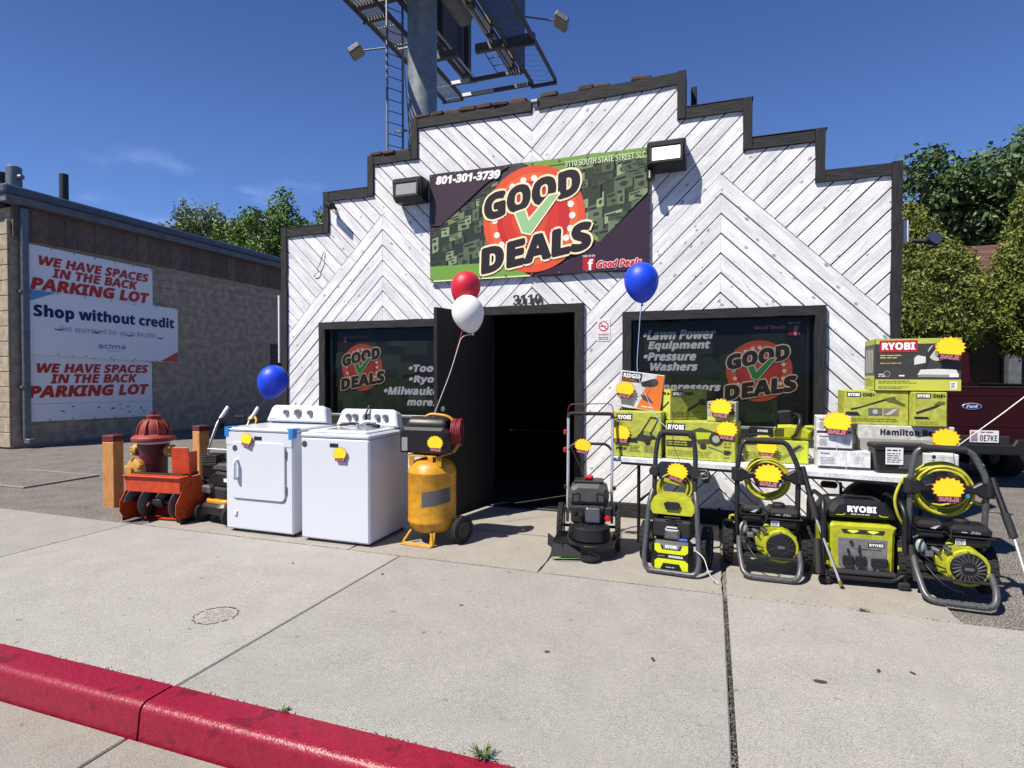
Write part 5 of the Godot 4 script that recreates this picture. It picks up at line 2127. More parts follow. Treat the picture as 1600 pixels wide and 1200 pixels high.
func build_hydrant() -> void:
	var h := thing("fire_hydrant", "maroon fire hydrant with yellow caps behind the orange snow blower", "hydrant", Vector3(-3.93, -0.02, 1.27), 22)
	var b := MB.new()
	b.lathe([Vector2(0, 0), Vector2(0.185, 0), Vector2(0.185, 0.035), Vector2(0.135, 0.05), Vector2(0.135, 0.12), Vector2(0.18, 0.13), Vector2(0.18, 0.165), Vector2(0.13, 0.18), Vector2(0.132, 0.50), Vector2(0.14, 0.66), Vector2(0.155, 0.72), Vector2(0.0, 0.72)], Transform3D(), 32)
	put(b, "barrel", M.hydrant_body, h)
	var cl := MB.new()
	cl.lathe([Vector2(0.13, 0.715), Vector2(0.15, 0.72), Vector2(0.15, 0.745), Vector2(0.13, 0.75)], Transform3D(), 28)
	put(cl, "white_band", M.white_plastic, h)
	var bo := MB.new()
	bo.lathe([Vector2(0.12, 0.742), Vector2(0.20, 0.745), Vector2(0.212, 0.76), Vector2(0.212, 0.785), Vector2(0.195, 0.805), Vector2(0.15, 0.825), Vector2(0.146, 0.86), Vector2(0.132, 0.92), Vector2(0.10, 0.965), Vector2(0.062, 0.985), Vector2(0.062, 1.005), Vector2(0.07, 1.008), Vector2(0.07, 1.022), Vector2(0.03, 1.03), Vector2(0.0, 1.03)], Transform3D(), 32)
	put(bo, "bonnet", M.hydrant_red, h)
	for k in 8:
		var a := TAU * k / 8
		var r := MB.new()
		var arc := []
		for q in 7:
			var t := q / 6.0
			var y := lerpf(0.82, 0.975, t)
			var rad := 0.152 * sqrt(maxf(0.0, 1.0 - pow((y - 0.82) / 0.178, 2.6))) + 0.006
			arc.append(Vector3(cos(a) * rad, y, sin(a) * rad))
		r.tube(arc, 0.011, 6)
		put(r, "rib", M.hydrant_red, h)
	var nut := MB.new()
	nut.lathe([Vector2(0.0, 1.025), Vector2(0.027, 1.025), Vector2(0.023, 1.065), Vector2(0.0, 1.065)], Transform3D(), 5)
	put(nut, "operating_nut", M.hydrant_body, h)
	# pumper outlet towards the street, hose outlets on the sides
	var outs := [[Vector3(-0.42, 0, 0.95), 0.085, 0.46, 0.105], [Vector3(1, 0, 0.25), 0.055, 0.64, 0.058], [Vector3(-1, 0, -0.2), 0.055, 0.64, 0.058]]
	for o in outs:
		var d: Vector3 = o[0].normalized()
		var xf := Transform3D(Basis(Quaternion(Vector3.UP, d)), Vector3(0, o[2], 0))
		var r: float = o[3]
		var nz := MB.new()
		nz.lathe([Vector2(r * 0.92, 0.06), Vector2(r * 0.92, 0.155), Vector2(r * 1.08, 0.16), Vector2(r * 1.08, 0.18)], xf, 24)
		put(nz, "outlet", M.hydrant_body, h)
		var cp := MB.new()
		cp.lathe([Vector2(r * 1.12, 0.178), Vector2(r * 1.15, 0.19), Vector2(r * 1.12, 0.225), Vector2(r * 0.75, 0.25), Vector2(r * 0.42, 0.256), Vector2(r * 0.40, 0.285), Vector2(0, 0.285)], xf, 24)
		for k in 5:
			var a := TAU * k / 5
			cp.box(xf * Vector3(cos(a) * r * 0.95, 0.225, -sin(a) * r * 0.95), Vector3(r * 0.5, 0.05, r * 0.28), 0.004, xf.basis * Basis(Vector3.UP, a))
		put(cp, "cap", M.hydrant_gold, h)

func build_snow_blower() -> void:
	var s := thing("snow_blower", "orange two-stage snow blower standing in front of the fire hydrant", "snow blower", Vector3(-3.36, 0.0, 1.66), 5)
	# local: auger mouth faces +z
	var hw := 0.335
	var sidep := V2([0.0, 0.06, 0.03, 0.012, 0.10, 0.0, 0.20, 0.02, 0.255, 0.10, 0.25, 0.20, 0.20, 0.27, 0.175, 0.33, 0.19, 0.405, 0.20, 0.44, -0.05, 0.44, -0.10, 0.34, -0.12, 0.2])
	for e in [-1, 1]:
		var m := MB.new()
		m.extrude(sidep, 0.008, Transform3D(Basis(Vector3(0, 0, 1), Vector3(0, 1, 0), Vector3(-1, 0, 0)), Vector3(e * hw + 0.004, 0, -0.10)), 0.002)
		put(m, "side_plate", M.orange, s)
		for q in [[0.12, 0.10], [0.155, 0.135], [0.12, 0.075], [0.06, 0.38], [0.13, 0.34]]:
			var bt := MB.new()
			bt.cyl(Vector3(e * (hw + 0.004), q[1], q[0] - 0.10), Vector3(e * (hw + 0.014), q[1], q[0] - 0.10), 0.009, -1, 8)
			put(bt, "bolt", M.steel, s)
		var sk := MB.new()
		sk.box(Vector3(e * (hw + 0.012), 0.02, 0.02), Vector3(0.012, 0.05, 0.18), 0.004)
		put(sk, "skid_shoe", M.black, s)
	# curved housing back
	var hb := MB.new()
	hb.smooth()
	var prof := [Vector2(0.095, 0.435), Vector2(-0.02, 0.445), Vector2(-0.12, 0.42), Vector2(-0.19, 0.34), Vector2(-0.21, 0.22), Vector2(-0.17, 0.10), Vector2(-0.08, 0.02), Vector2(0.02, 0.012)]
	for i in prof.size() - 1:
		var a: Vector2 = prof[i]
		var b: Vector2 = prof[i + 1]
		hb.quad(Vector3(-hw, a.y, a.x), Vector3(hw, a.y, a.x), Vector3(hw, b.y, b.x), Vector3(-hw, b.y, b.x))
		hb.quad(Vector3(-hw, a.y + 0.006, a.x - 0.003), Vector3(-hw, b.y + 0.006, b.x - 0.005), Vector3(hw, b.y + 0.006, b.x - 0.005), Vector3(hw, a.y + 0.006, a.x - 0.003))
	put(hb, "housing", M.orange, s)
	var lip := MB.new()
	lip.box(Vector3(0, 0.365, 0.085), Vector3(hw * 2 - 0.012, 0.15, 0.012), 0.003)
	lip.box(Vector3(0, 0.446, 0.06), Vector3(hw * 2 + 0.02, 0.012, 0.11), 0.003)
	put(lip, "top_lip", M.orange, s)
	var tm := MB.new()
	tm.box(Vector3(-0.02, 0.458, -0.02), Vector3(0.6, 0.012, 0.05), 0.002)
	put(tm, "scraper_bar", M.black, s)
	# augers: spiral ribbons left and right with the gear case between
	for e in [-1, 1]:
		var m := MB.new()
		m.smooth()
		var n := 40
		for i in n:
			for ring in [[0.165, 0.075]]:
				var t0 := float(i) / n
				var t1 := float(i + 1) / n
				var a0: float = TAU * 1.35 * t0 * e + (0.4 if e > 0 else 2.2)
				var a1: float = TAU * 1.35 * t1 * e + (0.4 if e > 0 else 2.2)
				var x0: float = e * (0.07 + 0.235 * t0)
				var x1: float = e * (0.07 + 0.235 * t1)
				var c := Vector3(0, 0.185, -0.03)
				var o0 := c + Vector3(x0, sin(a0) * ring[0], cos(a0) * ring[0])
				var o1 := c + Vector3(x1, sin(a1) * ring[0], cos(a1) * ring[0])
				var i0 := c + Vector3(x0, sin(a0) * ring[1], cos(a0) * ring[1])
				var i1 := c + Vector3(x1, sin(a1) * ring[1], cos(a1) * ring[1])
				m.quad(o0, o1, i1, i0)
				var th := Vector3(0.010, 0, 0)
				m.quad(o0 + th, i0 + th, i1 + th, o1 + th)
				m.quad(o0, o0 + th, o1 + th, o1)
		put(m, "auger", M.grey_plastic, s)
	var sh := MB.new()
	sh.cyl(Vector3(-hw, 0.185, 0.0), Vector3(hw, 0.185, 0.0), 0.02)
	put(sh, "shaft", M.dark_steel, s)
	var gc := MB.new()
	gc.lathe([Vector2(0, -0.06), Vector2(0.045, -0.06), Vector2(0.06, -0.03), Vector2(0.06, 0.03), Vector2(0.045, 0.06), Vector2(0, 0.06)], Transform3D(Basis(Vector3(0, 0, 1), PI / 2), Vector3(0, 0.185, 0)), 18)
	gc.cyl(Vector3(0, 0.185, 0), Vector3(0, 0.2, -0.2), 0.04)
	put(gc, "gear_case", M.dark_steel, s)
	# chute
	var ch := MB.new()
	ch.extrude(V2([-0.09, 0.0, 0.09, 0.0, 0.095, 0.25, 0.085, 0.275, -0.075, 0.275, -0.09, 0.24]), 0.012, Transform3D(Basis(Vector3.UP, 0.15) * Basis(Vector3(1, 0, 0), 0.05), Vector3(0.20, 0.45, -0.06)), 0.003)
	for e in [-1, 1]:
		ch.box(Vector3(0.20 + e * 0.09, 0.565, -0.115), Vector3(0.008, 0.23, 0.12), 0.002, Basis(Vector3.UP, 0.15))
	put(ch, "chute", M.orange, s)
	var cr := MB.new()
	cr.lathe([Vector2(0.085, 0.44), Vector2(0.11, 0.44), Vector2(0.11, 0.465), Vector2(0.085, 0.465)], Transform3D(Basis(), Vector3(0.20, 0, -0.12)), 22)
	put(cr, "chute_ring", M.black, s)
	# engine and handles behind
	var inv := s.transform.affine_inverse()
	for k in 7:
		block(s, "cooling_fin", inv * Vector3(-3.10, 0.51 + k * 0.017, 1.24), Vector3(0.20, 0.007, 0.18), M.black, 0.002)
	block(s, "engine", inv * Vector3(-3.08, 0.45, 1.20), Vector3(0.26, 0.20, 0.24), M.black, 0.03)
	block(s, "chassis", inv * Vector3(-3.16, 0.24, 1.26), Vector3(0.34, 0.24, 0.30), M.black_matte, 0.02)
	for e in [-1, 1]:
		wheel(s, Vector3(e * 0.25, 0.18, -0.46), 0.18, 0.09, M.orange)
	for e in [0.0, 0.42]:
		var o := Vector3(e, 0, 0)
		pipe(s, "handlebar", [inv * (Vector3(-3.20, 0.34, 1.22) + o), inv * (Vector3(-3.22, 0.64, 1.22) + o), inv * (Vector3(-3.25, 0.92, 1.06) + o), inv * (Vector3(-3.26, 0.98, 1.0) + o)], 0.014, M.steel, 0.14)
		pipe(s, "grip", [inv * (Vector3(-3.257, 0.965, 1.012) + o), inv * (Vector3(-3.245, 1.09, 0.92) + o)], 0.019, M.white_plastic, 0.02)
		block(s, "lever_mount", inv * (Vector3(-3.22, 0.955, 1.03) + o), Vector3(0.05, 0.05, 0.05), M.black, 0.01)
	pipe(s, "cross_bar", [inv * Vector3(-3.225, 0.66, 1.21), inv * Vector3(-2.80, 0.66, 1.21)], 0.008, M.rope, 0.02, 8)
	pipe(s, "lever", [inv * Vector3(-3.12, 0.985, 0.95), inv * Vector3(-2.98, 0.99, 0.95)], 0.014, M.black, 0.02, 8)

func build_left_mower() -> void:
	var m := thing("lawn_mower", "black lawn mower with yellow deck squeezed between snow blower and dryer", "lawn mower", Vector3(-2.72, 0.0, 1.50), -8)
	var dk := MB.new()
	dk.extrude(rrect(0.44, 0.52, 0.13), 0.10, Transform3D(Basis(Vector3(1, 0, 0), Vector3(0, 0, -1), Vector3(0, 1, 0)), Vector3(0, 0.10, -0.12)), 0.03)
	put(dk, "deck", M.black, m)
	var yd := MB.new()
	yd.extrude(rrect(0.38, 0.44, 0.12), 0.03, Transform3D(Basis(Vector3(1, 0, 0), Vector3(0, 0, -1), Vector3(0, 1, 0)), Vector3(0, 0.20, -0.12)), 0.01)
	put(yd, "deck_cover", M.yellow, m)
	for p in [[-0.20, 0.08, 0.07], [0.20, 0.08, 0.07], [-0.21, 0.10, -0.34], [0.21, 0.10, -0.34]]:
		wheel(m, Vector3(p[0], p[1] + 0.015, p[2]), 0.095, 0.05, M.grey_plastic, 14)
	block(m, "engine_block", Vector3(-0.02, 0.285, -0.08), Vector3(0.27, 0.12, 0.26), M.black_matte, 0.02)
	var mu := MB.new()
	mu.box(Vector3(-0.13, 0.32, 0.06), Vector3(0.12, 0.085, 0.09), 0.018)
	put(mu, "muffler", M.steel, m)
	var sh := MB.new()
	sh.extrude(V2([-0.19, 0.0, 0.17, 0.0, 0.17, 0.11, 0.12, 0.145, -0.06, 0.15, -0.15, 0.10, -0.19, 0.05]), 0.26, Transform3D(Basis(), Vector3(0.0, 0.345, -0.22)), 0.02)
	put(sh, "engine_shroud", M.black, m)
	var cv := MB.new()
	cv.extrude(V2([-0.15, 0.0, 0.16, 0.0, 0.14, 0.05, 0.08, 0.075, -0.05, 0.07, -0.13, 0.035]), 0.22, Transform3D(Basis(), Vector3(0.0, 0.498, -0.20)), 0.015)
	put(cv, "top_cover", M.grey_plastic, m)
	var lb := MB.new()
	lb.box(Vector3(0.10, 0.42, 0.0405), Vector3(0.06, 0.035, 0.002))
	put(lb, "sticker", M.white_plastic, m)
	# folded handle
	for e in [-1, 1]:
		pipe(m, "handlebar", [Vector3(e * 0.20, 0.18, -0.36), Vector3(e * 0.20, 0.46, -0.40), Vector3(e * 0.20, 0.50, -0.34)], 0.012, M.dark_steel, 0.05)

# ---------------------------------------------------------------- dryer and washer
func knob(parent: Node3D, c: Vector3, n: Vector3, r: float) -> void:
	var xf := Transform3D(Basis(Quaternion(Vector3.UP, n)), c)
	var k := MB.new()
	k.lathe([Vector2(r * 1.15, 0.0), Vector2(r * 1.15, 0.006), Vector2(r, 0.010), Vector2(r * 0.92, 0.032), Vector2(r * 0.8, 0.036), Vector2(0, 0.034)], xf, 22)
	k.box(xf * Vector3(0, 0.037, 0), Vector3(r * 0.22, 0.008, r * 1.5), 0.002, xf.basis * Basis(Vector3.UP, 0.5))
	put(k, "knob", M.steel, parent)

func console(parent: Node3D, x0: float, x1: float, y0: float, zb: float, knobs: Array) -> Node3D:
	var n := Node3D.new()
	n.name = "control_panel"
	parent.add_child(n, true)
	var w := x1 - x0
	var hgt := 0.165
	# sloping face, narrower on top, rounded upper corners
	var slope := Basis(Vector3(1, 0, 0), deg_to_rad(-17))
	var face := PackedVector2Array()
	face.append(Vector2(-w * 0.5, 0))
	face.append(Vector2(w * 0.5, 0))
	for k in 6:
		var a := PI * 0.5 * k / 5.0
		face.append(Vector2(w * 0.5 - 0.085 + 0.055 * cos(a), hgt - 0.055 + 0.055 * sin(a)))
	for k in 6:
		var a := PI * 0.5 + PI * 0.5 * k / 5.0
		face.append(Vector2(-w * 0.5 + 0.085 + 0.055 * cos(a), hgt - 0.055 + 0.055 * sin(a)))
	var m := MB.new()
	m.extrude(face, 0.10, Transform3D(slope, Vector3((x0 + x1) * 0.5, y0, zb - 0.10)), 0.012)
	put(m, "panel", M.white_enamel, n)
	var nrm := slope.z
	var o := Vector3((x0 + x1) * 0.5, y0, zb - 0.10) + slope.z * 0.10
	for k in knobs:
		knob(n, o + Vector3(k[0], 0, 0) + slope.y * k[1], nrm, k[2])
	var p := MB.new()
	var xf := Transform3D(slope, o + slope.z * 0.0012)
	for k in knobs:
		for q in 9:
			var a := PI * (0.1 + 0.8 * q / 8.0) * 1.6 - 0.5
			paint(p, disc(Vector2(k[0], k[1]) + Vector2(cos(a), sin(a)) * k[2] * 1.55, 0.003, 6), C(120, 122, 130), 0.0, xf)
	fine_print(p, Rect2(-w * 0.5 + 0.05, 0.018, 0.08, 0.014), 1, C(80, 82, 90), 0.0, 2, xf)
	put(p, "markings", M.print, n)
	return n

func build_appliances() -> void:
	# dryer
	var dw := 0.765
	var dd := 0.68
	var d := thing("clothes_dryer", "white front-loading clothes dryer with blue tape on its top corners", "dryer", Vector3(-2.045, 0.0, 1.745 - dd), 0.0)
	block(d, "cabinet", Vector3(0, 0.475, dd * 0.5), Vector3(dw, 0.90, dd), M.white_enamel, 0.014)
	block(d, "top", Vector3(0, 0.945, dd * 0.5), Vector3(dw + 0.006, 0.036, dd + 0.006), M.white_enamel, 0.014)
	var fp := MB.new()
	fp.extrude(rrect(dw - 0.02, 0.12, 0.012, 3, Vector2(0, 0.862)), 0.004, Transform3D(Basis(), Vector3(0, 0, dd)), 0.002)
	put(fp, "front_fascia", M.white_enamel, d)
	var dr := Node3D.new()
	dr.name = "door"
	d.add_child(dr, true)
	var gp := MB.new()
	gp.extrude(rrect(0.626, 0.536, 0.055, 6, Vector2(0.0, 0.575)), 0.003, Transform3D(Basis(), Vector3(0, 0, dd)))
	put(gp, "gasket", mat(C(120, 123, 128), 0.6), dr)
	var dm := MB.new()
	dm.extrude(rrect(0.612, 0.522, 0.05, 6, Vector2(0.0, 0.575)), 0.016, Transform3D(Basis(), Vector3(0, 0, dd)), 0.006)
	put(dm, "panel", M.white_enamel, dr)
	var ha := MB.new()
	ha.tube(fillet([Vector3(-0.225, 0.665, dd + 0.014), Vector3(-0.225, 0.662, dd + 0.055), Vector3(-0.225, 0.50, dd + 0.055), Vector3(-0.225, 0.497, dd + 0.014)], 0.02), 0.014, 10)
	ha.box(Vector3(-0.225, 0.58, dd + 0.052), Vector3(0.04, 0.15, 0.014), 0.005)
	put(ha, "handle", M.white_plastic, dr)
	for y in [0.74, 0.42]:
		var hg := MB.new()
		hg.box(Vector3(0.312, y, dd + 0.008), Vector3(0.012, 0.07, 0.012), 0.002)
		put(hg, "hinge", M.steel, dr)
	var st := MB.new()
	st.cyl(Vector3(-0.255, 0.775, dd + 0.016), Vector3(-0.255, 0.775, dd + 0.018), 0.028, -1, 22)
	put(st, "round_sticker", M.grey_plastic, dr)
	block(d, "badge", Vector3(0.0, 0.872, dd + 0.006), Vector3(0.085, 0.032, 0.004), M.dark_steel, 0.001)
	block(d, "access_tab", Vector3(-0.265, 0.175, dd + 0.006), Vector3(0.038, 0.042, 0.014), M.white_plastic, 0.004)
	console(d, -0.36, 0.36, 0.958, 0.20, [[-0.12, 0.085, 0.024], [0.02, 0.085, 0.034], [0.165, 0.085, 0.024]])
	for e in [-1, 1]:
		var tp := MB.new()
		tp.box(Vector3(e * (dw * 0.5 - 0.03), 0.9645, dd - 0.045), Vector3(0.075, 0.002, 0.10))
		tp.box(Vector3(e * (dw * 0.5 + 0.0048), 0.925, dd - 0.02), Vector3(0.002, 0.08, 0.05))
		tp.box(Vector3(e * (dw * 0.5 - 0.02), 0.920, dd + 0.0055), Vector3(0.045, 0.09, 0.002))
		put(tp, "blue_tape", M.tape, d)
	for x in [-0.33, 0.33]:
		for z in [0.06, dd - 0.06]:
			var f := MB.new()
			f.cyl(Vector3(x, 0, z), Vector3(x, 0.03, z), 0.02)
			put(f, "foot", M.black, d)
	# washer
	var ww := 0.695
	var wd := 0.66
	var w := thing("washing_machine", "white top-loading washing machine with hoses on its lid", "washing machine", Vector3(-1.215, 0.0, 1.765 - wd), 0.0)
	block(w, "cabinet", Vector3(0, 0.462, wd * 0.5), Vector3(ww, 0.88, wd), M.white_enamel, 0.014)
	block(w, "top", Vector3(0, 0.924, wd * 0.5), Vector3(ww + 0.006, 0.04, wd + 0.008), M.white_enamel, 0.014)
	block(w, "lid", Vector3(0.0, 0.952, wd * 0.5 + 0.06), Vector3(ww - 0.10, 0.02, wd - 0.19), M.white_plastic, 0.008)
	block(w, "lid_glass", Vector3(0.02, 0.9635, wd * 0.5 + 0.04), Vector3(ww - 0.26, 0.004, wd - 0.36), mat(C(150, 154, 162), 0.12), 0.001)
	block(w, "badge", Vector3(0.0, 0.845, wd + 0.002), Vector3(0.085, 0.032, 0.004), M.dark_steel, 0.001)
	var st2 := MB.new()
	st2.cyl(Vector3(-0.305, 0.845, wd), Vector3(-0.305, 0.845, wd + 0.002), 0.028, -1, 22)
	put(st2, "round_sticker", M.grey_plastic, w)
	console(w, -0.335, 0.335, 0.94, 0.19, [[-0.20, 0.085, 0.024], [-0.125, 0.085, 0.024], [0.0, 0.08, 0.034], [0.115, 0.085, 0.024], [0.20, 0.085, 0.024]])
	for x in [-0.30, 0.30]:
		for z in [0.06, wd - 0.06]:
			var f := MB.new()
			f.cyl(Vector3(x, 0, z), Vector3(x, 0.03, z), 0.02)
			put(f, "foot", M.black, w)
	# hoses and cord bundled on the lid
	var hz := thing("hose_bundle", "bundle of black hose ends and white fittings on the washing machine lid", "hoses", Vector3(-1.215, 0.966, 1.765 - wd))
	pipe(hz, "cord", [Vector3(0.01, 0.19, 0.14), Vector3(0.005, 0.10, 0.21), Vector3(0.03, 0.03, 0.25), Vector3(0.16, 0.03, 0.27), Vector3(0.20, 0.022, 0.30)], 0.009, M.black, 0.05, 8)
	pipe(hz, "hose", [Vector3(-0.20, 0.016, 0.30), Vector3(-0.08, 0.035, 0.29), Vector3(0.02, 0.03, 0.32)], 0.014, M.black, 0.04, 8)
	pipe(hz, "white_hose", [Vector3(0.0, 0.02, 0.32), Vector3(0.08, 0.06, 0.27), Vector3(0.15, 0.03, 0.24), Vector3(0.06, 0.02, 0.21), Vector3(-0.04, 0.02, 0.27)], 0.017, M.white_plastic, 0.05, 8)
	pipe(hz, "fitting", [Vector3(0.16, 0.02, 0.30), Vector3(0.23, 0.02, 0.33)], 0.018, M.dark_steel, 0.01, 10)

# ---------------------------------------------------------------- air compressor
func build_compressor() -> void:
	var c := thing("air_compressor", "upright yellow air compressor with black pump beside the washing machine", "air compressor", Vector3(-0.47, 0.0, 1.40), 0)
	var t := MB.new()
	t.lathe([Vector2(0, 0.075), Vector2(0.08, 0.082), Vector2(0.155, 0.108), Vector2(0.195, 0.15), Vector2(0.207, 0.185), Vector2(0.2105, 0.19), Vector2(0.2105, 0.20), Vector2(0.208, 0.21), Vector2(0.208, 0.60), Vector2(0.2105, 0.605), Vector2(0.2105, 0.615), Vector2(0.207, 0.62), Vector2(0.195, 0.66), Vector2(0.155, 0.70), Vector2(0.08, 0.728), Vector2(0, 0.733)], Transform3D(), 44)
	put(t, "tank", M.yellow, c)
	# label wrapped around the tank
	var lb := MB.new()
	lb.smooth()
	for k in 12:
		var a0 := deg_to_rad(2 + k * 6.0)
		var a1 := deg_to_rad(2 + (k + 1) * 6.0)
		var r := 0.2095
		lb.quad(Vector3(sin(a0) * r, 0.335 + 0.003 * k, cos(a0) * r), Vector3(sin(a1) * r, 0.338 + 0.003 * k, cos(a1) * r), Vector3(sin(a1) * r, 0.463 + 0.003 * k, cos(a1) * r), Vector3(sin(a0) * r, 0.46 + 0.003 * k, cos(a0) * r))
	put(lb, "label", mat(C(92, 92, 92), 0.5, 0, "chipped", 5.0), c)
	var bd := MB.new()
	bd.smooth()
	for k in 2:
		var a0 := deg_to_rad(0 + k * 1.5)
		var a1 := deg_to_rad(1.5 + k * 1.5)
		bd.quad(Vector3(sin(a0) * 0.2095, 0.46, cos(a0) * 0.2095), Vector3(sin(a1) * 0.2095, 0.46, cos(a1) * 0.2095), Vector3(sin(a1) * 0.2095, 0.58, cos(a1) * 0.2095), Vector3(sin(a0) * 0.2095, 0.58, cos(a0) * 0.2095))
	put(bd, "drip_mark", M.hydrant_gold, c)
	# feet
	pipe(c, "foot", [Vector3(-0.15, 0.11, 0.10), Vector3(-0.20, 0.010, 0.16), Vector3(0.10, 0.010, 0.19), Vector3(0.07, 0.11, 0.16)], 0.012, M.yellow, 0.02, 8)
	block(c, "foot_plate", Vector3(-0.06, 0.005, 0.185), Vector3(0.30, 0.010, 0.035), M.yellow, 0.002, Basis(Vector3.UP, -0.08))
	block(c, "foot_bracket", Vector3(0.085, 0.062, 0.165), Vector3(0.045, 0.12, 0.012), M.yellow, 0.002, Basis(Vector3(1, 0, 0), -0.25))
	pipe(c, "axle", [Vector3(0.16, 0.115, -0.05), Vector3(0.30, 0.115, -0.02)], 0.014, M.dark_steel, 0.02)
	wheel(c, Vector3(0.275, 0.117, -0.02), 0.115, 0.06, M.black, 18, Vector3(1, 0, 0.35).normalized())
	wheel(c, Vector3(-0.12, 0.117, -0.24), 0.115, 0.06, M.black, 18, Vector3(1, 0, 0.35).normalized())
	# pump deck
	block(c, "deck", Vector3(-0.02, 0.755, 0.0), Vector3(0.30, 0.014, 0.26), M.yellow, 0.003)
	for x in [-0.13, 0.05, 0.13]:
		block(c, "deck_leg", Vector3(x, 0.715, 0.13), Vector3(0.05, 0.085, 0.01), M.yellow, 0.002)
	var sh := Node3D.new()
	sh.name = "pump"
	c.add_child(sh, true)
	var s1 := MB.new()
	s1.extrude(V2([-0.24, -0.12, 0.15, -0.13, 0.20, -0.08, 0.21, 0.06, 0.17, 0.10, -0.20, 0.10, -0.245, 0.06]), 0.27, Transform3D(Basis(), Vector3(0, 0.90, -0.12)), 0.025)
	put(s1, "shroud", M.black, sh)
	var s2 := MB.new()
	s2.lathe([Vector2(0, -0.20), Vector2(0.06, -0.20), Vector2(0.085, -0.17), Vector2(0.088, 0.14), Vector2(0.075, 0.165), Vector2(0.06, 0.168), Vector2(0.055, 0.14), Vector2(0, 0.14)], Transform3D(Basis(Vector3(0, 0, 1), -PI / 2), Vector3(0.0, 1.0, 0.02)), 26)
	put(s2, "motor_cover", M.black, sh)
	for k in 5:
		block(sh, "vent_slat", Vector3(-0.247, 0.83 + k * 0.025, 0.05), Vector3(0.012, 0.014, 0.11), M.grey_plastic, 0.002)
	block(sh, "rating_label", Vector3(-0.185, 0.855, 0.1515), Vector3(0.055, 0.115, 0.002), mat(C(150, 150, 150), 0.6, 0, "chipped", 8.0), 0.0)
	pipe(c, "handle", [Vector3(-0.08, 1.06, 0.02), Vector3(-0.02, 1.105, 0.0), Vector3(0.15, 1.09, -0.02), Vector3(0.235, 1.0, -0.03), Vector3(0.25, 0.86, -0.02), Vector3(0.20, 0.78, 0.0)], 0.015, M.yellow, 0.06)
	for k in 6:
		var hs := MB.new()
		var ring := []
		for q in 25:
			var a := TAU * q / 24
			ring.append(Vector3(0.20 + 0.012 * k - 0.02 + 0.028 * cos(a), 0.94 + 0.115 * sin(a) + 0.004 * (k % 3), -0.04 + 0.10 * cos(a) - 0.008 * k))
		hs.tube(ring, 0.0085, 7, false)
		put(hs, "hose_turn", M.red_hose, c)

# ---------------------------------------------------------------- petrol machines in front of the table
func build_machines() -> void:
	build_trimmer()
	build_hidden_mower()
	build_upright_washer()
	build_pressure_washer("black and lime pressure washer with wheels standing left of the generator", Vector3(2.215, 0, 1.50), 0.0, false)
	build_generator()
	build_pressure_washer("black and lime pressure washer at the far right with wide yellow hose coil", Vector3(3.285, 0, 1.60), -3.0, true)

# a black machine pushed under the table, seen only between the others
func build_hidden_mower() -> void:
	var t := thing("covered_mower", "black push mower with a dark grass bag in the shade under the table", "lawn mower", Vector3(3.02, 0, 0.72), -12)
	var b := MB.new()
	b.ellipsoid(Vector3(0.0, 0.42, -0.05), Vector3(0.23, 0.20, 0.24), Basis(), 22, 14)
	put(b, "grass_bag", M.black_matte, t)
	block(t, "deck", Vector3(0, 0.14, 0.12), Vector3(0.46, 0.14, 0.5), M.black, 0.05)
	block(t, "engine_cover", Vector3(-0.02, 0.28, 0.18), Vector3(0.26, 0.14, 0.24), M.grey_plastic, 0.04)
	for p in [[-0.24, 0.30], [0.24, 0.30], [-0.24, -0.12], [0.24, -0.12]]:
		wheel(t, Vector3(p[0], 0.10, p[1]), 0.10, 0.05, M.grey_plastic, 14)
	for e in [-1, 1]:
		pipe(t, "handlebar", [Vector3(e * 0.22, 0.18, -0.10), Vector3(e * 0.22, 0.55, -0.02), Vector3(e * 0.22, 0.60, 0.14)], 0.012, M.black, 0.06)
	block(t, "lever_box", Vector3(-0.30, 0.57, 0.06), Vector3(0.12, 0.05, 0.07), M.black, 0.015)

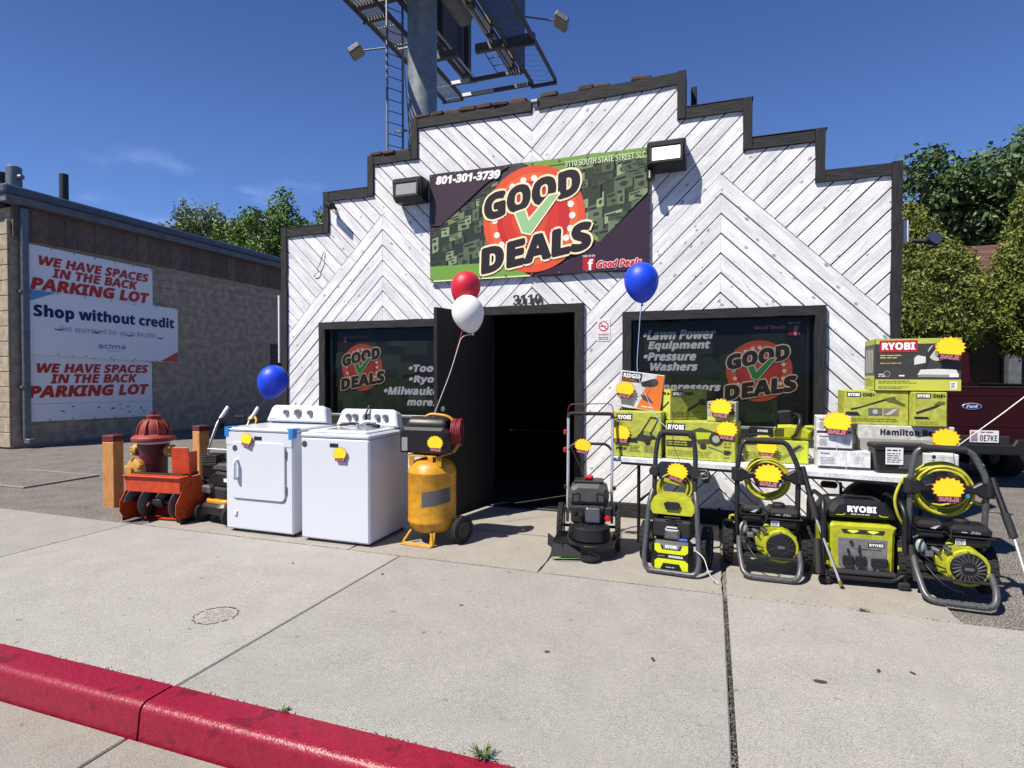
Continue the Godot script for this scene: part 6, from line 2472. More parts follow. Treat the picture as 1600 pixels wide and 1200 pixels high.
func build_trimmer() -> void:
	var t := thing("trimmer_mower", "black walk-behind string trimmer mower standing at the doorway's right", "trimmer mower", Vector3(0.865, 0, 1.16), 9)
	for e in [-1, 1]:
		wheel(t, Vector3(e * 0.235, 0.185, 0.0), 0.185, 0.045, M.red_plastic, 26)
	pipe(t, "axle", [Vector3(-0.25, 0.185, 0), Vector3(0.25, 0.185, 0)], 0.012, M.dark_steel)
	# deck and guard
	var dk := MB.new()
	dk.extrude(V2([-0.26, -0.02, 0.24, -0.06, 0.25, 0.10, 0.20, 0.26, 0.10, 0.35, -0.05, 0.37, -0.16, 0.30, -0.27, 0.28]), 0.016, Transform3D(Basis(Vector3(1, 0, 0), Vector3(0, 0, 1), Vector3(0, -1, 0)), Vector3(0, 0.135, 0.02)), 0.004)
	put(dk, "deck", M.black, t)
	var gd := MB.new()
	gd.extrude(V2([-0.16, 0.0, 0.14, 0.0, 0.13, 0.085, -0.15, 0.10]), 0.006, Transform3D(Basis(Vector3.UP, -1.05), Vector3(-0.255, 0.035, 0.22)), 0.001)
	gd.extrude(V2([-0.13, 0.0, 0.12, 0.0, 0.10, 0.09, -0.10, 0.10]), 0.005, Transform3D(Basis(Vector3.UP, 0.1) * Basis(Vector3(1, 0, 0), -0.5), Vector3(-0.16, 0.03, 0.36)), 0.001)
	put(gd, "debris_guard", M.black_matte, t)
	var bc := MB.new()
	bc.lathe([Vector2(0.0, 0.255), Vector2(0.13, 0.252), Vector2(0.152, 0.238), Vector2(0.158, 0.15), Vector2(0.0, 0.15)], Transform3D(Basis(), Vector3(0.02, 0, 0.20)), 34)
	put(bc, "belt_cover", M.black, t)
	for k in 6:
		var s := MB.new()
		var a := TAU * k / 6
		s.cyl(Vector3(0.02 + 0.075 * cos(a), 0.253, 0.20 + 0.075 * sin(a)), Vector3(0.02 + 0.075 * cos(a), 0.259, 0.20 + 0.075 * sin(a)), 0.008, -1, 8)
		put(s, "bolt", M.steel, t)
	pipe(t, "bumper_bar", [Vector3(-0.15, 0.20, 0.02), Vector3(-0.16, 0.13, 0.30), Vector3(0.0, 0.12, 0.40), Vector3(0.17, 0.12, 0.33), Vector3(0.22, 0.16, 0.06)], 0.011, M.dark_steel, 0.12)
	var hd := MB.new()
	hd.cyl(Vector3(0.02, 0.02, 0.33), Vector3(0.02, 0.12, 0.33), 0.022)
	hd.lathe([Vector2(0, 0.012), Vector2(0.075, 0.014), Vector2(0.085, 0.03), Vector2(0.05, 0.045), Vector2(0, 0.05)], Transform3D(Basis(), Vector3(0.02, 0, 0.33)), 22)
	put(hd, "trimmer_head", M.dark_steel, t)
	pipe(t, "trimmer_line", [Vector3(-0.03, 0.026, 0.36), Vector3(-0.16, 0.03, 0.40), Vector3(-0.27, 0.012, 0.36)], 0.003, mat(C(90, 140, 70), 0.5), 0.05, 6)
	# engine
	block(t, "engine_block", Vector3(0.0, 0.32, 0.06), Vector3(0.28, 0.15, 0.24), M.black_matte, 0.02)
	var sh := MB.new()
	sh.extrude(V2([-0.15, 0.0, 0.15, 0.0, 0.165, 0.05, 0.145, 0.13, 0.09, 0.165, -0.09, 0.165, -0.145, 0.13, -0.165, 0.05]), 0.24, Transform3D(Basis(), Vector3(0.0, 0.40, -0.06)), 0.03)
	put(sh, "engine_shroud", M.grey_plastic, t)
	var rb := MB.new()
	rb.box(Vector3(0.0, 0.575, 0.05), Vector3(0.24, 0.022, 0.16), 0.008)
	for e in [-1, 1]:
		rb.tube(fillet([Vector3(e * 0.07, 0.43, 0.183), Vector3(e * 0.07, 0.50, 0.183), Vector3(e * 0.125, 0.49, 0.183), Vector3(e * 0.125, 0.43, 0.183)], 0.012), 0.004, 6)
	put(rb, "shroud_ribs", M.black, t)
	block(t, "fuel_cap", Vector3(0.0, 0.602, 0.05), Vector3(0.07, 0.036, 0.06), M.red_plastic, 0.012)
	var mf := MB.new()
	mf.extrude(rrect(0.125, 0.125, 0.02, 4, Vector2(0.04, 0.325)), 0.05, Transform3D(Basis(), Vector3(0, 0, 0.175)), 0.012)
	put(mf, "muffler", mat(C(110, 118, 128), 0.3, 0.8), t)
	var pb := MB.new()
	pb.lathe([Vector2(0, 0.03), Vector2(0.02, 0.028), Vector2(0.026, 0.0), Vector2(0, 0.0)], Transform3D(Basis(Vector3(1, 0, 0), PI / 2), Vector3(0.155, 0.30, 0.185)), 14)
	put(pb, "primer_bulb", M.red_plastic, t)
	var bits := MB.new()
	bits.cyl(Vector3(-0.06, 0.33, 0.17), Vector3(-0.06, 0.33, 0.21), 0.022)
	bits.cyl(Vector3(-0.12, 0.29, 0.16), Vector3(-0.09, 0.36, 0.20), 0.008)
	bits.box(Vector3(0.16, 0.35, 0.14), Vector3(0.06, 0.07, 0.08), 0.01)
	put(bits, "carburettor", M.dark_steel, t)
	# handle
	for e in [-1, 1]:
		pipe(t, "handle_leg", [Vector3(e * 0.185, 0.20, -0.06), Vector3(e * 0.185, 0.52, -0.09), Vector3(e * 0.19, 1.075, -0.19)], 0.0125, M.chrome, 0.1)
		block(t, "clamp", Vector3(e * 0.205, 0.49, -0.09), Vector3(0.03, 0.035, 0.03), M.black, 0.006)
	pipe(t, "grip_bar", [Vector3(-0.19, 1.07, -0.188), Vector3(-0.185, 1.11, -0.20), Vector3(0.185, 1.11, -0.20), Vector3(0.19, 1.07, -0.188)], 0.0165, M.black_matte, 0.03)
	pipe(t, "bail_wire", [Vector3(-0.195, 1.09, -0.19), Vector3(-0.19, 1.19, -0.18), Vector3(0.19, 1.20, -0.18), Vector3(0.195, 1.09, -0.19)], 0.0042, mat(C(120, 26, 44), 0.4), 0.05, 8)
	pipe(t, "middle_bar", [Vector3(-0.185, 0.80, -0.14), Vector3(-0.14, 0.855, -0.15), Vector3(0.14, 0.855, -0.15), Vector3(0.19, 0.80, -0.14)], 0.012, M.black, 0.05)
	for y in [0.80, 0.95]:
		block(t, "lever", Vector3(-0.215, y, -0.14 - (y - 0.8) * 0.18), Vector3(0.03, 0.045, 0.03), M.red_plastic, 0.008)
	pipe(t, "starter_cord", [Vector3(-0.03, 0.58, 0.0), Vector3(-0.16, 0.82, -0.14)], 0.003, M.black, 0.02, 5)

func upright_wheels(t: Node3D, x: float, z: float, r: float) -> void:
	for e in [-1, 1]:
		wheel(t, Vector3(e * x, r, z), r, 0.075, M.black, 22)
	pipe(t, "axle", [Vector3(-x, r, z), Vector3(x, r, z)], 0.011, M.dark_steel)

func coil(parent: Node3D, c: Vector3, rx: float, ry: float, turns: int, m: Material, sd: int, dz := 0.012) -> void:
	var rr := RandomNumberGenerator.new()
	rr.seed = sd
	for k in turns:
		var ring := []
		var ox := rr.randf_range(-0.012, 0.012)
		var oy := rr.randf_range(-0.018, 0.010)
		var sx := rr.randf_range(0.80, 1.06)
		var tl := rr.randf_range(-0.04, 0.04)
		for q in 33:
			var a := TAU * q / 32
			ring.append(c + Vector3(ox + rx * sx * cos(a), oy + ry * sx * sin(a), -dz * k + tl * sin(a + 0.7)))
		var mb := MB.new()
		mb.tube(ring, 0.0085, 7, false)
		put(mb, "hose_turn", m, parent)

func build_upright_washer() -> void:
	var t := thing("pressure_washer", "upright pressure washer with silver hoop frame and lime cover, nearest the doorway", "pressure washer", Vector3(1.553, 0, 1.60), -4, "pressure washers in front of the table")
	pipe(t, "lower_frame", [Vector3(-0.152, 0.585, -0.13), Vector3(-0.168, 0.50, -0.08), Vector3(-0.195, 0.10, -0.01), Vector3(-0.175, 0.022, 0.01), Vector3(0.175, 0.022, 0.01), Vector3(0.195, 0.10, -0.01), Vector3(0.168, 0.50, -0.08), Vector3(0.152, 0.585, -0.13)], 0.0185, M.frame_grey, 0.075, 12)
	pipe(t, "handle_frame", [Vector3(-0.148, 0.42, -0.14), Vector3(-0.146, 0.85, -0.22), Vector3(-0.125, 1.005, -0.25), Vector3(0.125, 1.005, -0.25), Vector3(0.146, 0.85, -0.22), Vector3(0.148, 0.42, -0.14)], 0.0175, M.frame_dark, 0.06, 12)
	pipe(t, "grip", [Vector3(-0.118, 0.975, -0.244), Vector3(-0.105, 1.006, -0.25), Vector3(0.105, 1.006, -0.25), Vector3(0.118, 0.975, -0.244)], 0.0235, M.black_matte, 0.03, 12)
	upright_wheels(t, 0.225, -0.30, 0.15)
	# lower panel with the printed plate
	block(t, "tank", Vector3(0, 0.125, -0.075), Vector3(0.29, 0.225, 0.13), M.black, 0.03)
	var p := MB.new()
	var z := -0.0085
	var lower := Transform3D(Basis().scaled(Vector3(0.94, 0.88, 1)), Vector3(0, -0.012, 0))
	paint(p, V2([-0.125, 0.262, -0.085, 0.262, -0.068, 0.215, 0.068, 0.215, 0.085, 0.262, 0.125, 0.262, 0.125, 0.205, 0.10, 0.185, -0.10, 0.185, -0.125, 0.205]), C(200, 212, 28), z, lower)
	paint(p, V2([-0.125, 0.055, -0.085, 0.05, -0.06, 0.105, 0.06, 0.105, 0.085, 0.05, 0.125, 0.055, 0.125, 0.12, 0.10, 0.14, -0.10, 0.14, -0.125, 0.12]), C(200, 212, 28), z, lower)
	paint(p, V2([-0.068, 0.265, 0.068, 0.265, 0.055, 0.222, -0.055, 0.222]), C(120, 122, 124), z, lower)
	write(p, "RYOBI", Vector2(0, 0.243), 0.085, 0.024, C(240, 240, 240), z + 0.001, {"bold": 0.0010, "xf": lower})
	write(p, "HONDA", Vector2(0.035, 0.163), 0.105, 0.017, C(226, 226, 226), z, {"bold": 0.0010, "xf": lower})
	fine_print(p, Rect2(-0.10, 0.157, 0.06, 0.010), 1, C(160, 160, 160), z, 3, lower)
	fine_print(p, Rect2(-0.04, 0.066, 0.08, 0.014), 1, C(190, 190, 190), z, 5, lower)
	put(p, "front_print", M.gloss_print, t)
	block(t, "detergent_cap", Vector3(0.075, 0.247, -0.06), Vector3(0.075, 0.022, 0.05), mat(C(40, 60, 150), 0.4), 0.006)
	# engine
	block(t, "engine_block", Vector3(0, 0.315, -0.17), Vector3(0.29, 0.15, 0.22), M.black_matte, 0.025)
	var mf := MB.new()
	mf.box(Vector3(0.0, 0.285, -0.055), Vector3(0.115, 0.085, 0.05), 0.012)
	mf.box(Vector3(0.0, 0.332, -0.055), Vector3(0.09, 0.02, 0.05), 0.008)
	mf.box(Vector3(0.0, 0.288, -0.0285), Vector3(0.085, 0.05, 0.006), 0.002)
	put(mf, "muffler", M.steel, t)
	var ac := MB.new()
	ac.cyl(Vector3(0, 0.363, -0.062), Vector3(0, 0.363, -0.045), 0.03, -1, 16)
	put(ac, "carburettor", M.black, t)
	var cv := MB.new()
	cv.extrude(V2([-0.135, 0.0, 0.135, 0.0, 0.155, 0.03, 0.155, 0.07, 0.13, 0.125, 0.08, 0.16, -0.08, 0.16, -0.13, 0.125, -0.155, 0.07, -0.155, 0.03]), 0.25, Transform3D(Basis(Vector3(1, 0, 0), -0.16), Vector3(0.0, 0.385, -0.30)), 0.045)
	put(cv, "engine_cover", M.lime, t)
	var cl := MB.new()
	cl.extrude(V2([-0.045, -0.02, 0.045, -0.02, 0.06, 0.02, 0.04, 0.035, -0.04, 0.035, -0.06, 0.02]), 0.006, Transform3D(Basis(Vector3(1, 0, 0), -0.16), Vector3(0.0, 0.485, -0.046)), 0.002)
	cl.box(Vector3(0, 0.402, -0.052), Vector3(0.12, 0.014, 0.006), 0.002)
	put(cl, "cover_badge", M.black, t)
	# hose, holder
	coil(t, Vector3(0, 0.61, -0.17), 0.12, 0.11, 8, M.hose, 71, 0.009)
	var hd := MB.new()
	hd.extrude(V2([-0.17, -0.03, -0.12, -0.045, -0.09, -0.09, 0.09, -0.10, 0.12, -0.045, 0.17, -0.03, 0.17, 0.03, 0.13, 0.04, 0.10, 0.07, -0.10, 0.07, -0.13, 0.04, -0.17, 0.03]), 0.03, Transform3D(Basis(Vector3(1, 0, 0), -0.16), Vector3(0, 0.72, -0.20)), 0.008)
	put(hd, "hose_holder", M.black, t)
	var st := MB.new()
	st.box(Vector3(0.0, 0.645, -0.155), Vector3(0.15, 0.03, 0.012), 0.004, Basis(Vector3(0, 0, 1), -0.2))
	put(st, "holder_stripe", M.lime, t)
	for e in [-1, 1]:
		var ck := MB.new()
		ck.cyl(Vector3(e * 0.15, 0.72, -0.20), Vector3(e * 0.15, 0.72, -0.15), 0.035, -1, 14)
		put(ck, "clamp_knob", M.black_matte, t)
	var hk := MB.new()
	hk.tube(fillet([Vector3(0.16, 0.735, -0.19), Vector3(0.235, 0.745, -0.17), Vector3(0.25, 0.695, -0.15), Vector3(0.20, 0.68, -0.15)], 0.03), 0.014, 8)
	put(hk, "hook", M.black, t)
	block(t, "gun_holster", Vector3(0.225, 0.69, -0.17), Vector3(0.05, 0.07, 0.05), M.black, 0.012)
	pipe(t, "paper_tag_tie", [Vector3(0.17, 0.20, 0.01), Vector3(0.23, 0.17, 0.04), Vector3(0.27, 0.06, 0.08), Vector3(0.33, 0.015, 0.08)], 0.003, M.rope, 0.05, 6)

func build_pressure_washer(label: String, at: Vector3, turn: float, last: bool) -> void:
	var t := thing("pressure_washer", label, "pressure washer", at, turn, "pressure washers in front of the table")
	var hw := 0.205
	# foot hoop, uprights, handle
	pipe(t, "foot_frame", [Vector3(-hw + 0.012, 0.235, -0.22), Vector3(-hw + 0.012, 0.16, -0.13), Vector3(-hw + 0.035, 0.022, 0.01), Vector3(hw - 0.03, 0.022, 0.01), Vector3(hw, 0.10, -0.05), Vector3(hw, 0.18, -0.16)], 0.0195, M.frame_grey, 0.075, 12)
	pipe(t, "upright_frame", [Vector3(-hw, 0.16, -0.30), Vector3(-hw, 0.77, -0.25), Vector3(-hw + 0.035, 0.955, -0.27), Vector3(hw - 0.075, 0.955, -0.27), Vector3(hw + 0.005, 0.77, -0.25), Vector3(hw, 0.16, -0.30)], 0.0185, M.frame_dark if not last else M.frame_grey, 0.06, 12)
	pipe(t, "grip", [Vector3(-hw + 0.055, 0.955, -0.27), Vector3(hw - 0.10, 0.955, -0.27)], 0.0245, M.black_matte, 0.02, 12)
	for y in [0.13, 0.17]:
		pipe(t, "cross_tube", [Vector3(-hw, y, -0.30), Vector3(hw, y, -0.30)], 0.014, M.frame_dark)
	upright_wheels(t, 0.265 if not last else 0.235, -0.36, 0.165)
	block(t, "base_plate", Vector3(0.0, 0.13, -0.24), Vector3(0.40, 0.014, 0.26), M.black_matte, 0.003)
	# engine: lime crankcase, starter cover, tanks
	var e := Node3D.new()
	e.name = "engine"
	t.add_child(e, true)
	e.position.y = -0.065
	var cc := MB.new()
	cc.extrude(V2([-0.06, 0.20, 0.02, 0.14, 0.12, 0.13, 0.19, 0.20, 0.19, 0.32, 0.10, 0.395, -0.02, 0.405, -0.04, 0.36, -0.10, 0.30]), 0.10, Transform3D(Basis(), Vector3(0, 0.02, -0.26)), 0.012)
	put(cc, "crankcase_cover", M.lime, e)
	var ring := MB.new()
	var xf := Transform3D(Basis(Vector3(1, 0, 0), PI / 2), Vector3(0.085, 0.275, -0.165))
	ring.lathe([Vector2(0.118, -0.02), Vector2(0.118, 0.02), Vector2(0.112, 0.028), Vector2(0.098, 0.028), Vector2(0.098, 0.0)], xf, 36)
	put(ring, "starter_ring", M.lime, e)
	var rc := MB.new()
	rc.lathe([Vector2(0.100, 0.005), Vector2(0.100, 0.026), Vector2(0.092, 0.036), Vector2(0.05, 0.044), Vector2(0.0, 0.046)], xf, 36)
	put(rc, "starter_cover", M.black, e)
	for k in 20:
		var a := TAU * k / 20
		if last or k % 5 != 0:
			var s := MB.new()
			s.box(xf * Vector3(cos(a) * 0.066, 0.043, -sin(a) * 0.066), Vector3(0.05, 0.008, 0.0075), 0.002, xf.basis * Basis(Vector3.UP, a + 0.25) )
			put(s, "cover_rib", M.grey_plastic if last else M.black_matte, e)
	var bg := MB.new()
	bg.box(xf * Vector3(0, 0.049, 0), Vector3(0.05, 0.006, 0.02), 0.002, xf.basis)
	put(bg, "cover_badge", M.steel, e)
	for k in 3:
		var a := TAU * k / 3 + 0.5
		var s := MB.new()
		s.cyl(xf * Vector3(cos(a) * 0.106, 0.025, sin(a) * 0.106), xf * Vector3(cos(a) * 0.106, 0.034, sin(a) * 0.106), 0.007, -1, 8)
		put(s, "bolt", M.steel, e)
	var ft := MB.new()
	ft.box(Vector3(0.105, 0.505, -0.25), Vector3(0.225, 0.075, 0.20), 0.026)
	ft.box(Vector3(0.105, 0.440, -0.25), Vector3(0.21, 0.075, 0.18), 0.022)
	ft.box(Vector3(0.105, 0.473, -0.25), Vector3(0.248, 0.009, 0.222), 0.003)
	put(ft, "fuel_tank", M.black, e)
	var cap := MB.new()
	cap.lathe([Vector2(0, 0.53), Vector2(0.042, 0.53), Vector2(0.044, 0.555), Vector2(0.036, 0.565), Vector2(0, 0.565)], Transform3D(Basis(), Vector3(0.08, 0, -0.27)), 18)
	put(cap, "fuel_cap", M.black_matte, e)
	var tp := MB.new()
	write(tp, "212cc", Vector2(0.125, 0.505), 0.05, 0.016, C(170, 172, 176), -0.1485, {"slant": 0.2})
	fine_print(tp, Rect2(0.05, 0.497, 0.035, 0.012), 1, C(170, 172, 176), -0.1485, 3)
	paint(tp, V2([-0.12, 0.513, -0.09, 0.53, -0.065, 0.535, -0.09, 0.51]), C(170, 174, 180), -0.1435)
	put(tp, "markings", M.print, e)
	var ab := MB.new()
	ab.box(Vector3(-0.11, 0.525, -0.225), Vector3(0.155, 0.065, 0.16), 0.024)
	ab.box(Vector3(-0.11, 0.472, -0.225), Vector3(0.145, 0.045, 0.15), 0.012)
	ab.box(Vector3(-0.11, 0.494, -0.225), Vector3(0.162, 0.006, 0.166), 0.002)
	put(ab, "air_cleaner", M.black, e)
	# cables, decals, screws
	var cab := MB.new()
	cab.tube(fillet([Vector3(-0.03, 0.43, -0.15), Vector3(-0.005, 0.47, -0.13), Vector3(-0.012, 0.53, -0.14)], 0.03), 0.005, 6)
	cab.tube(fillet([Vector3(-0.16, 0.44, -0.15), Vector3(-0.19, 0.36, -0.13), Vector3(-0.10, 0.28, -0.13), Vector3(-0.02, 0.25, -0.15)], 0.05), 0.005, 6)
	put(cab, "cable", M.black_matte, e)
	var dec := MB.new()
	paint(dec, rect(0.02, 0.418, 0.075, 0.455), C(214, 214, 208), -0.158)
	fine_print(dec, Rect2(0.024, 0.421, 0.047, 0.03), 4, C(50, 50, 50), -0.1573, 5)
	paint(dec, V2([-0.045, 0.375, -0.005, 0.375, -0.005, 0.40, -0.045, 0.40]), C(30, 30, 30), -0.1385)
	put(dec, "decals", M.print, e)
	for q in [[-0.055, 0.30], [-0.03, 0.39], [0.02, 0.165]]:
		var sc := MB.new()
		sc.cyl(Vector3(q[0], q[1] + 0.02, -0.162), Vector3(q[0], q[1] + 0.02, -0.153), 0.007, -1, 8)
		put(sc, "bolt", M.steel, e)
	block(e, "cylinder", Vector3(-0.06, 0.36, -0.27), Vector3(0.15, 0.13, 0.16), M.black_matte, 0.012)
	for k in 5:
		block(e, "cooling_fin", Vector3(-0.085, 0.32 + k * 0.02, -0.25), Vector3(0.16, 0.006, 0.17), M.dark_steel, 0.002)
	var cb := MB.new()
	cb.cyl(Vector3(-0.10, 0.37, -0.19), Vector3(-0.06, 0.36, -0.15), 0.022)
	cb.box(Vector3(-0.12, 0.34, -0.16), Vector3(0.05, 0.04, 0.04), 0.008)
	cb.cyl(Vector3(-0.14, 0.40, -0.17), Vector3(-0.13, 0.33, -0.15), 0.008)
	cb.cyl(Vector3(-0.05, 0.40, -0.14), Vector3(-0.01, 0.38, -0.13), 0.010)
	put(cb, "carburettor", M.steel, e)
	var bowl := MB.new()
	bowl.ellipsoid(Vector3(-0.165, 0.385, -0.17), Vector3(0.028, 0.045, 0.025))
	put(bowl, "pump_bottle", mat(C(150, 160, 156), 0.3), e)
	var pm := MB.new()
	pm.box(Vector3(-0.12, 0.18, -0.26), Vector3(0.14, 0.08, 0.14), 0.012)
	pm.cyl(Vector3(-0.12, 0.20, -0.19), Vector3(-0.12, 0.20, -0.14), 0.02)
	put(pm, "pump", M.dark_steel, t)
	# hose coil and holder
	coil(t, Vector3(0.0 if not last else -0.01, 0.665 if not last else 0.68, -0.27), 0.148 if not last else 0.16, 0.150 if not last else 0.16, 18, M.hose, 81 if not last else 93, 0.008)
	var hd := MB.new()
	hd.extrude(V2([-0.235, -0.05, -0.175, -0.05, -0.15, -0.028, -0.10, -0.02, -0.07, -0.085, 0.07, -0.085, 0.10, -0.02, 0.15, -0.028, 0.175, -0.05, 0.245, -0.05, 0.245, 0.045, 0.175, 0.05, 0.13, 0.02, 0.08, 0.03, 0.06, 0.075, -0.06, 0.075, -0.08, 0.03, -0.13, 0.02, -0.175, 0.05, -0.235, 0.045]), 0.045, Transform3D(Basis(), Vector3(0.0, 0.70, -0.265)), 0.008)
	put(hd, "hose_holder", M.black, t)
	for k in 5:
		var d := MB.new()
		d.cyl(Vector3(-0.04 + k * 0.02, 0.635, -0.225), Vector3(-0.04 + k * 0.02, 0.635, -0.205), 0.006, -1, 8)
		put(d, "nozzle_tip", [M.yellow, M.white_plastic, M.lime, M.tape, M.red_plastic][k], t)
	var kn := MB.new()
	kn.cyl(Vector3(0.10, 0.66, -0.222), Vector3(0.10, 0.66, -0.212), 0.012, -1, 10)
	put(kn, "blue_cap", M.tape, t)
	for s in [-1, 1]:
		var c := MB.new()
		c.cyl(Vector3(s * 0.215, 0.66, -0.25), Vector3(s * 0.215, 0.75, -0.25), 0.032, -1, 16)
		put(c, "clamp", M.black_matte, t)
	# spray wand resting in the holder, its lance slanting to the ground
	var w := Node3D.new()
	w.name = "spray_wand"
	t.add_child(w, true)
	var a := Vector3(0.235, 0.78, -0.25)
	var b := Vector3(0.305, 0.44, -0.13) if not last else Vector3(0.30, 0.44, -0.10)
	var c := Vector3(0.46, 0.03, 0.0) if not last else Vector3(0.335, 0.03, 0.16)
	if not last:
		c = Vector3(0.435, 0.05, -0.02)
	pipe(w, "gun", [a, a.lerp(b, 0.35), a.lerp(b, 0.75)], 0.019, M.black, 0.02)
	pipe(w, "sleeve", [a.lerp(b, 0.6), b], 0.024, M.black_matte, 0.02)
	pipe(w, "lance", [b, c], 0.0085, M.chrome, 0.02)
	pipe(w, "nozzle", [c, c + (c - b).normalized() * 0.035], 0.014, mat(C(196, 160, 80), 0.3, 0.9), 0.01)
	# loose hose
	if last:
		pipe(t, "hose_loop", [Vector3(-0.10, 0.82, -0.30), Vector3(-0.24, 0.76, -0.28), Vector3(-0.30, 0.60, -0.26), Vector3(-0.27, 0.48, -0.27), Vector3(-0.22, 0.40, -0.30)], 0.0095, M.hose, 0.14)
		pipe(t, "hose_loop", [Vector3(0.15, 0.62, -0.31), Vector3(0.20, 0.58, -0.33), Vector3(0.24, 0.66, -0.33)], 0.0095, M.hose, 0.08)
	else:
		pipe(t, "hose_loop", [Vector3(-0.19, 0.36, -0.36), Vector3(-0.25, 0.36, -0.38), Vector3(-0.255, 0.31, -0.38), Vector3(-0.19, 0.30, -0.36)], 0.0095, M.hose, 0.04)
	pipe(t, "pump_hose", [Vector3(-0.14, 0.20, -0.15), Vector3(-0.06, 0.10, -0.05), Vector3(0.08, 0.06, -0.10), Vector3(-0.02, 0.05, -0.22)], 0.005, M.black, 0.08, 7)

func build_generator() -> void:
	var t := thing("generator", "lime portable generator with black tube frame between two pressure washers", "generator", Vector3(2.815, 0, 1.44), 4)
	# body
	var b := MB.new()
	b.extrude(V2([-0.195, 0.115, -0.15, 0.07, 0.14, 0.06, 0.185, 0.11, 0.19, 0.40, 0.20, 0.455, 0.165, 0.475, -0.165, 0.475, -0.205, 0.46, -0.195, 0.40]), 0.36, Transform3D(Basis(), Vector3(0, 0, -0.44)), 0.02)
	put(b, "body", M.lime, t)
	var ft := MB.new()
	ft.box(Vector3(0, 0.095, -0.26), Vector3(0.40, 0.05, 0.44), 0.02)
	put(ft, "base", M.black_matte, t)
	var pn := MB.new()
	pn.extrude(V2([-0.14, 0.15, -0.115, 0.118, 0.12, 0.11, 0.14, 0.14, 0.143, 0.362, -0.143, 0.366]), 0.012, Transform3D(Basis(), Vector3(0, 0, -0.088)), 0.004)
	put(pn, "control_panel", mat(C(118, 119, 120), 0.5, 0, "grunge", 2.0), t)
	var p := MB.new()
	var z := -0.0745
	paint(p, V2([0.03, 0.30, 0.125, 0.30, 0.125, 0.336, 0.03, 0.336]), C(24, 24, 24), z)
	write(p, "RYOBI", Vector2(0.078, 0.318), 0.08, 0.021, C(226, 226, 226), z + 0.001, {"bold": 0.0008})
	fine_print(p, Rect2(0.0, 0.275, 0.13, 0.012), 1, C(40, 40, 40), z, 3)
	fine_print(p, Rect2(-0.06, 0.28, 0.05, 0.010), 1, C(60, 60, 60), z, 9)
	paint(p, V2([-0.125, 0.432, 0.13, 0.432, 0.12, 0.398, -0.11, 0.398]), C(34, 34, 34), -0.0785)
	for x in [-0.055, 0.06]:
		paint(p, disc(Vector2(x, 0.42), 0.034, 14, 0.009), C(214, 224, 80), -0.0775)
		paint(p, V2([x - 0.025, 0.413, x + 0.025, 0.413, x, 0.401]), C(214, 224, 80), -0.0772)
	put(p, "panel_print", M.print, t)
	for o in [[-0.085, 0.19, 0.062, 0.075], [-0.012, 0.19, 0.062, 0.075], [0.095, 0.185, 0.095, 0.065]]:
		block(t, "outlet_cover", Vector3(o[0], o[1], -0.066), Vector3(o[2], o[3], 0.022), M.black, 0.006)
	for o in [[-0.068, 0.335, 0.018, 0.022], [-0.085, 0.265, 0.012, 0.03], [-0.02, 0.265, 0.012, 0.03], [-0.02, 0.305, 0.010, 0.018]]:
		block(t, "switch", Vector3(o[0], o[1], -0.068), Vector3(o[2], o[3], 0.016), M.black, 0.002)
	for x in [-0.05, -0.005, 0.04, 0.085]:
		block(t, "terminal", Vector3(x, 0.125, -0.07), Vector3(0.014, 0.02, 0.016), M.steel if x > 0.0 else M.black, 0.003)
	# top housing with the name
	var tp := MB.new()
	tp.extrude(V2([-0.20, 0.0, 0.20, 0.0, 0.195, 0.05, 0.15, 0.125, 0.10, 0.14, -0.10, 0.14, -0.155, 0.125, -0.195, 0.05]), 0.40, Transform3D(Basis(Vector3(1, 0, 0), -0.10), Vector3(0, 0.475, -0.49)), 0.03)
	put(tp, "top_housing", M.grey_plastic if false else M.black, t)
	var nm := MB.new()
	var xf := Transform3D(Basis(Vector3(1, 0, 0), -0.10), Vector3(0, 0.475, -0.49))
	write(nm, "RYOBI", Vector2(0.0, 0.073), 0.165, 0.045, C(238, 238, 238), 0.4015, {"bold": 0.0020, "xf": xf})
	fine_print(nm, Rect2(-0.065, 0.026, 0.13, 0.014), 1, C(200, 200, 200), 0.4015, 8, xf)
	paint(nm, V2([-0.15, 0.022, -0.11, 0.022, -0.095, 0.034, -0.10, 0.037, -0.113, 0.026, -0.15, 0.026]), C(200, 212, 28), 0.4015, xf)
	paint(nm, V2([0.15, 0.022, 0.11, 0.022, 0.095, 0.034, 0.10, 0.037, 0.113, 0.026, 0.15, 0.026]), C(200, 212, 28), 0.4015, xf)
	put(nm, "lettering", M.gloss_print, t)
	pipe(t, "carry_grip", [Vector3(-0.10, 0.63, -0.22), Vector3(-0.06, 0.655, -0.24), Vector3(0.10, 0.655, -0.24), Vector3(0.14, 0.63, -0.22)], 0.012, M.black, 0.03)
	block(t, "top_label", Vector3(-0.09, 0.628, -0.24), Vector3(0.12, 0.004, 0.10), M.white_plastic, 0.001, Basis(Vector3(1, 0, 0), 0.1))
	var fc := MB.new()
	fc.cyl(Vector3(0.04, 0.62, -0.30), Vector3(0.04, 0.65, -0.30), 0.04, -1, 18)
	put(fc, "fuel_cap", M.black_matte, t)
	# tube frame and folding handles
	for s in [-1, 1]:
		pipe(t, "side_frame", [Vector3(s * 0.235, 0.05, -0.06), Vector3(s * 0.235, 0.58, -0.06), Vector3(s * 0.225, 0.66, -0.12), Vector3(s * 0.225, 0.66, -0.40), Vector3(s * 0.235, 0.58, -0.48), Vector3(s * 0.235, 0.06, -0.48)], 0.0165, M.black, 0.06, 12)
		pipe(t, "folding_handle", [Vector3(s * 0.27, 0.34, -0.08), Vector3(s * 0.275, 0.10, 0.02)], 0.021, M.black_matte, 0.02)
		wheel(t, Vector3(s * 0.275, 0.135, -0.44), 0.135, 0.07, M.black, 18)
